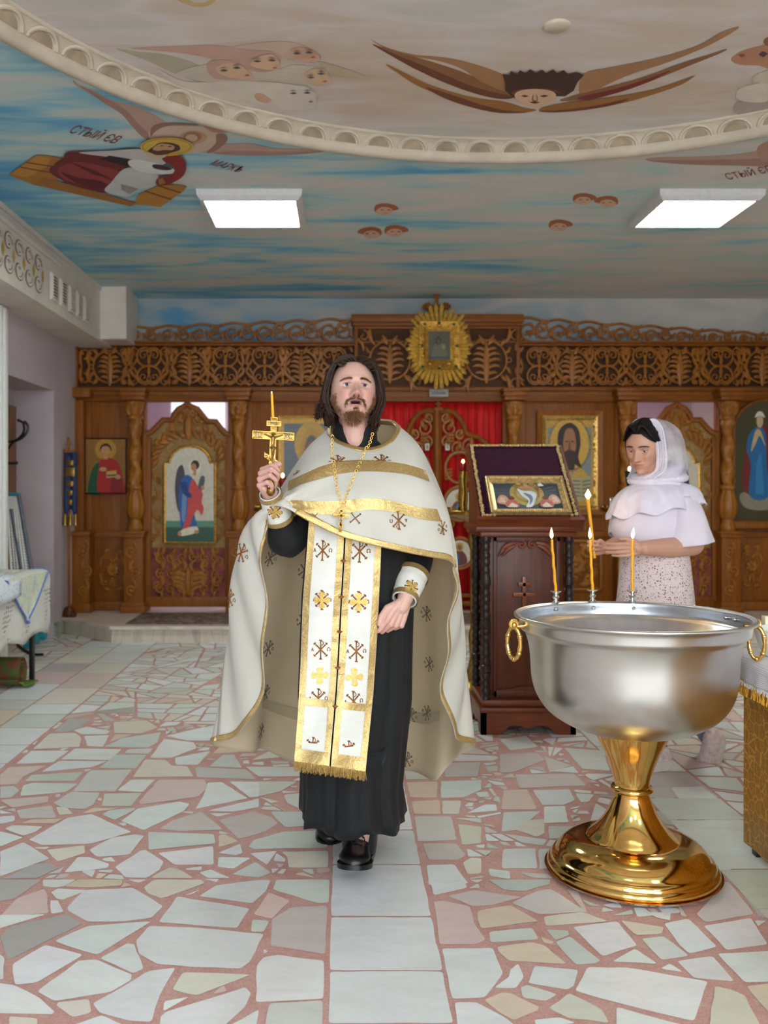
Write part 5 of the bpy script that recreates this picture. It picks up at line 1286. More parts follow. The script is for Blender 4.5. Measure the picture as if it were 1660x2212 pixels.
for a, b in (((.055, .015), (.055, .98)), ((.945, .015), (.945, .98)), ((.055, .98), (.945, .98)), ((.055, .015), (.16, .015)), ((.90, .015), (.945, .015))):
    n = int((S(*a)-S(*b)).length/.016)
    for k in range(n+1):
        q = S(lerp(a[0], b[0], k/n), lerp(a[1], b[1], k/n), .04); mb.sphere(q+Vector((R.uniform(-.003, .003), 0, 0)), (.010, .008, .007), 6, 4)
        mb.sphere(q+Vector((R.uniform(-.008, .008), R.uniform(-.004, .004), R.uniform(-.005, .005))), (.006, .006, .005), 5, 4)
mb.build('gold_braid', plain('pale_gold_braid', (206, 180, 120), .5, .4, .2, 60), cl)
# framed icon resting on the slope
t2 = thing('framed_icon', tuple(S(.5, .06, .05)), 'gilt framed icon of a risen figure between two pink angels leaning on the lectern velvet', 'icon')
RIS = [((70, 84, 96), [(0, 0), (100, 0), (100, 100), (0, 100)]), ((196, 170, 90), ell(50, 60, 26, 46, 18)), ((176, 148, 70), ell(50, 62, 20, 36, 16)), ((206, 184, 120), ell(50, 62, 16, 30, 16))]
for k in range(14):
    a = PI*k/13; RIS.append(((120, 110, 84), [(50+8*math.cos(a), 60+10*math.sin(a)), (50+48*math.cos(a)-1, 60+60*math.sin(a)), (50+48*math.cos(a)+1, 58+60*math.sin(a))]))
RIS = [(c, [(max(0, min(100, a)), max(0, min(100, b))) for a, b in p]) for c, p in RIS]
RIS += [((226, 232, 236), [(36, 76), (46, 66), (58, 66), (64, 54), (60, 30), (54, 8), (44, 6), (50, 30), (42, 46)]), ((120, 136, 150), [(44, 60), (56, 50), (56, 30), (50, 14), (52, 36)]), ((206, 130, 100), [(30, 92), (40, 78), (50, 74), (60, 78), (64, 90), (56, 80), (50, 82), (44, 80)]), ((210, 150, 120), ell(50, 86, 4, 7)),
        ((216, 160, 136), [(2, 20), (6, 46), (14, 50), (22, 30), (20, 14)]), ((236, 200, 176), [(4, 24), (8, 42), (14, 40), (14, 20)]), ((206, 112, 96), [(14, 6), (18, 30), (28, 34), (34, 16), (32, 4)]), ((120, 60, 44), ell(24, 38, 5, 7)), ((240, 220, 200), [(16, 4), (24, 22), (32, 10), (30, 3)]),
        ((216, 160, 136), [(98, 20), (94, 46), (86, 50), (78, 30), (80, 14)]), ((236, 200, 176), [(96, 24), (92, 42), (86, 40), (86, 20)]), ((206, 112, 96), [(86, 6), (82, 30), (72, 34), (66, 16), (68, 4)]), ((120, 60, 44), ell(76, 38, 5, 7)), ((240, 220, 200), [(84, 4), (76, 22), (68, 10), (70, 3)]), ((176, 50, 44), [(66, 40), (68, 90), (69, 90), (67, 40)]), ((230, 224, 214), [(68, 90), (74, 96), (78, 84), (70, 82)])]
def Fp(a, b, h):   # frame coordinates on the slope
    return S(lerp(.13, .90, a), lerp(.02, .50, b), .036+h)
mb = MB()
def fr(a0, a1, b0, b1, w_, h0, h1):
    O = [(a0, b0), (a1, b0), (a1, b1), (a0, b1)]; I_ = [(a0+w_, b0+w_*1.7), (a1-w_, b0+w_*1.7), (a1-w_, b1-w_*1.7), (a0+w_, b1-w_*1.7)]
    vs = [Fp(*p, 0) for p in O]+[Fp(*p, h1) for p in O]+[Fp(*p, h0) for p in I_]+[Fp(*p, 0) for p in I_]
    fs = []
    for k in range(4):
        j = (k+1) % 4; fs += [(k, j, 4+j, 4+k), (4+k, 4+j, 8+j, 8+k), (8+k, 8+j, 12+j, 12+k)]
    mb.add(vs, fs)
fr(0, 1, 0, 1, .085, .010, .026); f0 = mb.build('frame', M_PALEG, t2, smooth=False)
mb = MB()
for k in range(38):
    u = .03+.94*k/37
    for b in (.05, .95): mb.sphere(Fp(u, b, .024), .006, 6, 4)
for k in range(22):
    u = .05+.9*k/21
    for a in (.03, .97): mb.sphere(Fp(a, u, .024), .006, 6, 4)
mb.build('frame_beads', M_PALEG, f0)
mb = MB()
for k, (c, pts) in enumerate(RIS):
    mb.col = lin(c); pp = [Fp(.085+.83*a/100, .14+.72*b/100, .004+.0004*k) for a, b in pts]
    if len(pp) > 4: pp = crom(pp, 3, True)
    mb.flat(pp)
mb.build('painting', M_ICON, t2, smooth=False)

# ============================================================ brass candle stands
def candle_stand(px, Y, ztray, r, label, n=14, base=.2, glass=None):
    x = ix(px, Y); zf = 0 if Y < 8.2 else .15; t = thing('candle_stand', (x, Y, zf), label, 'candle stand', None)
    o = MB(); o.lathe([(base, zf+0), (base, zf+.02), (base*.85, zf+.04), (base*.45, zf+.08), (base*.25, zf+.13), (.03, zf+.2), (.02, zf+.26), (.03, zf+.4), (.018, zf+.45), (.018, ztray-.25), (.035, ztray-.2), (.02, ztray-.12), (.05, ztray-.06), (r*.8, ztray-.035), (r, ztray-.02), (r, ztray), (r*.97, ztray+.008), (0, ztray+.002)], (x, Y, 0), 36)
    o.build('stand', M_BRASSD, t)
    for k in range(n):
        a = 2*PI*k/n; o = MB(); o.lathe([(.006, 0), (.012, .008), (.008, .016), (.014, .026), (.0, .027)], (x+r*.88*math.cos(a), Y+r*.88*math.sin(a), ztray+.004), 10); o.build('candle_cup', M_BRASSD, t)
    return t, x
t3, x = candle_stand(1022, 6.05, H-(1105-CY)*6.05/F, .205, 'old brass candle stand with a round tray left of the lectern')
Y = 5.92; zt_ = H-(1105-CY)*6.05/F+.004; gx = ix(1001, Y)
t4 = thing('oil_lamp', (gx, Y, zt_), 'tall brass lamp with a red glass burning on the tray left of the lectern', 'lamp')
o = MB(); L = []
for j in range(33):
    z = lerp(zt_, H-(1018-CY)*Y/F, j/32); L.append([Vector((gx+.029*(1+.06*math.sin(2*a+z*40))*math.cos(a), Y+.029*(1+.06*math.sin(2*a+z*40))*math.sin(a), z)) for a in [2*PI*k/18 for k in range(18)]])
o.loft(L); o.build('spiral_stem', M_BRASSD, t4); zg = H-(1018-CY)*Y/F
o = MB(); o.lathe([(.02, 0), (.032, .006), (.036, .03), (.034, .055), (.031, .055), (.03, .01), (0, .006)], (gx, Y, zg), 20); o.build('red_glass', plain('ruby_glass', (140, 10, 12), .08, 0, .05, 10, 0, .6, 0, 0, .75), t4)
o = MB(); o.sphere((gx, Y, zg+.062), (.009, .009, .014), 10, 8); o.build('flame', M_FLAME, t4)
t5, x = candle_stand(1338, 7.9, H-(1098-CY)*7.9/F, .16, 'brass candle stand behind the woman in the white scarf', 12, .17)
Y = 7.9; zt_ = H-(1098-CY)*Y/F+.005
for k in range(5): 
    gx = ix(1311+k*6, Y); o = MB(); o.lathe([(.008, 0), (.010, .05), (.006, .06), (.011, .09), (.0, .092)], (gx, Y-.11, zt_), 10); o.build('small_cup', M_CHROME, t5)
gx = ix(1359, Y); t6 = thing('glass_lamp', (gx, Y-.02, zt_), 'dark glass lamp with a tiny flame on the stand behind the woman', 'lamp')
o = MB(); zb_ = H-(1052-CY)*Y/F; o.lathe([(.02, zt_), (.008, zt_+.02), (.008, zb_), (.02, zb_+.01), (.034, zb_+.06), (.04, H-(1018-CY)*Y/F), (.0, H-(1018-CY)*Y/F-.01)], (gx, Y-.02, 0), 18); o.build('lamp_glass', plain('dark_green_glass', (26, 34, 26), .15), t6)
o = MB(); o.sphere((gx, Y-.02, H-(1013-CY)*Y/F), (.011, .011, .018), 10, 8); o.build('flame', M_FLAME, t6)
t7, x = candle_stand(590, 7.6, H-(1098-CY)*7.6/F, .16, 'brass candle stand half hidden behind the priest with the raised cross', 12, .17)
gx = ix(611, 7.55); t8 = thing('glass_lamp', (gx, 7.55, H-(1098-CY)*7.6/F+.004), 'small red lamp with a tiny flame beside the hand that holds the cross', 'lamp')
o = MB(); o.lathe([(.02, H-(1098-CY)*7.6/F+.004), (.01, H-(1060-CY)*7.55/F), (.03, H-(1050-CY)*7.55/F), (.034, H-(1032-CY)*7.55/F), (0, H-(1034-CY)*7.55/F)], (gx, 7.55, 0), 16); o.build('lamp_glass', plain('dim_ruby_glass', (110, 14, 12), .15), t8)
o = MB(); o.sphere((gx, 7.55, H-(1027-CY)*7.55/F), (.011, .011, .018), 10, 8); o.build('flame', M_FLAME, t8)

# ============================================================ right table with gold brocade
TX, TY1, TY0, TZ = 1.497, 3.45, 1.7, .745
t = thing('altar_table', (2.0, 2.6, 0), 'table draped in gold brocade at the right edge', 'table')
def mat_brocade():
    m, nt, b = nodes('gold_brocade'); v = coords(nt, (1, 1, 1)); vo = N(nt, 'ShaderNodeTexVoronoi', feature='DISTANCE_TO_EDGE'); vo.inputs['Scale'].default_value = 22; vo.inputs['Randomness'].default_value = .7; nt.links.new(v, vo.inputs['Vector'])
    vc = N(nt, 'ShaderNodeTexVoronoi'); vc.inputs['Scale'].default_value = 22; vc.inputs['Randomness'].default_value = .7; nt.links.new(v, vc.inputs['Vector'])
    rg = ramp(nt, vo.outputs['Distance'], [(.0, (226, 172, 70)), (.03, (214, 158, 54)), (.05, (176, 120, 26)), (.1, (170, 114, 24))])
    fl = ramp(nt, vc.outputs['Distance'], [(.0, (220, 168, 66)), (.16, (182, 126, 30)), (.2, (216, 162, 60)), (.26, (170, 114, 24))]); c = mix(nt, .5, rg, fl, 'LIGHTEN')
    f = noise(nt, v, 120, 3); nt.links.new(mix(nt, .25, c, ramp(nt, f, [(.3, (120, 80, 16)), (.7, (236, 190, 90))])), b.inputs['Base Color'])
    b.inputs['Roughness'].default_value = .5; b.inputs['Metallic'].default_value = .35; bump(nt, b, f, .1, .001); return m
M_BROC = mat_brocade()
mb = MB(); L = []
for z in (.035, .2, .4, .6, .70):
    row = []
    for k in range(60): row.append(Vector((TX+.003*math.sin(k*.7)*(1-z), lerp(TY0, TY1, k/59), z)))
    for k in range(1, 40): row.append(Vector((lerp(TX, 2.9, k/39), TY1+.004*math.sin(k*.8)*(1-z), z)))
    L.append(row)
mb.loft(L, False, False); mb.add([(TX, TY0, .70), (TX, TY1, .70), (2.9, TY1, .70), (2.9, TY0, .70)], [(0, 1, 2, 3)])
mb.build('brocade_skirt', M_BROC, t, solid=(.004, -1))
mb = MB(); mb.bbox(TX-.04, 2.94, TY0-.04, TY1+.04, .715, TZ-.008, .006); mb.build('table_top', M_MAHOG, t)
for x, y in ((TX+.04, TY1-.04), (2.85, TY1-.04)): mb = MB(); mb.bbox(x-.02, x+.02, y-.02, y+.02, 0, .72, .003); mb.build('leg', M_BLACK, t)
def draped(name, x0, y1, z, drop, m, parent, amp, th, r=.03, xin=1.3):
    """cloth over the table corner: flat top, rounded over the left and far edges"""
    mb = MB(); G = []; nn = 70; ns = 9
    rows = [(xin, 0), (.5, 0), (.15, 0), (.03, 0)]
    for k in range(nn+1):
        y = lerp(TY0-.1, y1, k/nn); row = [Vector((x0+a, min(y, y1), z)) for a, _ in rows]
        for j in range(5): a = PI/2*j/4; row.append(Vector((x0+r*.2-r*math.sin(a), y, z-r+r*math.cos(a))))
        for j in range(1, ns+1):
            d = drop*j/ns; row.append(Vector((x0-r*.8-amp*math.sin(k*.55)*(j/ns)+.004*math.sin(k*1.7), y, z-r-d)))
        G.append(row)
    for k in range(1, 8):      # far end rolls over and hangs
        a = PI/2*min(k, 4)/4; dz = (k-4)*.03 if k > 4 else 0; row = []
        for q in G[nn]: row.append(Vector((q.x, y1+r*math.sin(a), q.z-(r-r*math.cos(a))-dz if q.z > z-.02 else q.z)))
        G.append(row)
    mb.grid(G); return mb.build(name, m, parent, solid=(th, 1)), G
sk, G = draped('brocade_topcloth', TX-.04, TY1+.02, TZ, .05, M_BROC, t, .004, .002)
M_FRIN = plain('gold_fringe', (214, 158, 52), .45, .4, .2, 80)
mb = MB()
for k in range(150):
    y = lerp(2.6, TY1+.04, k/149); x = TX-.04-.025+.004*R.uniform(-1, 1); z0 = TZ-.078
    mb.tube([Vector((x, y, z0)), Vector((x+R.uniform(-.003, .003), y+R.uniform(-.003, .003), z0-.022)), Vector((x+R.uniform(-.006, .006), y+R.uniform(-.005, .005), z0-.052))], [.003, .0035, .0028], 5)
fringe = mb.build('brocade_fringe', M_FRIN, t)
def mat_waffle():
    m, nt, b = nodes('white_waffle_cloth'); wv = N(nt, 'ShaderNodeTexWave', bands_direction='Z'); wv.inputs['Scale'].default_value = 46; nt.links.new(coords(nt), wv.inputs['Vector']); b.inputs['Base Color'].default_value = c4((226, 222, 228)); b.inputs['Roughness'].default_value = .85; bump(nt, b, wv.outputs['Fac'], .5, .003); return m
wc, G = draped('white_table_cloth', TX-.045, TY1+.03, TZ+.006, .055, mat_waffle(), None, .006, .002)
tag(wc, 'white ribbed cloth with frayed edge lying over the gold brocade table', 'cloth')
mb = MB()
for k in range(120):
    y = lerp(2.6, TY1+.05, k/119); mb.tube([Vector((TX-.072, y, TZ-.078)), Vector((TX-.074+R.uniform(-.004, .004), y+R.uniform(-.006, .006), TZ-.09-R.random()*.006))], .0018, 4)
mb.build('frayed_edge', M_WHITE, wc)
# bowl and jug
bx, by, bz = ix(1683, 3.3), 3.3, TZ+.009
mb = MB(); mb.lathe([(.045, 0), (.05, .004), (.066, .03), (.077, .07), (.084, .094), (.088, .096), (.088, .099), (.083, .099), (.075, .07), (.063, .03), (.045, .008), (0, .008)], (bx, by, bz), 40)
tag(mb.build('plastic_bowl', plain('white_plastic', (228, 230, 222), .35, 0, .02, 10, 0, .5, 0, 0), loc=(bx, by, bz)), 'white plastic bowl on the white cloth at the right edge', 'bowl')
jx, jy = ix(1672, 3.42), 3.405; jt = thing('carton', (jx+.03, jy, TZ+.009), 'cream carton with a square cap standing behind the white bowl', 'carton'); M_CREAM = plain('cream_card', (232, 226, 190), .5, 0, .03)
mb = MB(); zj0 = H-(1355-CY)*3.4/F; mb.bbox(jx+.025, jx+.09, jy-.03, jy+.03, TZ+.009, zj0+.03, .003); cb = mb.build('carton_body', M_CREAM, jt); mb = MB(); mb.bbox(ix(1651, 3.4), jx+.03, jy-.016, jy+.016, zj0, H-(1331-CY)*3.4/F, .003); mb.build('carton_flap', M_CREAM, jt)

# ============================================================ left table with lace cloth
t = thing('side_table', (-2.45, 5.6, 0), 'dark legged table under a lace cloth at the left wall', 'table')
LX, LZ, LY = -2.13, .775, 6.70
mb = MB(); mb.bbox(-2.62, LX-.02, 4.4, LY-.02, LZ-.03, LZ-.004, .004); mb.build('table_top', M_MAHOG, t)
for x, y in ((-2.18, 6.50), (-2.58, 6.50), (-2.18, 4.6)):
    mb = MB(); mb.bbox(x-.016, x+.016, y-.016, y+.016, 0, LZ-.03, .003); mb.build('leg', M_BLACK, t)
def mat_lace():
    m, nt, b = nodes('perforated_lace'); v = coords(nt, (1, 1, 1)); tx = N(nt, 'ShaderNodeTexVoronoi'); tx.inputs['Scale'].default_value = 34; tx.inputs['Randomness'].default_value = .25; nt.links.new(v, tx.inputs['Vector'])
    big = noise(nt, v, 7, 2); g = N(nt, 'ShaderNodeMath', operation='GREATER_THAN'); nt.links.new(big, g.inputs[0]); g.inputs[1].default_value = .5
    h = N(nt, 'ShaderNodeMath', operation='LESS_THAN'); nt.links.new(tx.outputs['Distance'], h.inputs[0]); h.inputs[1].default_value = .30
    mu = N(nt, 'ShaderNodeMath', operation='MULTIPLY'); nt.links.new(g.outputs[0], mu.inputs[0]); nt.links.new(h.outputs[0], mu.inputs[1])
    nt.links.new(mix(nt, mu.outputs[0], c4((216, 212, 206)), c4((120, 114, 112))), b.inputs['Base Color']); b.inputs['Roughness'].default_value = .8; return m
mb = MB(); G = []; r = .03; nn = 60
for k in range(nn+1):
    y = lerp(4.3, LY, k/nn); hem = .342+.02*math.sin(k*.5); row = [Vector((-2.64, y, LZ)), Vector((-2.4, y, LZ)), Vector((LX-r, y, LZ))]
    for j in range(1, 5): a = PI/2*j/4; row.append(Vector((LX-r+r*math.sin(a), y, LZ-r+r*math.cos(a))))
    for j in range(1, 11): d = j/10; row.append(Vector((LX+.012*math.sin(k*.6)*d+.008*d, y, lerp(LZ-r, hem, d))))
    G.append(row)
for k in range(1, 6): G.append([Vector((q.x-.002*k*(q.z < LZ-.02), LY+.008*k, q.z-.004*k)) for q in G[nn]])
last = G[-1]
for k in range(1, 9): G.append([Vector((q.x, LY+.05, min(q.z-.02, lerp(LZ-.02, .36, k/8)) if q.z > LZ-.05 else q.z-.002*k)) for q in last])
mb.grid(G); lc = tag(mb.build('lace_tablecloth', mat_lace(), loc=(-2.4, 5.6, LZ), solid=(.002, 1)), 'white perforated lace cloth hanging over the left side table', 'tablecloth')
def mat_scarf():
    m, nt, b = nodes('floral_scarf_cloth'); v = coords(nt); n1 = noise(nt, v, 9, 3, .6, 1); n2 = noise(nt, coords(nt, (2, 1, 1)), 14, 3, .6, 2)
    c = ramp(nt, n1, [(.3, (150, 176, 200)), (.42, (206, 214, 204)), (.55, (214, 210, 150)), (.62, (222, 224, 216)), (.72, (212, 150, 140))]); nt.links.new(mix(nt, .4, c, ramp(nt, n2, [(.3, (120, 146, 200)), (.5, (220, 224, 214))])), b.inputs['Base Color']); b.inputs['Roughness'].default_value = .8; return m
mb = MB(); G = []; n = 18
ya, yb_, yt = 6.30, 5.86, 6.42
for i in range(n+1):
    u = i/n; row = []; y_top = lerp(6.62, 5.80, u)
    for j in range(15):
        v = j/14; w_ = 1-v; yc = 6.16
        if v < .2: row.append(Vector((LX-.10+.13*v/.2*.95, y_top, LZ+.012))); continue
        vv = (v-.2)/.8; x = LX+.022+.01*math.sin(u*9+vv*3)*vv+.004; y = lerp(y_top, yc+.02, vv**1.1); z = lerp(LZ+.006, .46+.05*abs(u-.4), vv) if vv > 0 else LZ
        row.append(Vector((x, y, z)))
    G.append(row)
mb.grid(G); sc_ = mb.build('draped_kerchief', mat_scarf(), loc=(LX, 6.2, LZ), solid=(.002, 0)); tag(sc_, 'pale floral kerchief with a blue border hanging in a point over the lace cloth', 'kerchief')
mb = MB(); M_BLUE = plain('blue_hem', (92, 116, 190), .8)
mb.tube([q+Vector((.003, 0, 0)) for q in G[0]], .006, 6); mb.tube([q+Vector((.003, 0, 0)) for q in G[-1]], .006, 6); mb.tube([r_[-1]+Vector((.003, 0, 0)) for r_ in G], .007, 6); mb.build('blue_border', M_BLUE, sc_)
def mat_blueprint():
    m, nt, b = nodes('blue_print_cloth'); vo = N(nt, 'ShaderNodeTexVoronoi'); vo.inputs['Scale'].default_value = 45; nt.links.new(coords(nt), vo.inputs['Vector'])
    nt.links.new(ramp(nt, vo.outputs['Distance'], [(.18, (96, 130, 206)), (.3, (226, 232, 240))]), b.inputs['Base Color']); return m
mb = MB(); G = []
for i in range(15):
    u = i/14; y = lerp(6.05, 4.9, u); G.append([Vector((LX-.2+.05*j, y, LZ+.02+.01*math.sin(i+j))) for j in range(5)]+[Vector((LX+.03+.008*math.sin(i), y, LZ-.02-.05*j*(.6+.5*u))) for j in range(4)])
mb.grid(G); tag(mb.build('folded_napkin', mat_blueprint(), loc=(LX, 5.5, LZ), solid=(.004, 0)), 'white cloth with blue flowers lying on the lace table at the left edge', 'napkin')
# rolled rug under it
t = thing('rolled_rug', (-2.42, 6.35, 0), 'rolled green and brown rug on the floor under the left table', 'rug')
M_RUGG = mat_rug('green_rug', (96, 84, 30), (60, 92, 40), (110, 64, 40))
mb = MB(); pts = [(.105*(1-.04*a)*math.cos(a+3.6), .105*(1-.04*a)*math.sin(a+3.6)) for a in [k*.35 for k in range(48)]]
L = [[Vector((x, 6.36+p[0], .112+p[1])) for p in pts] for x in (-2.62, -2.5, -2.3, -2.2)]
mb.loft(L, False, False); mb.build('roll', M_RUGG, t, solid=(.010, 0))
mb = MB(); G = [[Vector((-2.28+.04*i, 6.30+.05*j, .012+.03*abs(math.sin(i*1.1+j*.4))*(1 if i < 3 else .4))) for j in range(4)] for i in range(5)]
mb.grid(G); mb.build('loose_flap', plain('green_felt', (92, 118, 38), .9, 0, .3, 20), t, solid=(.008, 1))
# turquoise folding frame on the floor
M_TURQ = plain('turquoise_plastic', (40, 150, 164), .4)
t = thing('toy_frame', (-2.4, 7.0, 0), 'turquoise plastic piece and black hose on the floor beneath the lace cloth', 'plastic piece')
mb = MB()
for k in range(3):
    c = PZ(60+k*16, 1400-k*9, 0); mb.bbox(c.x-.03, c.x+.03, c.y-.04, c.y+.04, .004, .07+.02*k, .01)
mb.build('turquoise_blocks', M_TURQ, t); mb = MB(); mb.tube(crom([PZ(38, 1392, .012), PZ(50, 1402, .012), PZ(70, 1413, .012), PZ(94, 1414, .012)], 5), .012, 8); mb.build('black_hose', M_BLACK, t)
# folded drying rack leaning on the wall
t = thing('drying_rack', (-2.50, 7.8, 0), 'folded white wire clothes dryer leaning in the doorway niche', 'drying rack')
Yr = 7.72
def RK(px, py): return P(px, py, Yr+(1230-py)*.0011)
for a, b, m_, r in (((14, 1068), (26, 1265), M_WHITE, .012), ((40, 1068), (74, 1265), plain('grey_tube', (92, 100, 112), .4), .017), ((24, 1100), (52, 1265), plain('grey_tube', (92, 100, 112), .4), .014), ((12, 1068), (42, 1068), M_TURQ, .016)):
    mb = MB(); mb.tube([RK(*a), RK(*b)], r, 10); mb.build('tube', m_, t)
mb = MB()
for k in range(24):
    py = 1078+k*6.2 + (10 if k > 8 else 0); w0 = (py-1068)/197; mb.tube([RK(lerp(14, 26, w0), py), RK(lerp(40, 74, w0), py+2)], .0045, 6)
for k in range(6): mb.tube([RK(15+k*4.2, 1072), RK(28+k*6.5, 1262)], .007, 6)
mb.build('wires', M_WHITE, t)
# bent hooks
t = thing('coat_hooks', (-2.99, 8.2, 1.3), 'black bent metal coat hooks beside the brown door in the niche', 'coat hooks')
for pts in (((8, 985), (26, 958), (44, 944), (52, 930), (50, 914), (40, 908)), ((10, 954), (24, 954), (44, 948), (58, 934), (60, 920), (54, 912)), ((8, 988), (12, 998), (24, 1001), (36, 1000))):
    mb = MB(); mb.tube(crom([PX(a, b, -2.985) if a < 15 else P(a, b, 8.1) for a, b in pts], 5), .011, 8); mb.sphere(P(pts[-1][0], pts[-1][1], 8.1), .015, 8, 6); mb.build('hook', M_BLACK, t)
# ============================================================ people: bodies
def np_mesh(name, V, Fq, C, mat, parent=None, loc=None, smooth=True):
    me = bpy.data.meshes.new(name); base = np.array(wloc(parent) if parent else (loc or (0, 0, 0)))
    me.from_pydata((V-base).tolist(), [], [tuple(f) for f in Fq]); me.materials.append(mat)
    at = me.color_attributes.new('Col', 'FLOAT_COLOR', 'CORNER'); n = np.array([len(f) for f in Fq]); cc = np.repeat(C, n, axis=0)
    at.data.foreach_set('color', np.hstack([cc, np.ones((len(cc), 1))]).astype(np.float32).ravel())
    me.polygons.foreach_set('use_smooth', [smooth]*len(me.polygons)); me.update()
    o = bpy.data.objects.new(name, me); COL.objects.link(o)
    if parent: o.parent = parent
    elif loc: o.location = loc
    return o
def fuse(mb, voxel, it=4, fac=.5):
    """one continuous skin over overlapping volumes"""
    me = bpy.data.meshes.new('tmp'); me.from_pydata([tuple(v) for v in mb.v], [], mb.f)
    bm = bmesh.new(); bm.from_mesh(me); bmesh.ops.recalc_face_normals(bm, faces=bm.faces); bm.to_mesh(me); bm.free()
    o = bpy.data.objects.new('tmp', me); COL.objects.link(o)
    r = o.modifiers.new('r', 'REMESH'); r.mode = 'VOXEL'; r.voxel_size = voxel
    s = o.modifiers.new('s', 'SMOOTH'); s.factor = fac; s.iterations = it
    dg = bpy.context.evaluated_depsgraph_get(); m2 = bpy.data.meshes.new_from_object(o.evaluated_get(dg))
    V = np.empty(len(m2.vertices)*3); m2.vertices.foreach_get('co', V); V = V.reshape(-1, 3); Fq = [tuple(p.vertices) for p in m2.polygons]
    bpy.data.objects.remove(o); bpy.data.meshes.remove(me); bpy.data.meshes.remove(m2); return V, Fq
def limb(mb, pts, rad, n=14):
    pts = [Vector(p) for p in pts]
    for i in range(len(pts)-1):
        a, b = pts[i], pts[i+1]; d = (b-a); L = d.length
        if L < 1e-6: continue
        M = Matrix.Translation(a)@d.to_track_quat('Z', 'Y').to_matrix().to_4x4(); loops = []
        for z, r in ((0, rad[i]), (L, rad[i+1])): loops.append([M@Vector((r*math.cos(2*PI*k/n), r*math.sin(2*PI*k/n), z)) for k in range(n)])
        mb.loft(loops)
    for p, r in zip(pts, rad): mb.sphere(p, r, n, 8)
def g1(x, m, s): return np.exp(-((x-m)/s)**2)
def sst(a, b, x): t = np.clip((x-a)/(b-a), 0, 1); return t*t*(3-2*t)
def head_pts(nu=190, nv=130, mouth=1.0, fem=0, wide=1.0):
    """a head: face towards -Y, origin between the ears at eye height"""
    u = np.linspace(0, 2*PI, nu, endpoint=False); v = np.linspace(0.0, PI, nv+1)[:, None]
    dx = np.sin(v)*np.cos(u); dy = np.sin(v)*np.sin(u); dz = -np.cos(v)*np.ones_like(u)
    x = .076*dx; y = .096*dy; z = .118*dz
    fr = sst(.05, -.45, dy)
    x = x*(1-(.27+.02*fem)*sst(-.035, -.118, z)*(1-.25*fr)); x *= 1+.03*g1(z, .03, .04)
    x = np.sign(x)*np.abs(x)**1.0*wide
    y = np.where(dy > 0, y*(1.03-.5*sst(-.02, -.11, z)), y)
    y = y-fr*(.034*sst(-.045, -.108, z)*g1(x, 0, .05)); y = np.where(dy < 0, np.maximum(y, -.093-.0*x) *1.0, y)
    ax = np.abs(x); W = fr
    y += W*.0145*g1(ax, .030, .016)*g1(z, 0, .0125)
    y -= W*(.006-.003*fem)*g1(ax, .027, .022)*g1(z, .021, .008)
    y -= W*.007*g1(ax, .043, .02)*g1(z, -.026, .02)
    hn = sst(.016, -.032, z)*sst(-.050, -.040, z)
    y -= W*(.030-.006*fem)*g1(x, 0, .0095+.0035*sst(0, -.03, z))*hn
    y -= W*.011*g1(ax, .0135, .0062)*g1(z, -.0375, .0068)
    y -= W*.005*g1(x, 0, .008)*g1(z, -.034, .007)
    y += W*.006*g1(ax, .0075, .0038)*g1(z, -.0455, .003)
    y += W*.004*g1(ax, .026, .006)*g1(z, -.042, .012)
    y -= W*.0052*g1(x, 0, .03)*g1(z, -.064, .016)
    zl = -.0565-.0*x; y -= W*.0055*g1(x, 0, .021)*g1(z, -.0545, .0036)
    y -= W*.0075*g1(x, 0, .017)*g1(z, -.0735+.004*(1-mouth), .0048)
    y += W*mouth*.026*np.exp(-np.abs(x/.0185)**2.6)*np.exp(-((z+.0635)/(.0058*(1-.55*(x/.02)**2).clip(.2, 1)))**4)
    y += W*(1-mouth)*.004*g1(x, 0, .022)*g1(z, -.0635, .0016)
    y += W*.005*g1(x, 0, .018)*g1(z, -.0845, .006)
    y -= W*.009*g1(x, 0, .02)*g1(z, -.101, .011)
    return np.stack([x, y, z], -1)
def head_mesh(mb, M, **k):
    A = head_pts(**k); loops = [[M@Vector(p) for p in row] for row in A]; mb.loft(loops)
    for s in (1, -1):   # ears
        E = M@Matrix.Translation((s*.079, .008, -.012))@Matrix.Rotation(s*.35, 4, 'Z'); mb.sphere((0, 0, 0), (.006, .018, .031), 14, 10, None); 
        nv_ = 14*11; mb.v[-nv_:] = [tuple(E@Vector(q)) for q in mb.v[-nv_:]]
def local(V, M):
    Mi = np.array(M.inverted()); return V@Mi[:3, :3].T+Mi[:3, 3]
def blend(C, m, c, k=1.0):
    m = (m*k)[:, None]; return C*(1-m)+np.array(lin(c))*m
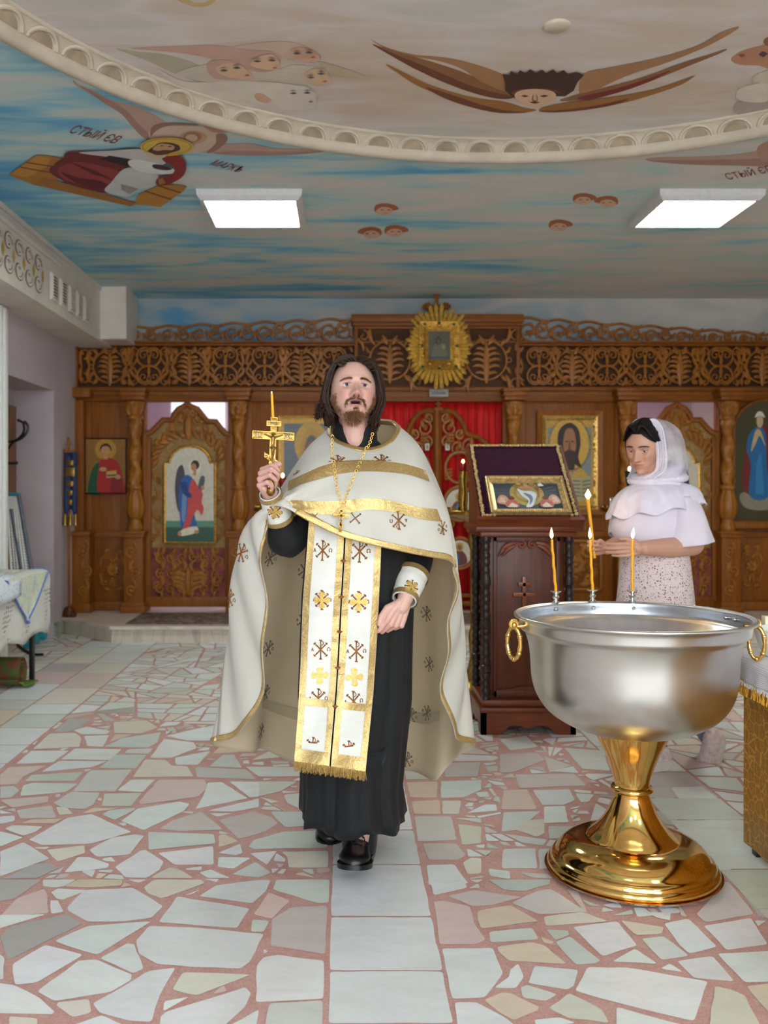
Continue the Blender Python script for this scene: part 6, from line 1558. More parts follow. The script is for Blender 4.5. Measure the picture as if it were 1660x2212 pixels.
def face_colors(V, Fq, M, skin, mouth=1.0, brow=(70, 48, 36), beard=0, lip=(176, 98, 96), red=(196, 120, 110), browz=.0235):
    cen = np.array([V[list(f)].mean(0) for f in Fq]); L = local(cen, M); x, y, z = L[:, 0], L[:, 1], L[:, 2]; ax = np.abs(x)
    C = np.tile(np.array(lin(skin)), (len(Fq), 1)); inh = ((np.abs(z) < .14) & (ax < .1) & (y < .02)).astype(float)
    fr = inh*sst(-.02, -.06, y)
    C = blend(C, fr*(.5*g1(ax, .04, .018)*g1(z, -.03, .018)+.6*g1(x, 0, .014)*g1(z, -.034, .012)), red)
    if beard:
        jaw = fr*np.maximum(sst(-.085, -.100, z+.25*np.maximum(0, .03-ax)*0)*1.0, sst(.050, .066, ax)*sst(-.035, -.06, z))*.85
        jaw = np.maximum(jaw, inh*sst(-.092, -.106, z)*sst(-.035, -.06, y)*sst(-.132, -.122, z)*.8); mou = fr*.75*np.exp(-((ax-.012)/.018)**4)*g1(z, -.0505-.25*np.maximum(0, ax-.01), .006)
        mou = np.maximum(mou, fr*.6*g1(ax, .029, .005)*g1(z, -.064, .012)); jaw = np.maximum(jaw, fr*.7*g1(x, 0, .006)*g1(z, -.083, .006)); C = blend(C, np.maximum(jaw, mou)*.85, (128, 84, 60))
    lipm = fr*np.exp(-(x/.0225)**6)*np.maximum(g1(z, -.0562-.003*(1-mouth), .0034-.0008*(1-mouth))*(.8), g1(z, -.0725+.004*(1-mouth), .0042-.0012*(1-mouth)))*(1-.25*(1-mouth)); C = blend(C, lipm, lip)
    if mouth > .5: C = blend(C, fr*(np.exp(-(x/.0185)**6)*np.exp(-((z+.0635)/.0062)**6)), (34, 10, 12))
    else: C = blend(C, fr*np.exp(-(x/.021)**6)*g1(z, -.0635, .0014)*.8, (96, 44, 44))
    C = blend(C, fr*g1(ax, .0078, .0036)*g1(z, -.0445, .0026)*.95, (70, 26, 22))  # nostril shade put into the skin colour
    bz = browz-.0035*((ax-.026)/.02)**2; C = blend(C, fr*np.exp(-((ax-.031)/.020)**6)*g1(z, bz, .0036)*.92, brow)
    C = blend(C, fr*np.exp(-((ax-.030)/.0145)**6)*g1(z, .0072-18*(ax-.029)**2, .0013)*.8, (70, 42, 36)); C = blend(C, fr*np.exp(-((ax-.030)/.013)**6)*g1(z, -.0068+14*(ax-.030)**2, .0011)*.45, (120, 74, 66))  # dark lash lines, with lid crease shade put into the skin colour
    C = blend(C, fr*g1(ax, .032, .016)*g1(z, .006, .004)*.35, (150, 90, 80)); C = blend(C, fr*g1(ax, .032, .014)*g1(z, -.013, .004)*.25, (170, 110, 104))
    return C
def add_eyes(mb, M, gaze, iris=(58, 72, 96), skin=(210, 166, 148), lid=.30, ez=.0, ey=-.0672):
    """eyeballs and lids as small closed shells set into the sockets"""
    for s in (1, -1):
        c = Vector((s*.0300, ey, ez)); r = .0134; g = Vector(gaze).normalized(); nu, nv = 64, 48
        for j in range(nv):
            for i in range(nu):
                q = [Vector((math.sin(a)*math.cos(b), math.sin(a)*math.sin(b), -math.cos(a))) for a, b in ((PI*j/nv, 2*PI*i/nu), (PI*j/nv, 2*PI*(i+1)/nu), (PI*(j+1)/nv, 2*PI*(i+1)/nu), (PI*(j+1)/nv, 2*PI*i/nu))]
                d = ((q[0]+q[2])/2).normalized(); an = d.angle(g) if d.length else 3
                if d.y > .2: continue
                mb.col = lin((12, 12, 14) if an < .19 else (iris if an < .44 else ((60, 66, 80) if an < .50 else (214, 206, 204)))); mb.add([M@(c+p*r) for p in q], [(0, 1, 2, 3)])
        for lo, hi, rr, dark in ((lid, 1.3, 1.12, 1), (-1.25, -.40, 1.07, 0)):
            for j in range(8):
                for i in range(16):
                    cs = []
                    for jj, ii in ((j, i), (j, i+1), (j+1, i+1), (j+1, i)):
                        az = lerp(-1.25, 1.25, ii/16); el = lerp(lo*(1-.35*(az/1.25)**2) if dark else lo, hi if dark else hi*(1-.35*(az/1.25)**2), jj/8)
                        cs.append(M@(c+Vector((math.sin(az)*math.cos(el), -math.cos(az)*math.cos(el), math.sin(el)))*r*rr))
                    mb.col = lin((52, 34, 30)) if (dark and j == 0) else lin(skin if dark else tuple(k*.97 for k in skin)); mb.add(cs, [(0, 1, 2, 3)])
def hand(mb, W, d, n, side, size=1.0, curls=None, thumb=None, splay=.0):
    """W wrist, d towards knuckles, n palm normal, side +1/-1 = which side (d x n) the thumb is on; returns palm centre"""
    d = Vector(d).normalized(); n = Vector(n); n = (n-d*n.dot(d)).normalized(); s_ = d.cross(n)*side; W = Vector(W); z = size
    lat = (.031, .0105, -.0105, -.030); kn = (.086, .090, .085, .076); pl = ((.043, .027, .021), (.047, .031, .022), (.044, .029, .022), (.034, .022, .019)); pr = (.0088, .0090, .0086, .0077)
    curls = curls or [(.3, .4, .3)]*4
    K = []
    for f in range(4):
        k0 = W+d*kn[f]*z+s_*lat[f]*z; b = W+d*.012*z+s_*lat[f]*.55*z; limb(mb, [b, W+d*.05*z+s_*lat[f]*.85*z+n*.002, k0], [.015*z, .0135*z, .0108*z], 10)
        limb(mb, [b+n*.010*z, k0-d*.015*z+n*.008*z], [.013*z, .010*z], 10)
        a = 0; p = k0; pts = [k0]; rad = [pr[f]*1.14*z]; dd = d+s_*splay*lat[f]*20
        for j in range(3):
            a += curls[f][j]; q = (dd*math.cos(a)+n*math.sin(a)).normalized(); p = p+q*pl[f][j]*z; pts.append(p); rad.append(pr[f]*(1.0, .92, .80)[j]*z)
        limb(mb, pts, rad, 10); K.append(pts)
    tb = W+d*.022*z+s_*.020*z+n*.006*z
    th = thumb or [(.042, .040, .012), (.072, .050, .022), (.098, .050, .030)]
    tp = [tb]+[W+d*a*z+s_*b*z+n*c*z for a, b, c in th]; limb(mb, tp, [.0165*z, .0130*z, .0108*z, .0092*z][:len(tp)], 10)
    limb(mb, [W-d*.03*z, W+d*.02*z], [.027*z*.95, .026*z*.95], 12)
    return K, tp
SKIN = painted('skin', .48, .05, 60, 0); b_ = SKIN.node_tree.nodes['Principled BSDF']; b_.inputs['Subsurface Weight'].default_value = .12; b_.inputs['Subsurface Radius'].default_value = (.012, .005, .003)
def with_extra(V, Fq, C, mb):
    """append loose shells (eyes, nails) to the body arrays"""
    n = len(V); V = np.vstack([V, np.array([tuple(q) for q in mb.v])]); Fq = Fq+[tuple(i+n for i in f) for f in mb.f]; C = np.vstack([C, np.array(mb.c)]); return V, Fq, C
def nail(mb, tip, prev, n, r, c=(222, 176, 166)):
    d = (Vector(tip)-Vector(prev)).normalized(); s = d.cross(Vector(n)).normalized(); mb.col = lin(c); G = []
    for i in range(5):
        a = lerp(-.9, .9, i/4); o = s*math.sin(a)*r*.85+Vector(n)*math.cos(a)*r*1.06; G.append([Vector(tip)+o*k+d*t for k, t in ((.9, -.008), (1, -.003), (.97, .003), (.7, r*.72))])
    mb.grid(G)

# ------------------------------------------------------------ the priest
HM = Matrix.Translation(P(762, 849, 3.27))@Matrix.Rotation(math.radians(7), 4, 'Z')@Matrix.Rotation(math.radians(-13), 4, 'X')@Matrix.Rotation(math.radians(2), 4, 'Y')@Matrix.Scale(1.03, 4)
mb = MB(); head_mesh(mb, HM, mouth=1.0, wide=1.03)
limb(mb, [P(765, 880, 3.33), P(767, 935, 3.345), P(768, 975, 3.36)], [.060, .058, .062], 20)
limb(mb, [P(762, 880, 3.29), P(767, 955, 3.30)], [.045, .040], 16)
mb.sphere(P(768, 1075, 3.34), (.155, .105, .20), 20, 14); mb.sphere(P(772, 1250, 3.34), (.15, .11, .19), 20, 14); mb.sphere(P(772, 1340, 3.34), (.16, .12, .12), 18, 12)
SL, SR = P(680, 1020, 3.36), P(868, 1020, 3.36)
EL, WL = P(622, 1168, 3.24), P(603, 1092, 3.03)
ER, WR = P(898, 1190, 3.38), P(876, 1293, 3.20)
limb(mb, [SR, ER, WR], [.058, .042, .028]); limb(mb, [P(730, 990, 3.35), SL], [.06, .058]); limb(mb, [P(810, 990, 3.35), SR], [.06, .058])
FT1, FT2 = P(770, 1835, 3.30), P(728, 1790, 3.58)
limb(mb, [P(735, 1390, 3.36), P(738, 1600, 3.42), P(728, 1775, 3.60)], [.09, .062, .042]); limb(mb, [P(812, 1390, 3.34), P(790, 1600, 3.26), P(775, 1815, 3.32)], [.09, .062, .042])
# right fist round the cross handle
s1 = Vector((.06, .36, .93)).normalized(); n1 = Vector((.93, -.30, .06)); n1 = (n1-s1*n1.dot(s1)).normalized(); d1 = n1.cross(s1); d1 = -d1 if d1.y > 0 else d1
W1 = P(606, 1072, 3.075); sd1 = 1 if d1.cross(n1).dot(s1) > 0 else -1
DH = d1+Vector((-.10, 0, .50)); HS = 1.0; _k, _t = hand(MB(), W1, DH, n1, sd1, HS, [(1.25, 1.45, .8), (1.25, 1.5, .8), (1.25, 1.5, .8), (1.25, 1.5, .8)])
hol = sum((q for k in (_k[1], _k[2]) for q in k), Vector())/8; YG = 3.03; W1 = W1+(P(586, 1030, YG)-hol)
K1, T1 = hand(mb, W1, DH, n1, sd1, HS, [(1.25, 1.45, .8), (1.25, 1.5, .8), (1.25, 1.5, .8), (1.25, 1.5, .8)], [(.055, .050, .020), (.088, .050, .036), (.094, .040, .062)])
limb(mb, [SL, EL, W1], [.058, .042, .028])
# left hand hanging, loosely curled
d2 = Vector((-.42, -.22, -.88)); n2 = Vector((-.45, .85, .0)); s2 = Vector((-.8, -.4, .3)); W2 = P(873, 1300, 3.19)
sd2 = 1 if d2.cross(n2).dot(s2) > 0 else -1
K2, T2 = hand(mb, W2, d2, n2, sd2, 1.0, [(.45, .75, .5), (.8, 1.0, .6), (1.0, 1.1, .7), (1.1, 1.1, .7)], [(.045, .043, .012), (.078, .050, .012), (.106, .045, .014)])
V, Fq = fuse(mb, .0023, 3, .5)
skin = (214, 170, 154); C = face_colors(V, Fq, HM, skin, 1.0, (84, 58, 40), 1, (188, 112, 106), (206, 128, 116), .0195)
cen = np.array([V[f[0]] for f in Fq])
for Kp, Tp in ((K1, T1), (K2, T2)):
    for q in [k[0] for k in Kp]+[k[1] for k in Kp]+[k[2] for k in Kp]: C = blend(C, np.exp(-(((cen-np.array(q))**2).sum(1)/.012**2)), (206, 132, 122), .5)
    C = blend(C, np.exp(-(((cen-np.array(Kp[1][0]))**2).sum(1)/.07**2)), (222, 168, 156), .35)
ex = MB(); add_eyes(ex, HM, (.10, -1, .10), skin=skin, lid=.34)
nail(ex, T1[-1], T1[-2], (0, -1, .3), .009); nail(ex, T2[-1], T2[-2], Vector((.3, -1, .3)).normalized(), .009)
V, Fq, C = with_extra(V, Fq, C, ex)
priest = np_mesh('person', V, Fq, C, SKIN, loc=tuple(P(768, 1870, 3.3)))
tag(priest, 'bearded person in white and gold vestments over a black robe, raising a cross', 'person')

# ---- hair
def mat_hair(name, a, b_):
    m, nt, b = nodes(name); f = noise(nt, coords(nt, (6, 6, 1)), 40, 4); nt.links.new(ramp(nt, f, [(.3, a), (.7, b_)]), b.inputs['Base Color']); b.inputs['Roughness'].default_value = .55
    b.inputs['Specular IOR Level'].default_value = .2; return m
M_HAIR = mat_hair('dark_brown_hair', (34, 22, 16), (68, 46, 34)); M_BEARD = mat_hair('brown_beard', (92, 58, 34), (150, 104, 68)); M_BLKH = mat_hair('black_hair', (16, 12, 12), (36, 28, 26))
HR = random.Random(3)
def lock(mb, M, pts, r, n=5, k=4):
    p = crom([Vector(q) for q in pts], k); m = len(p); mb.tube([M@q for q in p], [r*(.5+.5*min(1, i/(m*.15+.1)))*(1-max(0, (i/m-.7)/.3))**.7+.0004 for i in range(m)], n)
def hair_cap(mb, M, test, sc=1.05, nu=80, nv=60, **k):
    A = head_pts(nu, nv, mouth=0, **k)*sc; vs = [M@Vector(p) for row in A for p in row]; fs = []
    for j in range(nv):
        for i in range(nu):
            c = A[j, i]
            if test(c[0]/sc, c[1]/sc, c[2]/sc): a = j*nu+i; b = j*nu+(i+1) % nu; fs.append((a, b, b+nu, a+nu))
    mb.add(vs, fs)
mb = MB()
hair_cap(mb, HM, lambda x, y, z: (z > .080-.35*max(0, abs(x)-.035) or y > -.012 or abs(x) > .0755) and z > -.075, 1.06, wide=1.03)
for s in (1, -1):
    for k in range(560):
        t = HR.random(); y0 = lerp(-.074, .07, t**.9); lay = HR.uniform(0, 1); x0 = s*HR.uniform(.0, .045)+.004
        zr = .121*math.sqrt(max(.05, 1-(y0/.104)**2-(x0/.082)**2))+.003
        out = .079+.016*lay+.004*math.sin(9*t); end = -.088-.028*lay*t-.012*HR.random() if s > 0 else -.070-.03*HR.random()
        front = max(0, -y0-.03)/.045
        ym = y0*.5-.012+.014*HR.uniform(-1, 1)+.010*t
        w_ = HR.uniform(-.005, .005); lift = .004+.007*lay+.004*front
        pts = [(x0, y0, zr), (x0+s*.018, y0-.004*front, zr+lift-.002-.12*abs(x0)), (s*max(.056+.008*lay, min(.074, abs(x0)+.028)), ym-.016*front, .096+.007*lay-.014*front-.25*max(0, abs(x0)-.03)), (s*(out-.006), ym-.010*front, .052), (s*(out+.006), ym, .0), (s*(out+.008+w_), ym+.008, -.040), (s*(out-.002+w_), ym+.014, -.070), (s*(out-.014+w_*2), ym+.018+.01*t, end)]
        if s < 0 and HR.random() < .22: pts[-2] = (s*(out+.006), ym+.01, -.060); pts[-1] = (s*(out+.018+.012*HR.random()), ym+HR.uniform(-.01, .02), -.072+HR.uniform(-.012, .018)); pts.append((s*(out+.026+.010*HR.random()), ym+HR.uniform(-.01, .02), -.082+HR.uniform(-.022, .02)))
        lock(mb, HM, pts, HR.uniform(.0013, .0032))
for k in range(150):
    a = HR.uniform(-1.9, 1.9); cx_ = math.sin(a)*.086; cy_ = math.cos(a)*.092
    if cy_ < -.02: continue
    lock(mb, HM, [(cx_*.6, cy_*.6+.01, .104), (cx_, cy_+.01, .05), (cx_*1.1, cy_*1.08, -.01), (cx_*1.08, cy_*.98, -.06), (cx_*.98+HR.uniform(-.01, .01), cy_*.85, -.10-.02*HR.random())], HR.uniform(.004, .007))
hair = mb.build('hair', M_HAIR, priest)
# ---- beard, moustache, brows from short hairs on the skin
fb = MB(); head_mesh(fb, HM, mouth=1.0, wide=1.03); fbvh = fb.bvh()
def fuzz(mb, x, z, L, dirv, r, M=HM, bv=fbvh):
    o = M@Vector((x, -.3, z)); d = (M.to_3x3()@Vector((0, 1, 0))).normalized(); h = bv.ray_cast(o, d)
    if h[0] is None: return
    R3 = M.to_3x3().normalized(); dv = (R3@Vector(dirv)).normalized(); nn = h[1] if h[1].dot(d) < 0 else -h[1]; dv = (dv+nn*.55).normalized()
    mb.tube([h[0]-nn*.001, h[0]+dv*L*.5, h[0]+dv*L+Vector((0, 0, -.15*L))], [r, r*.8, r*.2], 3, None, None, False)
mb = MB(); n = 0
while n < 2600:
    x = HR.uniform(-.072, .072); z = HR.uniform(-.119, -.02); ax = abs(x)
    edge = -.090+.0*ax+(.045*max(0, (ax-.035)/.03))      # lower face follows the jaw
    ok = z < edge+HR.gauss(0, .0035)
    if ax > .060 and z < -.028+HR.gauss(0, .012): ok = True
    if not ok: continue
    n += 1; L = .008+.004*(z < -.10)+.004*HR.random(); fuzz(mb, x, z, L, (x*4+HR.uniform(-.3, .3), -.15, -1), .00055)
n = 0
while n < 620:
    x = HR.uniform(-.034, .034); ax = abs(x); zc_ = -.0500-.22*max(0, ax-.008)-.010*(max(0, ax-.022)/.01); z = zc_+HR.gauss(0, .0030 if ax < .024 else .006)
    if z > -.045 or (ax < .02 and z < -.0545): continue
    n += 1; fuzz(mb, x, z, .0055+.0025*HR.random(), ((1 if x > 0 else -1)*.9+HR.uniform(-.3, .3), -.1, -.8), .00045)
for k in range(160): fuzz(mb, HR.gauss(0, .005), -.083+HR.gauss(0, .003), .006, (HR.uniform(-.3, .3), 0, -1), .00045)
mb.build('beard', M_BEARD, priest)
mb = MB()
for s in (1, -1):
    for k in range(260):
        t = HR.random(); x = s*lerp(.012, .050, t); z = .0195-.0035*((abs(x)-.026)/.02)**2+HR.gauss(0, .0018)*(1-.5*t); fuzz(mb, x, z, .006, (s*1.0, -.05, .25-.5*t), .00042)
mb.build('eyebrows', M_BEARD, priest)

# ---- garments
def mat_cloth(name, c, rough=.8, bmp=.15, sc=300, sheen=.15, var=.03):
    m, nt, b = nodes(name); v = coords(nt); f = noise(nt, v, sc, 2); g = noise(nt, v, 5, 3)
    nt.links.new(ramp(nt, g, [(.3, tuple(x*(1-var) for x in c)), (.7, tuple(min(255, x*(1+var)) for x in c))]), b.inputs['Base Color']); b.inputs['Roughness'].default_value = rough; b.inputs['Sheen Weight'].default_value = sheen
    bm_ = bump(nt, b, f, bmp, .0006); w_ = N(nt, 'ShaderNodeBump'); w_.inputs['Strength'].default_value = .12; w_.inputs['Distance'].default_value = .02
    nt.links.new(noise(nt, coords(nt, (1.5, 1.5, .8)), 7, 4, .5, .8), w_.inputs['Height']); nt.links.new(w_.outputs[0], bm_.inputs['Normal']); return m
M_VEST = mat_cloth('white_vestment', (224, 222, 212), .6); M_LINE = mat_cloth('beige_lining', (226, 210, 184), .85)
def translucent(m, c, k):
    nt = m.node_tree; b = nt.nodes['Principled BSDF']; t = N(nt, 'ShaderNodeBsdfTranslucent'); t.inputs[0].default_value = c4(c); x = N(nt, 'ShaderNodeMixShader'); x.inputs[0].default_value = k
    nt.links.new(b.outputs[0], x.inputs[1]); nt.links.new(t.outputs[0], x.inputs[2]); nt.links.new(x.outputs[0], nt.nodes['Material Output'].inputs[0])
M_VESTC = mat_cloth('white_cape_cloth', (224, 222, 212), .6); translucent(M_LINE, (246, 230, 200), .5); translucent(M_VESTC, (246, 236, 214), .3); M_BLK = mat_cloth('black_cassock', (8, 8, 10), .8, .1, 300, .04)
def mat_lame():
    m, nt, b = nodes('gold_lame'); f = noise(nt, coords(nt), 420, 3, .8); g = noise(nt, coords(nt), 14, 4, .6, 1)
    nt.links.new(ramp(nt, f, [(.3, (160, 126, 66)), (.5, (200, 170, 108)), (.72, (248, 228, 180))]), b.inputs['Base Color']); b.inputs['Metallic'].default_value = .75; b.inputs['Roughness'].default_value = .42
    bm_ = bump(nt, b, f, .45, .0012); w_ = N(nt, 'ShaderNodeBump'); w_.inputs['Strength'].default_value = .3; w_.inputs['Distance'].default_value = .02; nt.links.new(g, w_.inputs['Height']); nt.links.new(w_.outputs[0], bm_.inputs['Normal']); return m
M_LAME = mat_lame(); M_EMB = plain('gold_thread', (140, 84, 30), .45, .45, .35, 160, .3); M_EMBG = plain('pale_gold_thread', (214, 176, 96), .45, .5, .15, 160, .3); M_SHOWTHR = plain('emblem_show_through', (120, 104, 88), .9, 0, .15)
CAMP = Vector((0, 0, H))
def hitpx(bv, px, py, off=.002):
    d = (P(px, py, 1)-CAMP).normalized(); h = bv.ray_cast(CAMP, d)
    if h[0] is None: return None
    n = h[1] if h[1].dot(d) < 0 else -h[1]; return h[0]+n*off, n
def strip(mb, bv, A, B, n=40, m=4, off=.0022):
    """band between two picture-traced edges A and B, laid onto the garment surface"""
    A = crom([Vector((a, b, 0)) for a, b in A], 10); B = crom([Vector((a, b, 0)) for a, b in B], 10)
    def res(L, t):
        f = t*(len(L)-1); i = min(int(f), len(L)-2); return L[i].lerp(L[i+1], f-i)
    G = []; last = None
    for i in range(n+1):
        row = []
        for j in range(m+1):
            q = res(A, i/n).lerp(res(B, i/n), j/m); h = hitpx(bv, q.x, q.y, off)
            if h is None: row.append(None)
            else: row.append(h[0])
        G.append(row)
    for i in range(n+1):
        for j in range(m+1):
            if G[i][j] is None:
                q = res(A, i/n).lerp(res(B, i/n), j/m); c = [(abs(i-a)+abs(j-b), G[a][b]) for a in range(n+1) for b in range(m+1) if G[a][b] is not None]
                if not c: return
                Y = min(c, key=lambda e: e[0])[1].y; G[i][j] = P(q.x, q.y, Y-.001)
    mb.grid(G)
def emblem_shapes(kind):
    S_ = []
    def ln(x0, y0, x1, y1, w_=.05): S_.append([(lerp(x0, x1, t), lerp(y0, y1, t), w_) for t in (0, .25, .5, .75, 1)])
    if kind in ('chirho', 'flower', 'chi'):
        for a in (PI/4, 3*PI/4):
            ln(-.36*math.cos(a), -.36*math.sin(a), .36*math.cos(a), .36*math.sin(a), .055)
            for s in (1, -1):
                ex, ey = s*.40*math.cos(a), s*.40*math.sin(a)
                for q in (-.9, 0, .9): S_.append([(ex, ey, .05), (ex+s*.08*math.cos(a+q), ey+s*.08*math.sin(a+q), .045)])
        if kind != 'chi':
            ln(0, -.46, 0, .46, .05)
            for s in (-1, 1):
                S_.append([(0, s*.47, .05), (-.07, s*.50, .045)]); S_.append([(0, s*.47, .05), (.07, s*.50, .045)])
            S_.append([(.02+.13*math.sin(t), .33+.12*math.cos(t), .032) for t in [k*PI/8 for k in range(9)]])
            ln(-.48, -.08, -.42, .10, .028); ln(-.42, .10, -.36, -.08, .028); ln(-.46, -.02, -.38, -.02, .022)
            S_.append([(.42+.075*math.sin(t), .02+.08*math.cos(t), .028) for t in [-2.5+k*5/10 for k in range(11)]]); ln(.33, -.06, .39, -.06, .028); ln(.45, -.06, .51, -.06, .028)
    return S_
def flared_cross(r, w0, w1):
    out = []
    for k in range(4):
        a = k*PI/2; c, s = math.cos(a), math.sin(a); R2 = lambda x, y: (x*c-y*s, x*s+y*c); out += [R2(w0, -w0*.0-w0), R2(r*.85, -w1), R2(r, -w1*.35), R2(r*1.02, 0), R2(r, w1*.35), R2(r*.85, w1)]
    return out
def emblem(parent, bv, px, py, size, kind='chirho', rot=0.0, name='embroidered_emblem', M1=None, M2=None, off=.0022, clipy=None):
    h = hitpx(bv, px, py, off)
    if h is None: return
    c, n = h; up = (Vector((0, 0, 1))-n*n.z).normalized(); rt = up.cross(n).normalized(); rt = rt if rt.x > 0 else -rt
    u = up*math.cos(rot)+rt*math.sin(rot); r = rt*math.cos(rot)-up*math.sin(rot)
    def pt(x, y, lift=0):
        q = c+(r*x+u*y)*size; k = bv.find_nearest(q)
        if k[0] is None: return q
        nn = k[1] if k[1].dot(n) > 0 else -k[1]; return k[0]+nn*(off+lift)
    mb = MB()
    for st in emblem_shapes(kind):
        if clipy and all(y < clipy for _, y, _ in st): continue
        st = [(x, max(y, clipy) if clipy else y, w_) for x, y, w_ in st]
        mb.tube([pt(x, y) for x, y, _ in st], [w_*size*.68 for _, _, w_ in st], 5, .5, tuple(n))
    mb.cur = 1
    if kind in ('flower', 'cross'):
        rr, w0, w1 = (.42, .07, .17) if kind == 'flower' else (.46, .07, .19); fc = flared_cross(rr, w0, w1); cc = pt(0, 0, .003); vs = [pt(x, y, .0022) for x, y in fc]
        mb.add([cc]+vs, [(0, i+1, (i+1) % len(vs)+1) for i in range(len(vs))])
    mb.build(name, [M1 or M_EMB, M2 or M_EMBG], parent, auto=0)
# cassock
def ring(l, r, py, Y, dep, n=72, fold=0, ph=0, sq=2.3, front=0):
    c = P((l+r)/2, py, Y); hw = (r-l)/2*Y/F; out = []
    for k in range(n):
        a = 2*PI*k/n; ca, sa = math.cos(a), math.sin(a); e = 2/sq
        x = math.copysign(abs(ca)**e, ca)*hw; y = math.copysign(abs(sa)**e, sa)*dep; f = 1+fold*(math.sin(a*7+ph)+.6*math.sin(a*15+1.3*ph)+.3*math.sin(a*27))
        out.append(c+Vector((x*f, y*f-front*max(0, -sa), 0)))
    return out
mb = MB(); rows = [(722, 812, 950, 3.35, .075, 0), (690, 850, 985, 3.36, .09, 0), (672, 870, 1030, 3.36, .12, 0), (668, 880, 1100, 3.35, .13, .0), (664, 888, 1180, 3.35, .14, .01), (656, 893, 1290, 3.36, .15, .02), (654, 890, 1400, 3.37, .16, .03), (652, 887, 1500, 3.38, .18, .04), (653, 876, 1600, 3.39, .2, .045), (655, 866, 1690, 3.40, .22, .05), (654, 874, 1765, 3.41, .24, .055)]
L = [ring(l, r, py, Y, d, 120, f, py/300) for l, r, py, Y, d, f in rows]
hem = []
for k, q in enumerate(L[-1]):
    zt_ = .165-.030*math.sin(2*PI*k/120+PI)*1; hem.append(Vector((q.x+.006*math.sin(k*.5), q.y, .155+.012*math.sin(k*.35))))
L[-1] = hem; L2 = []
for a, b in zip(L, L[1:]):
    for t in range(4): L2.append([p.lerp(q, t/4) for p, q in zip(a, b)])
L2.append(L[-1]); mb.loft(L2, False)
cas = mb.build('cassock', M_BLK, priest, solid=(.004, 0)); cas_bv = mb.bvh()
mb = MB(); 
def foldtube(mb, pts, rad, n=26, amp=.06, kk=5, cap=False, sub=5):
    p = crom(pts, sub); m = len(p); rr = []
    for i in range(m):
        f = i/(m-1)*(len(rad)-1); a = min(int(f), len(rad)-2); rr.append(lerp(rad[a], rad[a+1], f-a))
    loops = []; prev = Vector((0, 1, 0))
    for i in range(m):
        t = (p[min(i+1, m-1)]-p[max(i-1, 0)]).normalized(); b = t.cross(prev).normalized(); a_ = b.cross(t).normalized(); prev = a_
        w_ = 1+amp*math.sin(i*1.15)+amp*.5*math.sin(i*2.3+1)
        loops.append([p[i]+(math.cos(2*PI*k/n)*b+math.sin(2*PI*k/n)*a_)*rr[i]*w_*(1+amp*.6*math.sin(kk*2*PI*k/n+i*.4)) for k in range(n)])
    mb.loft(loops, cap)
foldtube(mb, [SL, P(650, 1110, 3.32), EL, EL.lerp(W1, .4), EL.lerp(W1, .72)], [.075, .072, .063, .044, .034], 26, .05)
mb.build('sleeve', M_BLK, priest, solid=(.003, 0)); mb = MB()
foldtube(mb, [SR, P(885, 1110, 3.38), ER, P(892, 1245, 3.30), P(884, 1265, 3.25)], [.080, .076, .068, .048, .036], 26, .05)
mb.build('sleeve', M_BLK, priest, solid=(.003, 0))
mb = MB()   # standing collar, open in front
G = []
for k in range(61):
    a = -PI/2+.03+(2*PI-.06)*k/60; row = []
    for j in range(7):
        t = j/6; rx = lerp(.082, .074, t); ry = lerp(.080, .073, t); zt_ = lerp(978, 915, t)+t*38*max(0, -math.sin(a))**7; c = P(767, zt_, 3.345)
        gap = max(0, (-math.sin(a)-.85)/.15)*t*.006
        row.append(c+Vector((rx*math.cos(a)+gap*(1 if math.cos(a) > 0 else -1), ry*math.sin(a), 0)))
    G.append(row)
mb.grid(G); mb.build('collar', M_BLK, priest, solid=(.006, 0))
mb = MB(); G = []
for k in range(41):
    a = 2*PI*k/40; G.append([P(767, lerp(972, 928, j/4)+16*max(0, -math.sin(a))**4*j/4, 3.345)+Vector(((.069)*math.cos(a), .067*math.sin(a), 0)) for j in range(5)])
mb.grid(G); mb.build('undershirt', plain('green_shirt', (92, 128, 116), .85), priest)
# stole (epitrachelion)
def stole_pt(u, v):   # u 0..1 across, v 0..1 down
    py = lerp(1120, 1650, v); l = interp([(0, 668), (.12, 664), (.35, 655), (.6, 650), (.8, 644), (1, 636)], v)[0]; r = interp([(0, 826), (.2, 822), (.45, 815), (.7, 806), (1, 790)], v)[0]
    Y = interp([(0, 3.165), (.2, 3.17), (.4, 3.18), (.6, 3.17), (.8, 3.14), (1, 3.10)], v)[0]-.02*math.sin(PI*u)+.006*math.sin(u*9+v*7)+.003*math.sin(v*60+u*5)*math.exp(-((v*9 % 1)-.5)**2*30)
    q = P(lerp(l, r, u), py+lerp(-6, 16, u)*v, Y); return q
mb = MB(); gap = .012
for a, b in ((0, .505-gap), (.505+gap*.6, 1)):
    mb.grid([[stole_pt(lerp(a, b, i/16), j/90) for j in range(91)] for i in range(17)])
stole = mb.build('stole', M_VEST, priest, solid=(.003, 1)); mb2 = MB(); mb2.grid([[stole_pt(i/30, j/90)+Vector((0, -.0022, 0)) for j in range(91)] for i in range(31)]); st_bv = mb2.bvh()
mb = MB()
def sband(a0, a1, v0=0, v1=1): mb.grid([[stole_pt(lerp(a0, a1, i/3), lerp(v0, v1, j/80))+Vector((0, -.0055, 0)) for j in range(81)] for i in range(4)])
sband(0, .085); sband(.405, .49); sband(.515, .60); sband(.915, 1.0)
for v0, v1 in ((.735, .765), (.945, 1.0)):
    mb.grid([[stole_pt(i/30, lerp(v0, v1, j/4))+Vector((0, -.0065, 0)) for j in range(5)] for i in range(15)]); mb.grid([[stole_pt(.515+.485*i/15, lerp(v0, v1, j/4))+Vector((0, -.0065, 0)) for j in range(5)] for i in range(16)])
mb.build('gold_border', M_LAME, stole)
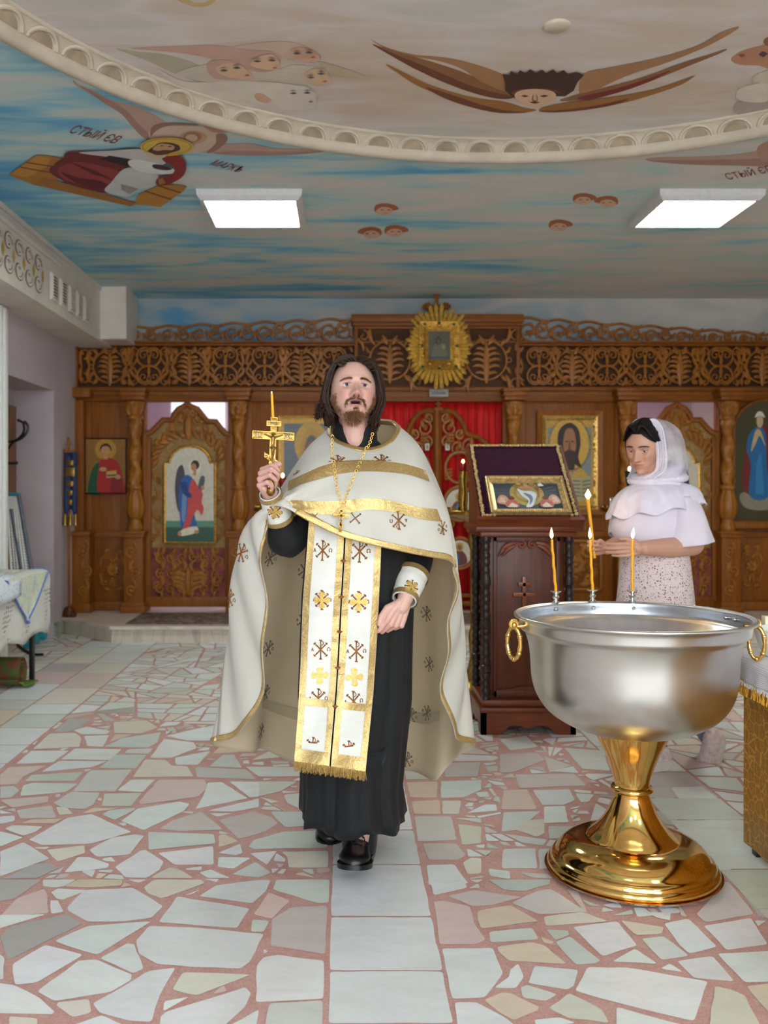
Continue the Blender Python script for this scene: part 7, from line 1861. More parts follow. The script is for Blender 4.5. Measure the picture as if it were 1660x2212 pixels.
for k, v in enumerate((.17, .315, .455, .60, .755)):
    mb = MB(); q = stole_pt(.502, v)+Vector((0, -.014, 0)); mb.sphere(q, (.0065, .0065, .006), 12, 8); mb.tube([q+Vector((-.009, .004, 0)), q, q+Vector((.009, .004, 0))], .0018, 6); mb.build('button', M_EMB, stole)
mb = MB()
for i in range(230):
    u = (i+R.random())/230; q = stole_pt(u, 1)+Vector((0, -.004+R.uniform(-.003, .003), .002)); L_ = .026+.010*R.random(); mb.tube([q, q+Vector((R.uniform(-.002, .002), R.uniform(-.004, .002), -L_*.5)), q+Vector((R.uniform(-.006, .006), R.uniform(-.006, .004), -L_))], [.0018, .0016, .0008], 4, cap=False)
mb.build('fringe', M_LAME, stole)
for px, py, s, k in ((698, 1189, .068, 'chirho'), (777, 1191, .075, 'chirho'), (696, 1296, .066, 'flower'), (775, 1300, .072, 'flower'), (693, 1403, .066, 'chirho'), (770, 1407, .070, 'chirho'), (691, 1459, .062, 'cross'), (766, 1463, .064, 'cross')): emblem(stole, st_bv, px, py, s, k)
for px, py, s in ((688, 1509, .066), (764, 1515, .068)): emblem(stole, st_bv, px, py, s, 'chirho', clipy=-.16)
for px, py in ((676, 1612), (754, 1620)): emblem(stole, st_bv, px, py, .06, 'chirho', clipy=.2)
# phelonion: stations round the body, rows from neck to hem
ST = [  # (px, py, Y) x5
 [(785, 969, 3.235), (782, 1015, 3.15), (775, 1062, 3.10), (762, 1112, 3.08), (742, 1161, 3.07)],
 [(815, 966, 3.235), (828, 1015, 3.15), (842, 1070, 3.10), (852, 1130, 3.08), (852, 1188, 3.08)],
 [(843, 950, 3.26), (878, 1000, 3.17), (905, 1062, 3.12), (925, 1135, 3.11), (925, 1203, 3.12)],
 [(855, 935, 3.30), (895, 972, 3.22), (938, 1050, 3.18), (962, 1130, 3.17), (975, 1214, 3.16)],
 [(857, 925, 3.33), (905, 968, 3.27), (950, 1062, 3.24), (976, 1160, 3.22), (984, 1245, 3.18)],
 [(856, 920, 3.35), (908, 970, 3.32), (956, 1080, 3.29), (986, 1215, 3.26), (976, 1320, 3.20)],
 [(855, 917, 3.36), (910, 972, 3.34), (960, 1100, 3.32), (992, 1290, 3.30), (962, 1410, 3.23)],
 [(853, 914, 3.37), (911, 975, 3.36), (962, 1110, 3.35), (998, 1360, 3.34), (957, 1510, 3.26)],
 [(850, 912, 3.38), (911, 978, 3.38), (963, 1115, 3.37), (1003, 1420, 3.37), (984, 1590, 3.30)],
 [(848, 910, 3.39), (910, 980, 3.40), (962, 1118, 3.40), (1005, 1440, 3.40), (1020, 1611, 3.38)],
 [(843, 908, 3.40), (903, 985, 3.45), (950, 1120, 3.48), (985, 1440, 3.52), (965, 1648, 3.52)],
 [(835, 907, 3.42), (880, 985, 3.50), (925, 1120, 3.56), (955, 1440, 3.62), (948, 1684, 3.60)],
 [(822, 906, 3.43), (850, 985, 3.53), (880, 1120, 3.60), (905, 1440, 3.70), (880, 1668, 3.72)],
 [(800, 905, 3.44), (810, 985, 3.54), (815, 1120, 3.62), (830, 1440, 3.74), (820, 1668, 3.80)],
 [(775, 906, 3.44), (765, 985, 3.54), (760, 1120, 3.62), (755, 1440, 3.74), (745, 1668, 3.80)],
 [(752, 907, 3.43), (725, 985, 3.53), (700, 1120, 3.60), (670, 1440, 3.70), (650, 1655, 3.74)],
 [(738, 908, 3.42), (695, 985, 3.50), (655, 1120, 3.56), (600, 1440, 3.62), (570, 1618, 3.62)],
 [(730, 910, 3.40), (675, 990, 3.46), (620, 1125, 3.50), (545, 1420, 3.52), (525, 1624, 3.52)],
 [(725, 912, 3.39), (665, 985, 3.42), (600, 1120, 3.44), (505, 1400, 3.43), (462, 1606, 3.40)],
 [(722, 916, 3.38), (662, 980, 3.38), (590, 1105, 3.38), (497, 1345, 3.38), (500, 1592, 3.34)],
 [(720, 920, 3.37), (662, 975, 3.35), (588, 1092, 3.33), (500, 1270, 3.33), (548, 1550, 3.28)],
 [(718, 925, 3.355), (664, 970, 3.32), (592, 1082, 3.27), (512, 1200, 3.28), (572, 1450, 3.24)],
 [(717, 930, 3.34), (668, 967, 3.29), (600, 1075, 3.20), (535, 1145, 3.22), (574, 1320, 3.20)],
 [(717, 936, 3.32), (673, 970, 3.26), (610, 1072, 3.13), (555, 1118, 3.15), (570, 1200, 3.17)],
 [(720, 942, 3.30), (682, 978, 3.22), (625, 1068, 3.07), (598, 1086, 3.075), (577, 1108, 3.11)],
 [(730, 952, 3.27), (700, 992, 3.18), (655, 1055, 3.08), (625, 1078, 3.045), (612, 1094, 3.05)],
 [(755, 963, 3.245), (738, 1010, 3.155), (712, 1062, 3.10), (690, 1098, 3.07), (668, 1126, 3.06)]]
NS = len(ST); U = 8; Vn = 10
rowsV = []
for st in ST: rowsV.append(crom([P(*p) for p in st], Vn))
G = []
for j in range(len(rowsV[0])):
    G.append(crom([rowsV[i][j] for i in range(NS)], U, True))
nU = NS*U; nV = len(G)
cent = Vector((P(768, 1000, 3.34).x, 3.34, 0))
def fold_disp(i, j):
    u = i/nU*NS; v = j/(nV-1); a = 0
    back = 1 if 9.5 < u < 18.5 else 0; a += back*v*v*.022*math.sin(u*3.3)
    a += .010*v*v*math.sin(u*4.1+v*2)*(1 if (18 <= u <= 24 or 3.5 < u < 9.5) else 0)
    a += .006*math.sin(v*16+u*1.2)*(1 if (23.5 <= u or u < 1) else .3)*math.exp(-((v-.7)/.3)**2)
    a += .005*math.sin(u*2.4-v*9)*(1 if u < 4 else 0)*math.exp(-((v-.62)/.3)**2)
    return a
for j in range(nV):
    for i in range(nU):
        q = G[j][i]; d = Vector((q.x-cent.x, q.y-cent.y, 0)); d = d.normalized() if d.length > 1e-4 else Vector((0, -1, 0)); q += d*fold_disp(i, j)
        if q.y < 3.24 and q.z > 1.18 and j < nV-3:   # folds radiating from the raised forearm
            fx = q.x-P(612, 1090, 3.05).x; fz = q.z-P(612, 1090, 3.05).z; rr = math.hypot(fx, fz); th = math.atan2(fz, fx); q += Vector((0, -1, 0))*.011*math.sin(th*9+1.2)*math.exp(-rr/.22)*min(1, rr/.06)
mb = MB(); GG = [[G[j][i] for j in range(nV)] for i in range(nU)]; mb.grid(GG, True)
phe = mb.build('vestment_cape', [M_VESTC, M_LINE], priest, solid=(.003, 1, 1), auto=0)
ph_bv = mb.bvh()
# make sure the white side faces out
me = phe.data; me.update(); out = sum(1 for p in list(me.polygons)[::7] if p.normal.dot(Vector((p.center[0]+priest.location.x-cent.x, p.center[1]+priest.location.y-cent.y, 0))) > 0)
if out < len(me.polygons)/14:
    me.flip_normals()
mb = MB()
strip(mb, ph_bv, [(627, 1041), (660, 1026), (700, 1008), (745, 998), (790, 996), (840, 1000), (880, 1006), (918, 1018)], [(622, 1064), (655, 1048), (700, 1033), (745, 1024), (790, 1020), (840, 1022), (885, 1028), (926, 1042)], 60, 4, .0062)
strip(mb, ph_bv, [(618, 1083), (660, 1084), (700, 1083), (740, 1082), (790, 1077), (830, 1080), (870, 1088), (910, 1097), (942, 1100)], [(640, 1098), (670, 1110), (700, 1112), (740, 1110), (790, 1102), (830, 1104), (870, 1112), (910, 1122), (952, 1127)], 70, 4, .0062)
mb.build('gold_band', M_LAME, phe)
def hemband(i0, i1, w_, name, both=False):
    """gold edging that follows the hem between two stations"""
    mb = MB(); Gs = []
    for i in range(int(i0*U), int(i1*U)+1):
        col_ = GG[i % nU]; row = []; L_ = 0; pts = [col_[-1]]
        for a, b in zip(col_[::-1], col_[::-1][1:]):
            if L_+(b-a).length >= w_: pts.append(a.lerp(b, (w_-L_)/(b-a).length)); break
            L_ += (b-a).length; pts.append(b)
        r5 = []
        for t in range(5):
            f = t/4*(len(pts)-1); k = min(int(f), len(pts)-2); q = pts[k].lerp(pts[k+1], f-k) if len(pts) > 1 else pts[0]; h = ph_bv.find_nearest(q); n = h[1]; o_ = Vector((q.x-cent.x, (q.y-cent.y), 0))
            n = n if n.dot(o_) > 0 else -n; r5.append(q+n*.0062)
        Gs.append(r5)
    mb.grid(Gs); mb.build(name, M_LAME, phe, solid=(.0015, 0))
hemband(-1.6, 3.2, .022, 'hem_border'); hemband(3.2, 9.1, .020, 'hem_border'); hemband(17.8, 24.2, .020, 'hem_border'); 
def neckband():
    mb = MB(); Gs = []
    for i in range(nU+1):
        col_ = GG[i % nU]; a, b = col_[0], col_[3]; d = (b-a).normalized(); r5 = []
        for t in range(5):
            q = a+d*(.020*t/4); h = ph_bv.find_nearest(q); n = h[1]; n = n if n.z > 0 or n.y < 0 else -n; r5.append(q+n*.0055)
        Gs.append(r5)
    mb.grid(Gs); mb.build('neck_border', M_LAME, phe, solid=(.0015, 0))
neckband()
for px, py, s, rot, cl in ((731, 1001, .070, 0, .05), (824, 999, .068, 0, .05), (688, 943, .050, -.7, None), (640, 1028, .045, -.5, .1)): emblem(phe, ph_bv, px, py, s, 'chirho', rot, clipy=cl, off=.006)
for px, py, s, k, rot in ((768, 1120, .050, 'chi', .1), (861, 1125, .062, 'chirho', 3.1), (680, 1116, .036, 'chi', 0), (524, 1194, .070, 'chirho', .5), (499, 1292, .066, 'chirho', .2), (485, 1390, .052, 'chirho', .1), (954, 1140, .050, 'chirho', 2.9), (1000, 1330, .04, 'chirho', 0), (1006, 1415, .05, 'chirho', 0)): emblem(phe, ph_bv, px, py, s, k, rot, off=.006)
for px, py in ((582, 1205), (657, 1232), (655, 1340), (578, 1400), (572, 1496), (562, 1580), (924, 1325), (930, 1434), (888, 1545), (925, 1540), (880, 1640)): emblem(phe, ph_bv, px, py, .062, 'chirho', .2, 'lining_emblem', M_SHOWTHR, M_SHOWTHR, off=.005)
# seam bands on the lining, the trim visible from the back
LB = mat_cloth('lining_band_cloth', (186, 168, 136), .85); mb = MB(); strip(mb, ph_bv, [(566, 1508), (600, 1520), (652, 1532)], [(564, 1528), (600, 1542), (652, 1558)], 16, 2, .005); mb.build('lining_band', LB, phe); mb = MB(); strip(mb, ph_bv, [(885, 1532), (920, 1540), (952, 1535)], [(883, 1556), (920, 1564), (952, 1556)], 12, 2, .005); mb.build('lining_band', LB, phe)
# cuffs
def cuff(A, B, ra, rb, px, py, rot):
    mb = MB(); foldtube(mb, [A, A.lerp(B, .5), B], [ra, (ra+rb)/2*1.01, rb], 32, .015, 3, sub=8); c = mb.build('cuff', M_VEST, priest, solid=(.004, 0)); bv = mb.bvh()
    for t0, t1 in ((-.01, .16), (.84, 1.01)):
        mb = MB(); foldtube(mb, [A.lerp(B, t0), A.lerp(B, (t0+t1)/2), A.lerp(B, t1)], [lerp(ra, rb, t0)+.0045]*3, 32, .0, 3, sub=3); mb.build('cuff_border', M_LAME, c)
    emblem(c, bv, px, py, .058, 'flower', rot, off=.003)
cuff(EL.lerp(W1, .50), W1+(W1-EL).normalized()*.004, .048, .035, 594, 1105, .2)
cuff(P(893, 1238, 3.285), P(874, 1296, 3.205), .055, .041, 889, 1268, -.4)
# shoes
def shoe(name, M, m_up, m_sole, parent, L=.295, w_=.052, h=.075, chunky=0):
    n = 26; prof = [(0, .62, .9), (.04, .82, 1.0), (.12, .9, 1.0), (.25, .86, .95), (.4, .86, .80), (.55, .96, .62), (.7, 1.04, .52), (.82, 1.0, .46), (.92, .8, .40), (.98, .5, .30), (1.0, .2, .18)]
    mb = MB(); loops = []
    for t, a, b in prof:
        y = -t*L; sh = -.006*math.sin(PI*t); row = []
        for k in range(n):
            an = 2*PI*k/n; ca, sa = math.cos(an), math.sin(an); z = (sa*.5+.5)
            x = ca*w_*a*(1-.28*max(0, sa)**1.5) if sa > -.2 else math.copysign(abs(ca)**.6, ca)*w_*a
            row.append(M@Vector((x+sh, y, .018+z*h*b)))
        loops.append(row)
    mb.loft(crom_loops(loops, 3)); up = mb.build(name, m_up, parent)
    mb = MB(); outl = []
    for t, a in ((0, .3), (.01, .62), (.06, .9), (.2, .98), (.4, .92), (.6, 1.04), (.78, 1.1), (.9, .92), (.97, .6), (1.0, .25)): outl.append((a*w_*1.06, -t*L*1.02+.004))
    pts = [(x-.003, y) for x, y in outl]+[(-x-.003, y) for x, y in reversed(outl)]; pts = [(q.x, q.y) for q in crom([Vector((a, b, 0)) for a, b in pts], 3, True)]
    zt_ = .022+chunky; mb.prism(pts, lambda a, b: M@Vector((a, b, 0 if b > -.1 or chunky else .006)), lambda a, b: M@Vector((a, b, zt_))); mb.build('sole', m_sole, up)
    return up
def crom_loops(loops, k):
    n = len(loops[0]); cols = [crom([l[i] for l in loops], k) for i in range(n)]; return [[cols[i][j] for i in range(n)] for j in range(len(cols[0]))]
M_SHOE = plain('black_leather', (10, 10, 13), .38, 0, .2, 30, .1, .4, .1)
def laces(parent, M, L, m, h):
    mb = MB()
    for k in range(4):
        y = -L*(.42+.06*k); z = .022+h*(.80-.10*k); mb.tube([M@Vector((-.018, y, z-.004)), M@Vector((0, y-.003, z+.003)), M@Vector((.018, y, z-.004))], .0022, 6)
    mb.tube([M@Vector((0, -L*.42, .03+h*.8)), M@Vector((.02, -L*.46, .022+h*.8)), M@Vector((.026, -L*.5, .014+h*.7))], .002, 6); mb.build('laces', m, parent)
Ms = Matrix.Translation(P(778, 1838, 3.37)+Vector((0, 0, -.055)))@Matrix.Rotation(-.10, 4, 'Z')@Matrix.Rotation(-.22, 4, 'X')
Ms.translation = Vector((ix(780, 3.37), 3.38, .004)); sh = shoe('shoe', Ms, M_SHOE, M_SHOE, priest, .30, .052, .085); laces(sh, Ms, .30, M_BLACK, .085)
Ms = Matrix.Translation(Vector((ix(731, 3.75), 3.80, .05)))@Matrix.Rotation(-.12, 4, 'Z')@Matrix.Rotation(.22, 4, 'X'); shoe('shoe', Ms, M_SHOE, M_SHOE, priest, .29, .05, .082)
M_TROU = mat_cloth('black_trousers', (8, 8, 12), .85)
for pts in ([P(790, 1600, 3.26), P(777, 1760, 3.34), P(778, 1846, 3.36)], [P(738, 1600, 3.42), P(730, 1740, 3.58), P(728, 1788, 3.66)]): mb = MB(); foldtube(mb, pts, [.085, .068, .058], 24, .03, 3); mb.build('trouser_leg', M_TROU, priest, solid=(.003, 0))
mb = MB(); foldtube(mb, [P(775, 1760, 3.36), P(777, 1800, 3.35), Vector((ix(779, 3.33), 3.34, .085))], [.055, .050, .046], 20, .05, 3); mb.build('sock', plain('navy_sock', (22, 28, 48), .9), priest)
# pectoral cross on its chain
pc = thing('pectoral_cross', tuple(P(738, 1120, 3.05)), 'gold crucifix pendant on a long chain over the white cape', 'pendant')
allbv = ph_bv
def chain(px_pts):
    c = crom([Vector((a, b, 0)) for a, b in px_pts], 24); acc = 0; last = None; k = 0
    for q in c:
        if last is not None and (q-last).length < 8.2: continue
        last = q.copy(); h = hitpx(ph_bv, q.x, q.y, .006); pos = h[0] if h else P(q.x, q.y, 3.26)
        if h and h[0].y > 3.33: pos = P(q.x, q.y, 3.27)
        nq = c[min(len(c)-1, c.index(q)+3)]; d = (P(nq.x, nq.y, pos.y)-pos).normalized() if (nq-q).length > .1 else Vector((0, 0, 1)); s = d.cross(Vector((0, -1, 0))).normalized()
        mb = MB(); a_, b_2 = (.0062, .0036) if k % 2 else (.0052, .0048); mb.tube([pos+d*a_*math.cos(t)+s*b_2*math.sin(t)+Vector((0, -.002, 0)) for t in [2*PI*i/12 for i in range(13)]], .0013 if k % 2 else .0017, 5)
        mb.build('chain_link', M_GOLDR, pc); k += 1
chain([(719, 946), (718, 970), (722, 1010), (727, 1045), (733, 1075), (739, 1094)])
chain([(805, 938), (798, 960), (785, 985), (768, 1025), (753, 1062), (744, 1085), (740, 1098)])
def crucifix(root, C_, sc, rotM, holder=False):
    M = Matrix.Translation(C_)@rotM@Matrix.Scale(sc, 4); mb = MB(); b = lambda x0, x1, z0, z1, y0=-.08, y1=.08: mb.bbox(x0, x1, y0, y1, z0, z1, .03, M)
    b(-.16, .16, -1.5, 1.25); b(-.98, .98, .35, .72); b(-.34, .34, .98, 1.22)
    mb.prism([(-.38, -.48), (.40, -.98), (.40, -.72), (-.38, -.26)], lambda a, c: M@Vector((a, -.08, c)), lambda a, c: M@Vector((a, .08, c)))
    body = mb.build('cross_body', M_GOLDR, root); mb = MB()
    for x0, x1, z0, z1 in ((-.98, .98, .35, .72), (-.34, .34, .98, 1.22), (-.16, .16, 1.24, 1.4)):
        for s in (0, 1): mb.box(x0, x1, -.10, -.08, z0 if s else z1-.03, z0+.03 if s else z1, M)
        mb.box(x0, x0+.03, -.10, -.08, z0, z1, M); mb.box(x1-.03, x1, -.10, -.08, z0, z1, M)
    mb.build('raised_rims', M_GILT, body)
    mb = MB()
    def lm(pts, r): 
        p = [M@Vector(q) for q in pts]; limb(mb, p, [x*sc for x in r], 8)
    lm([(0, -.16, .44), (0, -.16, .10), (.01, -.15, -.1)], [.085, .075, .07]); lm([(-.02, -.19, .60), (-.01, -.18, .52)], [.075, .04]); lm([(-.05, -.15, .44), (-.22, -.14, .50), (-.42, -.13, .58)], [.05, .036, .028]); lm([(.05, -.15, .44), (.22, -.14, .50), (.42, -.13, .58)], [.05, .036, .028])
    lm([(-.03, -.15, -.08), (-.04, -.20, -.30), (0, -.14, -.52)], [.06, .045, .03]); lm([(.04, -.15, -.08), (.05, -.19, -.30), (.02, -.14, -.52)], [.06, .045, .03]); lm([(-.07, -.17, -.04), (.09, -.17, -.06)], [.07, .07])
    mb.build('figure', M_GOLDR, body)
    return body, M
crucifix(pc, P(737, 1123, 3.045), .0265, Matrix.Rotation(.06, 4, 'Y'))
# the hand cross
cr = thing('hand_cross', tuple(P(590, 1050, 2.99)), 'ornate gold crucifix with blue enamel letters raised in the fist of the priest', 'cross')
RM = Matrix.Rotation(.05, 4, 'Y')@Matrix.Rotation(.12, 4, 'Z')@Matrix.Rotation(-.08, 4, 'X'); YC = YG+.022
body, CM = crucifix(cr, P(589.5, 966, YC), .0705, RM, True)
mb = MB(); mb.bbox(-.15, .15, -.07, .07, -2.1, -1.4, .03, CM); mb.lathe([(.0, -2.32), (.10, -2.28), (.2, -2.15), (.22, -2.0), (.17, -1.9)], (0, 0, 0), 14, CM); mb.build('handle', M_GOLDR, cr)
M_ENAM = plain('blue_enamel', (36, 52, 92), .3)
for txt, x, z, s in (('ІС', -.70, .535, .30), ('ХС', .70, .535, .30), ('ІНЦІ', 0, 1.10, .17)):
    vs, fs = text_mesh(txt, s); mb = MB(); mb.add([CM@Vector((x+v.x, -.094, z+v.y)) for v in vs], fs); mb.add([CM@Vector((x+v.x, -.10, z+v.y)) for v in vs], fs); mb.build('enamel_letters', M_ENAM, body, smooth=False)
mb = MB(); RR = random.Random(9)
for k in range(60):
    x = RR.choice([-1, 1])*RR.uniform(.50, .94); z = RR.choice([.40, .67])+RR.uniform(-.02, .02); mb.sphere(CM@Vector((x, -.085, z)), .0022, 5, 4)
for k in range(40): mb.sphere(CM@Vector((RR.uniform(-.13, .13), -.085, RR.uniform(1.24, 1.36))), .0018, 5, 4)
for k in range(70):
    x = RR.uniform(-.34, .36); mb.sphere(CM@Vector((x, -.085, -.66-.62*x*.9+RR.uniform(-.08, .1))), .002, 5, 4)
mb.build('chased_ornament', M_GILT, body)
hc = thing('candle', tuple(P(590, 905, 3.0)), 'unlit yellow candle held upright behind the raised gold cross', 'candle')
mb = MB(); mb.tube([P(592.5, 940, YG+.042), P(590, 900, YG+.042), P(587.5, 850, YG+.042)], [.0052, .0050, .0042], 12); mb.build('wax_stick', M_WAX, hc); mb = MB(); mb.sphere(P(587.3, 848, YG+.042), (.0022, .0022, .004), 8, 6); mb.build('wick', emis('wick_glint', (255, 240, 230), 1.5), hc)
# ------------------------------------------------------------ the woman with the candle
YW = 4.5
WM = Matrix.Translation(P(1396, 964, YW))@Matrix.Rotation(math.radians(-44), 4, 'Z')@Matrix.Rotation(math.radians(17), 4, 'X')@Matrix.Rotation(math.radians(2), 4, 'Y')@Matrix.Scale(1.10, 4)
mb = MB(); head_mesh(mb, WM, mouth=0, fem=1, wide=1.04)
limb(mb, [P(1408, 1000, YW), P(1418, 1040, YW+.02), P(1425, 1075, YW+.03)], [.060, .058, .075], 18)
mb.sphere(P(1412, 1120, YW+.02), (.15, .12, .16), 18, 12); mb.sphere(P(1416, 1240, YW+.02), (.155, .13, .22), 18, 12)
NS_, FS_ = P(1470, 1098, 4.44), P(1365, 1085, 4.62)
NE, NW_ = P(1497, 1176, 4.40), P(1392, 1184, 4.27); FE, FW = P(1352, 1168, 4.60), P(1312, 1184, 4.42)
limb(mb, [P(1440, 1075, 4.5), NS_, NE], [.06, .054, .050]); limb(mb, [NE, P(1450, 1183, 4.34), NW_], [.053, .049, .034])
limb(mb, [P(1390, 1075, 4.55), FS_, FE, FW], [.07, .06, .048, .031])
KN, TN = hand(mb, NW_+Vector((-.01, 0, 0)), (-1, -.12, -.10), (.1, .95, .15), 1 if Vector((-1, -.12, -.10)).cross(Vector((.1, .95, .15))).z > 0 else -1, .93, [(.28, .35, .25), (.24, .32, .22), (.28, .32, .22), (.34, .35, .25)], [(.045, .044, .014), (.074, .052, .020), (.098, .052, .022)])
dF = Vector((-1, -.15, .02)); nF = Vector((.05, -.6, -.6)); nF = Vector((0, -1, .1))
KF, TF = hand(mb, FW, dF, nF, 1 if dF.cross(nF).z > 0 else -1, .90, [(.8, 1.4, .9), (.9, 1.4, .9), (1.0, 1.4, .9), (1.05, 1.4, .9)], [(.048, .036, .022), (.070, .026, .036), (.080, .014, .046)])
limb(mb, [P(1380, 1290, YW), P(1385, 1450, 4.5), P(1408, 1600, 4.56)], [.085, .055, .038]); limb(mb, [P(1450, 1290, YW+.05), P(1478, 1430, 4.55), P(1510, 1568, 4.72)], [.085, .055, .036])
V, Fq = fuse(mb, .0024, 2, .5); skin = (206, 156, 132)
C = face_colors(V, Fq, WM, skin, 0.0, (52, 34, 28), 0, (184, 96, 98), (208, 146, 124), .0225)
ex = MB(); add_eyes(ex, WM, (-.10, -1, -.55), (50, 36, 30), skin, .02)
V, Fq, C = with_extra(V, Fq, C, ex)
wom = np_mesh('person', V, Fq, C, SKIN, loc=tuple(P(1430, 1655, YW)))
tag(wom, 'person in a white headscarf, white top and flowered skirt holding a candle behind the font', 'person')
mb = MB(); hair_cap(mb, WM, lambda x, y, z: (z > .070-.9*max(0, abs(x)-.02) or y > .0 or abs(x) > .074) and z > -.09, 1.045, 170, 130, wide=1.04)
for s in (1, -1):
    for k in range(150):
        y0 = HR.uniform(-.080, .03); t = (y0+.08)/.11; o = HR.uniform(0, .006)
        lock(mb, WM, [(s*.002, y0, .121*math.sqrt(max(.05, 1-(y0/.104)**2))+o), (s*.035, y0+.004, .108+o-.05*max(0, -y0-.03)), (s*(.066+o), y0*.75, .070-.05*max(0, -y0-.03)/.05*.5), (s*(.081+o), y0*.4+.012, .03), (s*(.080+o), .03, -.01), (s*(.06), .07, -.03)], HR.uniform(.0025, .004), 5, 3)
mb.build('hair', M_BLKH, wom)
fb = MB(); head_mesh(fb, WM, mouth=0, fem=1, wide=1.04); fbw = fb.bvh(); mb = MB()
for s in (1, -1):
    for k in range(170):
        t = HR.random(); x = s*lerp(.013, .050, t); z = .0225-.0035*((abs(x)-.026)/.02)**2+HR.gauss(0, .0013)*(1-.5*t); fuzz(mb, x, z, .006, (s*1.0, -.05, .25-.5*t), .0004, WM, fbw)
mb.build('eyebrows', M_BLKH, wom)
# clothes
M_TEE = mat_cloth('white_cotton', (226, 216, 228), .85)
def mat_veil(name, k, c=(238, 232, 246)):
    m, nt, b = nodes(name); b.inputs['Base Color'].default_value = c4(c); b.inputs['Roughness'].default_value = .8
    t = N(nt, 'ShaderNodeBsdfTransparent'); x = N(nt, 'ShaderNodeMixShader'); f = noise(nt, coords(nt, (1, 1, .6)), 9, 4, .6, 1); r = ramp(nt, f, [(.3, (k-.12,)*3+(1,)), (.7, (k+.12,)*3+(1,))])
    nt.links.new(r, x.inputs[0]); nt.links.new(t.outputs[0], x.inputs[1]); nt.links.new(b.outputs[0], x.inputs[2]); nt.links.new(x.outputs[0], nt.nodes['Material Output'].inputs[0]); return m
M_VEIL = mat_veil('sheer_white_veil', .34); M_VEIL2 = mat_veil('gathered_white_veil', .88)
def mat_floral():
    m, nt, b = nodes('flowered_skirt_cloth'); v = coords(nt)
    a = N(nt, 'ShaderNodeTexVoronoi'); a.inputs['Scale'].default_value = 92; nt.links.new(v, a.inputs['Vector']); d = N(nt, 'ShaderNodeTexVoronoi'); d.inputs['Scale'].default_value = 125; nt.links.new(coords(nt, (1, 1, 1), (.4, .2, .7)), d.inputs['Vector'])
    hs = N(nt, 'ShaderNodeSeparateColor'); nt.links.new(a.outputs['Color'], hs.inputs[0]); c1 = ramp(nt, hs.outputs[0], [(.0, (150, 50, 50)), (.40, (176, 84, 70)), (.42, (196, 150, 90)), (.7, (90, 110, 84)), (.72, (224, 206, 204))], 'CONSTANT')
    m1 = ramp(nt, a.outputs['Distance'], [(.26, (1, 1, 1, 1)), (.34, (0, 0, 0, 1))]); m2 = ramp(nt, d.outputs['Distance'], [(.20, (1, 1, 1, 1)), (.27, (0, 0, 0, 1))])
    c = mix(nt, m2, c4((224, 206, 206)), c4((104, 118, 96))); nt.links.new(mix(nt, m1, c, c1), b.inputs['Base Color']); b.inputs['Roughness'].default_value = .85; return m
def body_rings(rows, n=72):
    L = []
    for l, r, py, Y, dep, fold in rows:
        c = P((l+r)/2, py, Y); hw = (r-l)/2*Y/F; L.append([c+Vector((hw*math.cos(a)*(1+fold*math.sin(a*6+py*.02)), dep*math.sin(a)*(1+fold*math.sin(a*6+py*.02)), 0)) for a in [2*PI*k/n for k in range(n)]])
    return crom_loops(L, 4)
mb = MB(); mb.loft(body_rings([(1388, 1458, 1052, 4.54, .08, 0), (1362, 1492, 1072, 4.53, .13, 0), (1342, 1494, 1092, 4.52, .155, 0), (1328, 1488, 1118, 4.51, .17, .004), (1324, 1482, 1140, 4.50, .17, .004), (1328, 1478, 1158, 4.50, .165, .006), (1340, 1476, 1174, 4.50, .155, .008), (1344, 1478, 1188, 4.50, .155, .01)]), False)
for i, v in enumerate(mb.v):    # creases under the bust
    x, y, z = v; pz = CY-(z-H)*F/4.5
    k = .004*math.sin(pz*.9+x*30)*math.exp(-((pz-1152)/14)**2)*max(0, x-1.40)*4; mb.v[i] = (x, y-k, z)
tee = mb.build('white_top', M_TEE, wom, solid=(.003, 0))
def sleeve(pts, rad, sq=1): 
    mb = MB(); foldtube(mb, pts, rad, 36, .02, 4); return mb
mb = MB(); L = []
for (cx_, cy_, Y, a_, b_, ax) in ((1462, 1072, 4.47, .085, .10, 0), (1474, 1100, 4.44, .088, .10, .1), (1482, 1130, 4.42, .098, .105, .2), (1487, 1158, 4.40, .105, .110, .25), (1489, 1176, 4.40, .112, .112, .3)):
    c = P(cx_, cy_, Y); L.append([c+Vector((a_*math.cos(t)*(1+.04*math.sin(5*t+cy_*.05)), b_*math.sin(t)*(1+.04*math.sin(5*t+cy_*.05)), -.05*math.cos(t)*(-ax)*1.0)) for t in [2*PI*k/44 for k in range(44)]])
mb.loft(crom_loops(L, 4), False); mb.build('sleeve', M_TEE, wom, solid=(.003, 0))
mb = MB(); foldtube(mb, [P(1372, 1080, 4.60), P(1352, 1120, 4.62), P(1345, 1158, 4.60)], [.07, .07, .07], 30, .03); mb.build('sleeve', M_TEE, wom, solid=(.003, 0))
mb = MB(); rows = [(1346, 1484, 1182, 4.5, .150, 0), (1344, 1486, 1200, 4.5, .155, .0), (1341, 1491, 1240, 4.5, .165, .006), (1336, 1497, 1290, 4.5, .175, .012), (1330, 1502, 1360, 4.5, .185, .02), (1326, 1508, 1440, 4.5, .195, .03), (1322, 1512, 1500, 4.5, .20, .04)]
mb.loft(body_rings(rows), False); skt = mb.build('flowered_skirt', mat_floral(), wom, solid=(.003, 0))
mb = MB(); c = P(1415, 1186, 4.5); mb.tube([c+Vector((.158*math.cos(a), .158*math.sin(a), .004*math.sin(a*9))) for a in [2*PI*k/60 for k in range(61)]], .008, 8, .5); mb.build('waistband', M_TEE, skt)
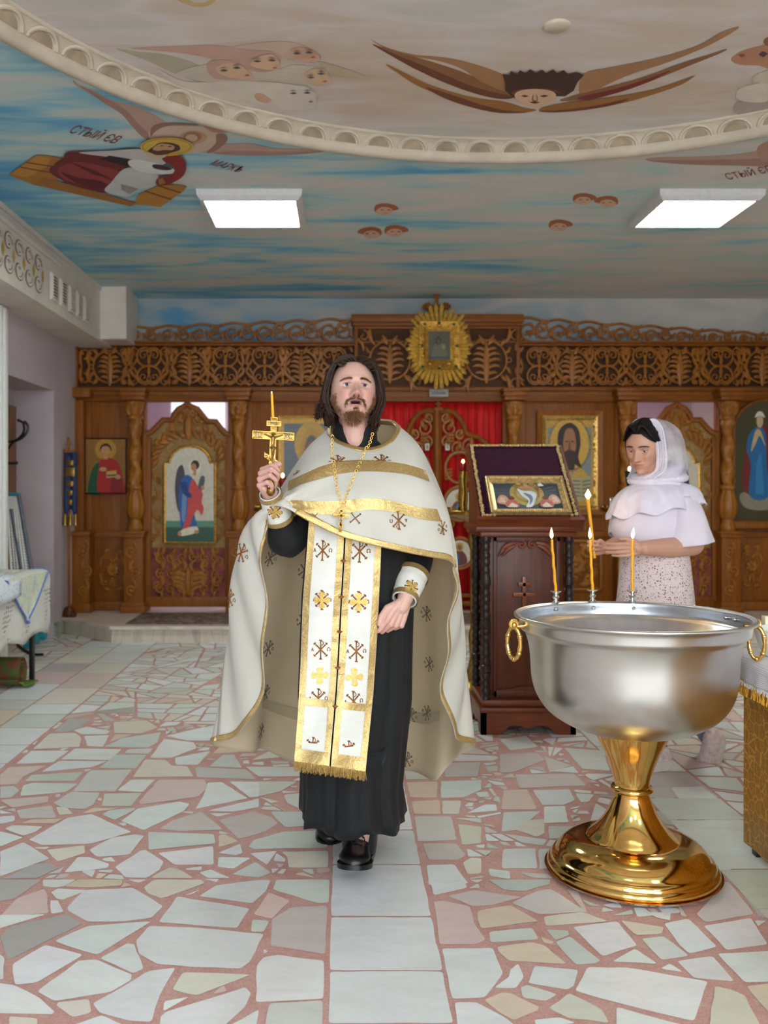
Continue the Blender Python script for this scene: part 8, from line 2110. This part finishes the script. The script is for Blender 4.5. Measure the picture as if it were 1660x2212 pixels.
# scarf: over the head, gathered at the neck, flounce on the shoulders
fdir = Vector((math.sin(math.radians(-44)), -math.cos(math.radians(-44)), 0)); fang = math.radians(-168)
lv = [(905, 1402, 22, 26, 76, 0), (912, 1409, 42, 44, 72, 0), (928, 1417, 58, 56, 68, 0), (950, 1421, 64, 62, 66, 0), (975, 1424, 66, 64, 65, 0), (998, 1426, 66, 64, 64, 0), (1018, 1427, 66, 60, 60, 0), (1034, 1426, 66, 58, 40, 0)]
G = []
for py, cx_, rx, ry, op, _ in lv:
    c = P(cx_-8, py, 4.54); row = []
    for k in range(49):
        a = fang+math.radians(op)+(2*PI-2*math.radians(op))*k/48; w_ = 1+.015*math.sin(k*.9+py*.03)
        row.append(c+Vector((rx*.00215*math.cos(a)*w_, ry*.00225*math.sin(a)*w_, 0)))
    G.append(row)
G = crom_loops(G, 4)
mb = MB(); mb.grid(G); apex = P(1398, 903, 4.52); mb.add(G[0]+[apex], [(k, k+1, 49) for k in range(48)])
scf = mb.build('headscarf', M_VEIL, wom, auto=0)
mb = MB(); M_LACE = plain('white_lace', (240, 234, 246), .8, 0, .03)
for side in (0, 48):      # lace edging: scallops and a row of eyelets
    edge = [r_[side] for r_ in G]; inn = [r_[side+(3 if side == 0 else -3)] for r_ in G]; e2 = crom(edge, 3)
    mb.tube(edge, .0022, 5); mb.tube([a.lerp(b, .55) for a, b in zip(edge, inn)], .0018, 5); mb.tube([a.lerp(b, 1) for a, b in zip(edge, inn)], .0022, 5)
    m_ = len(edge)
    for k in range(m_-1):
        for q in (0, .5):
            a = edge[k].lerp(edge[k+1], q); b = inn[k].lerp(inn[k+1], q); t = (edge[k+1]-edge[k]).normalized(); o = (a-b).normalized()
            mb.tube([a+o*.010*math.sin(u)+t*.0055*math.cos(u) for u in [PI*i/6 for i in range(7)]], .0013, 4)
            for f in (.28, .78): cc = a.lerp(b, f); mb.tube([cc+o*.0042*math.sin(u)+t*.0042*math.cos(u) for u in [2*PI*i/7 for i in range(8)]], .0011, 4)
mb.build('lace_edging', M_LACE, scf)
mb = MB()   # rolled folds round the neck
for cx_, py, rx, ry, r, tl in ((1420, 1026, .100, .085, .022, .016), (1424, 1036, .118, .098, .026, .010), (1420, 1046, .115, .10, .024, -.012), (1428, 1020, .095, .08, .018, .03)):
    c = P(cx_, py, 4.54); pts = [c+Vector((rx*math.cos(a), ry*math.sin(a), tl*math.cos(a)+.004*math.sin(3*a))) for a in [2*PI*k/40 for k in range(41)]]
    mb.tube(pts, [r*(1+.15*math.sin(k*.8)) for k in range(41)], 12, .75)
mb.build('gathered_folds', M_VEIL2, scf)
def flounce(rows, amp, nm):
    G = []
    for py, cx_, rx, ry, t in rows:
        c = P(cx_, py, 4.53); row = []
        for k in range(120):
            a = 2*PI*k/120; w_ = 1+amp*t*(math.sin(a*9+1)+.5*math.sin(a*17)); dz = -.0
            row.append(c+Vector((rx*math.cos(a)*w_, ry*math.sin(a)*w_, .010*t*math.sin(a*9+2.4)+rows_tilt(a)*t)))
        G.append(row)
    G = crom_loops(G, 4); mb = MB(); mb.grid([[G[j][i] for j in range(len(G))] for i in range(120)], True); return mb.build(nm, M_VEIL2, scf, solid=(.0012, 0))
rows_tilt = lambda a: .030*math.cos(a)
flounce([(1042, 1422, .10, .09, .1), (1050, 1422, .15, .12, .2), (1062, 1422, .19, .155, .4), (1078, 1420, .215, .18, .7), (1092, 1419, .225, .195, 1), (1102, 1418, .236, .205, 1.2)], .030, 'flounce')
# sneakers
M_SNK = plain('blush_mesh_sneaker', (224, 204, 202), .7, 0, .12, 40, .2); M_SOLE = plain('white_rubber', (222, 216, 210), .6, 0, .05)
Mk = Matrix.Translation(Vector((ix(1442, 4.5), 4.50, .002)))@Matrix.Rotation(math.radians(-66), 4, 'Z'); s1_ = shoe('sneaker', Mk, M_SNK, M_SOLE, wom, .26, .048, .085, .022); laces(s1_, Mk, .26, M_WHITE, .085)
Mk = Matrix.Translation(P(1551, 1592, 4.70))@Matrix.Rotation(math.radians(-40), 4, 'Z')@Matrix.Rotation(math.radians(50), 4, 'X'); s2_ = shoe('sneaker', Mk, M_SNK, M_SOLE, wom, .26, .050, .09, .022); laces(s2_, Mk, .26, M_WHITE, .09)
mb = MB(); foldtube(mb, [P(1508, 1560, 4.70), P(1518, 1572, 4.71), P(1532, 1590, 4.70)], [.045, .046, .048], 20, .03, 3); mb.build('sock', plain('grey_sock', (120, 128, 146), .9), wom)
mb = MB(); foldtube(mb, [P(1410, 1590, 4.53), P(1420, 1612, 4.52), P(1424, 1622, 4.51)], [.042, .043, .045], 20, .03, 3); mb.build('sock', plain('dark_grey_sock', (84, 84, 110), .9), wom)
# her candle
hc = thing('candle', tuple(P(1277, 1200, 4.36)), 'long burning yellow candle held in the hands of the woman in the white scarf', 'candle')
Yc_ = (KF[1][1].y+KF[1][3].y)/2-.0; mb = MB(); base = (KF[1][1]+KF[2][2])/2+Vector((.012, 0, -.05)); tp = P(1270, 1078, Yc_)
mb.tube([base, base.lerp(tp, .5)+Vector((.001, 0, 0)), tp], [.0066, .0075, .0095], 12); mb.build('wax_stick', M_WAX, hc)
mb = MB(); mb.lathe([(.0005, .0), (.009, .008), (.014, .016), (.011, .026), (.005, .036), (.0004, .046)], (0, 0, 0), 14, Matrix.Translation(tp+Vector((.002, 0, 0)))); mb.build('flame', M_FLAME, hc)
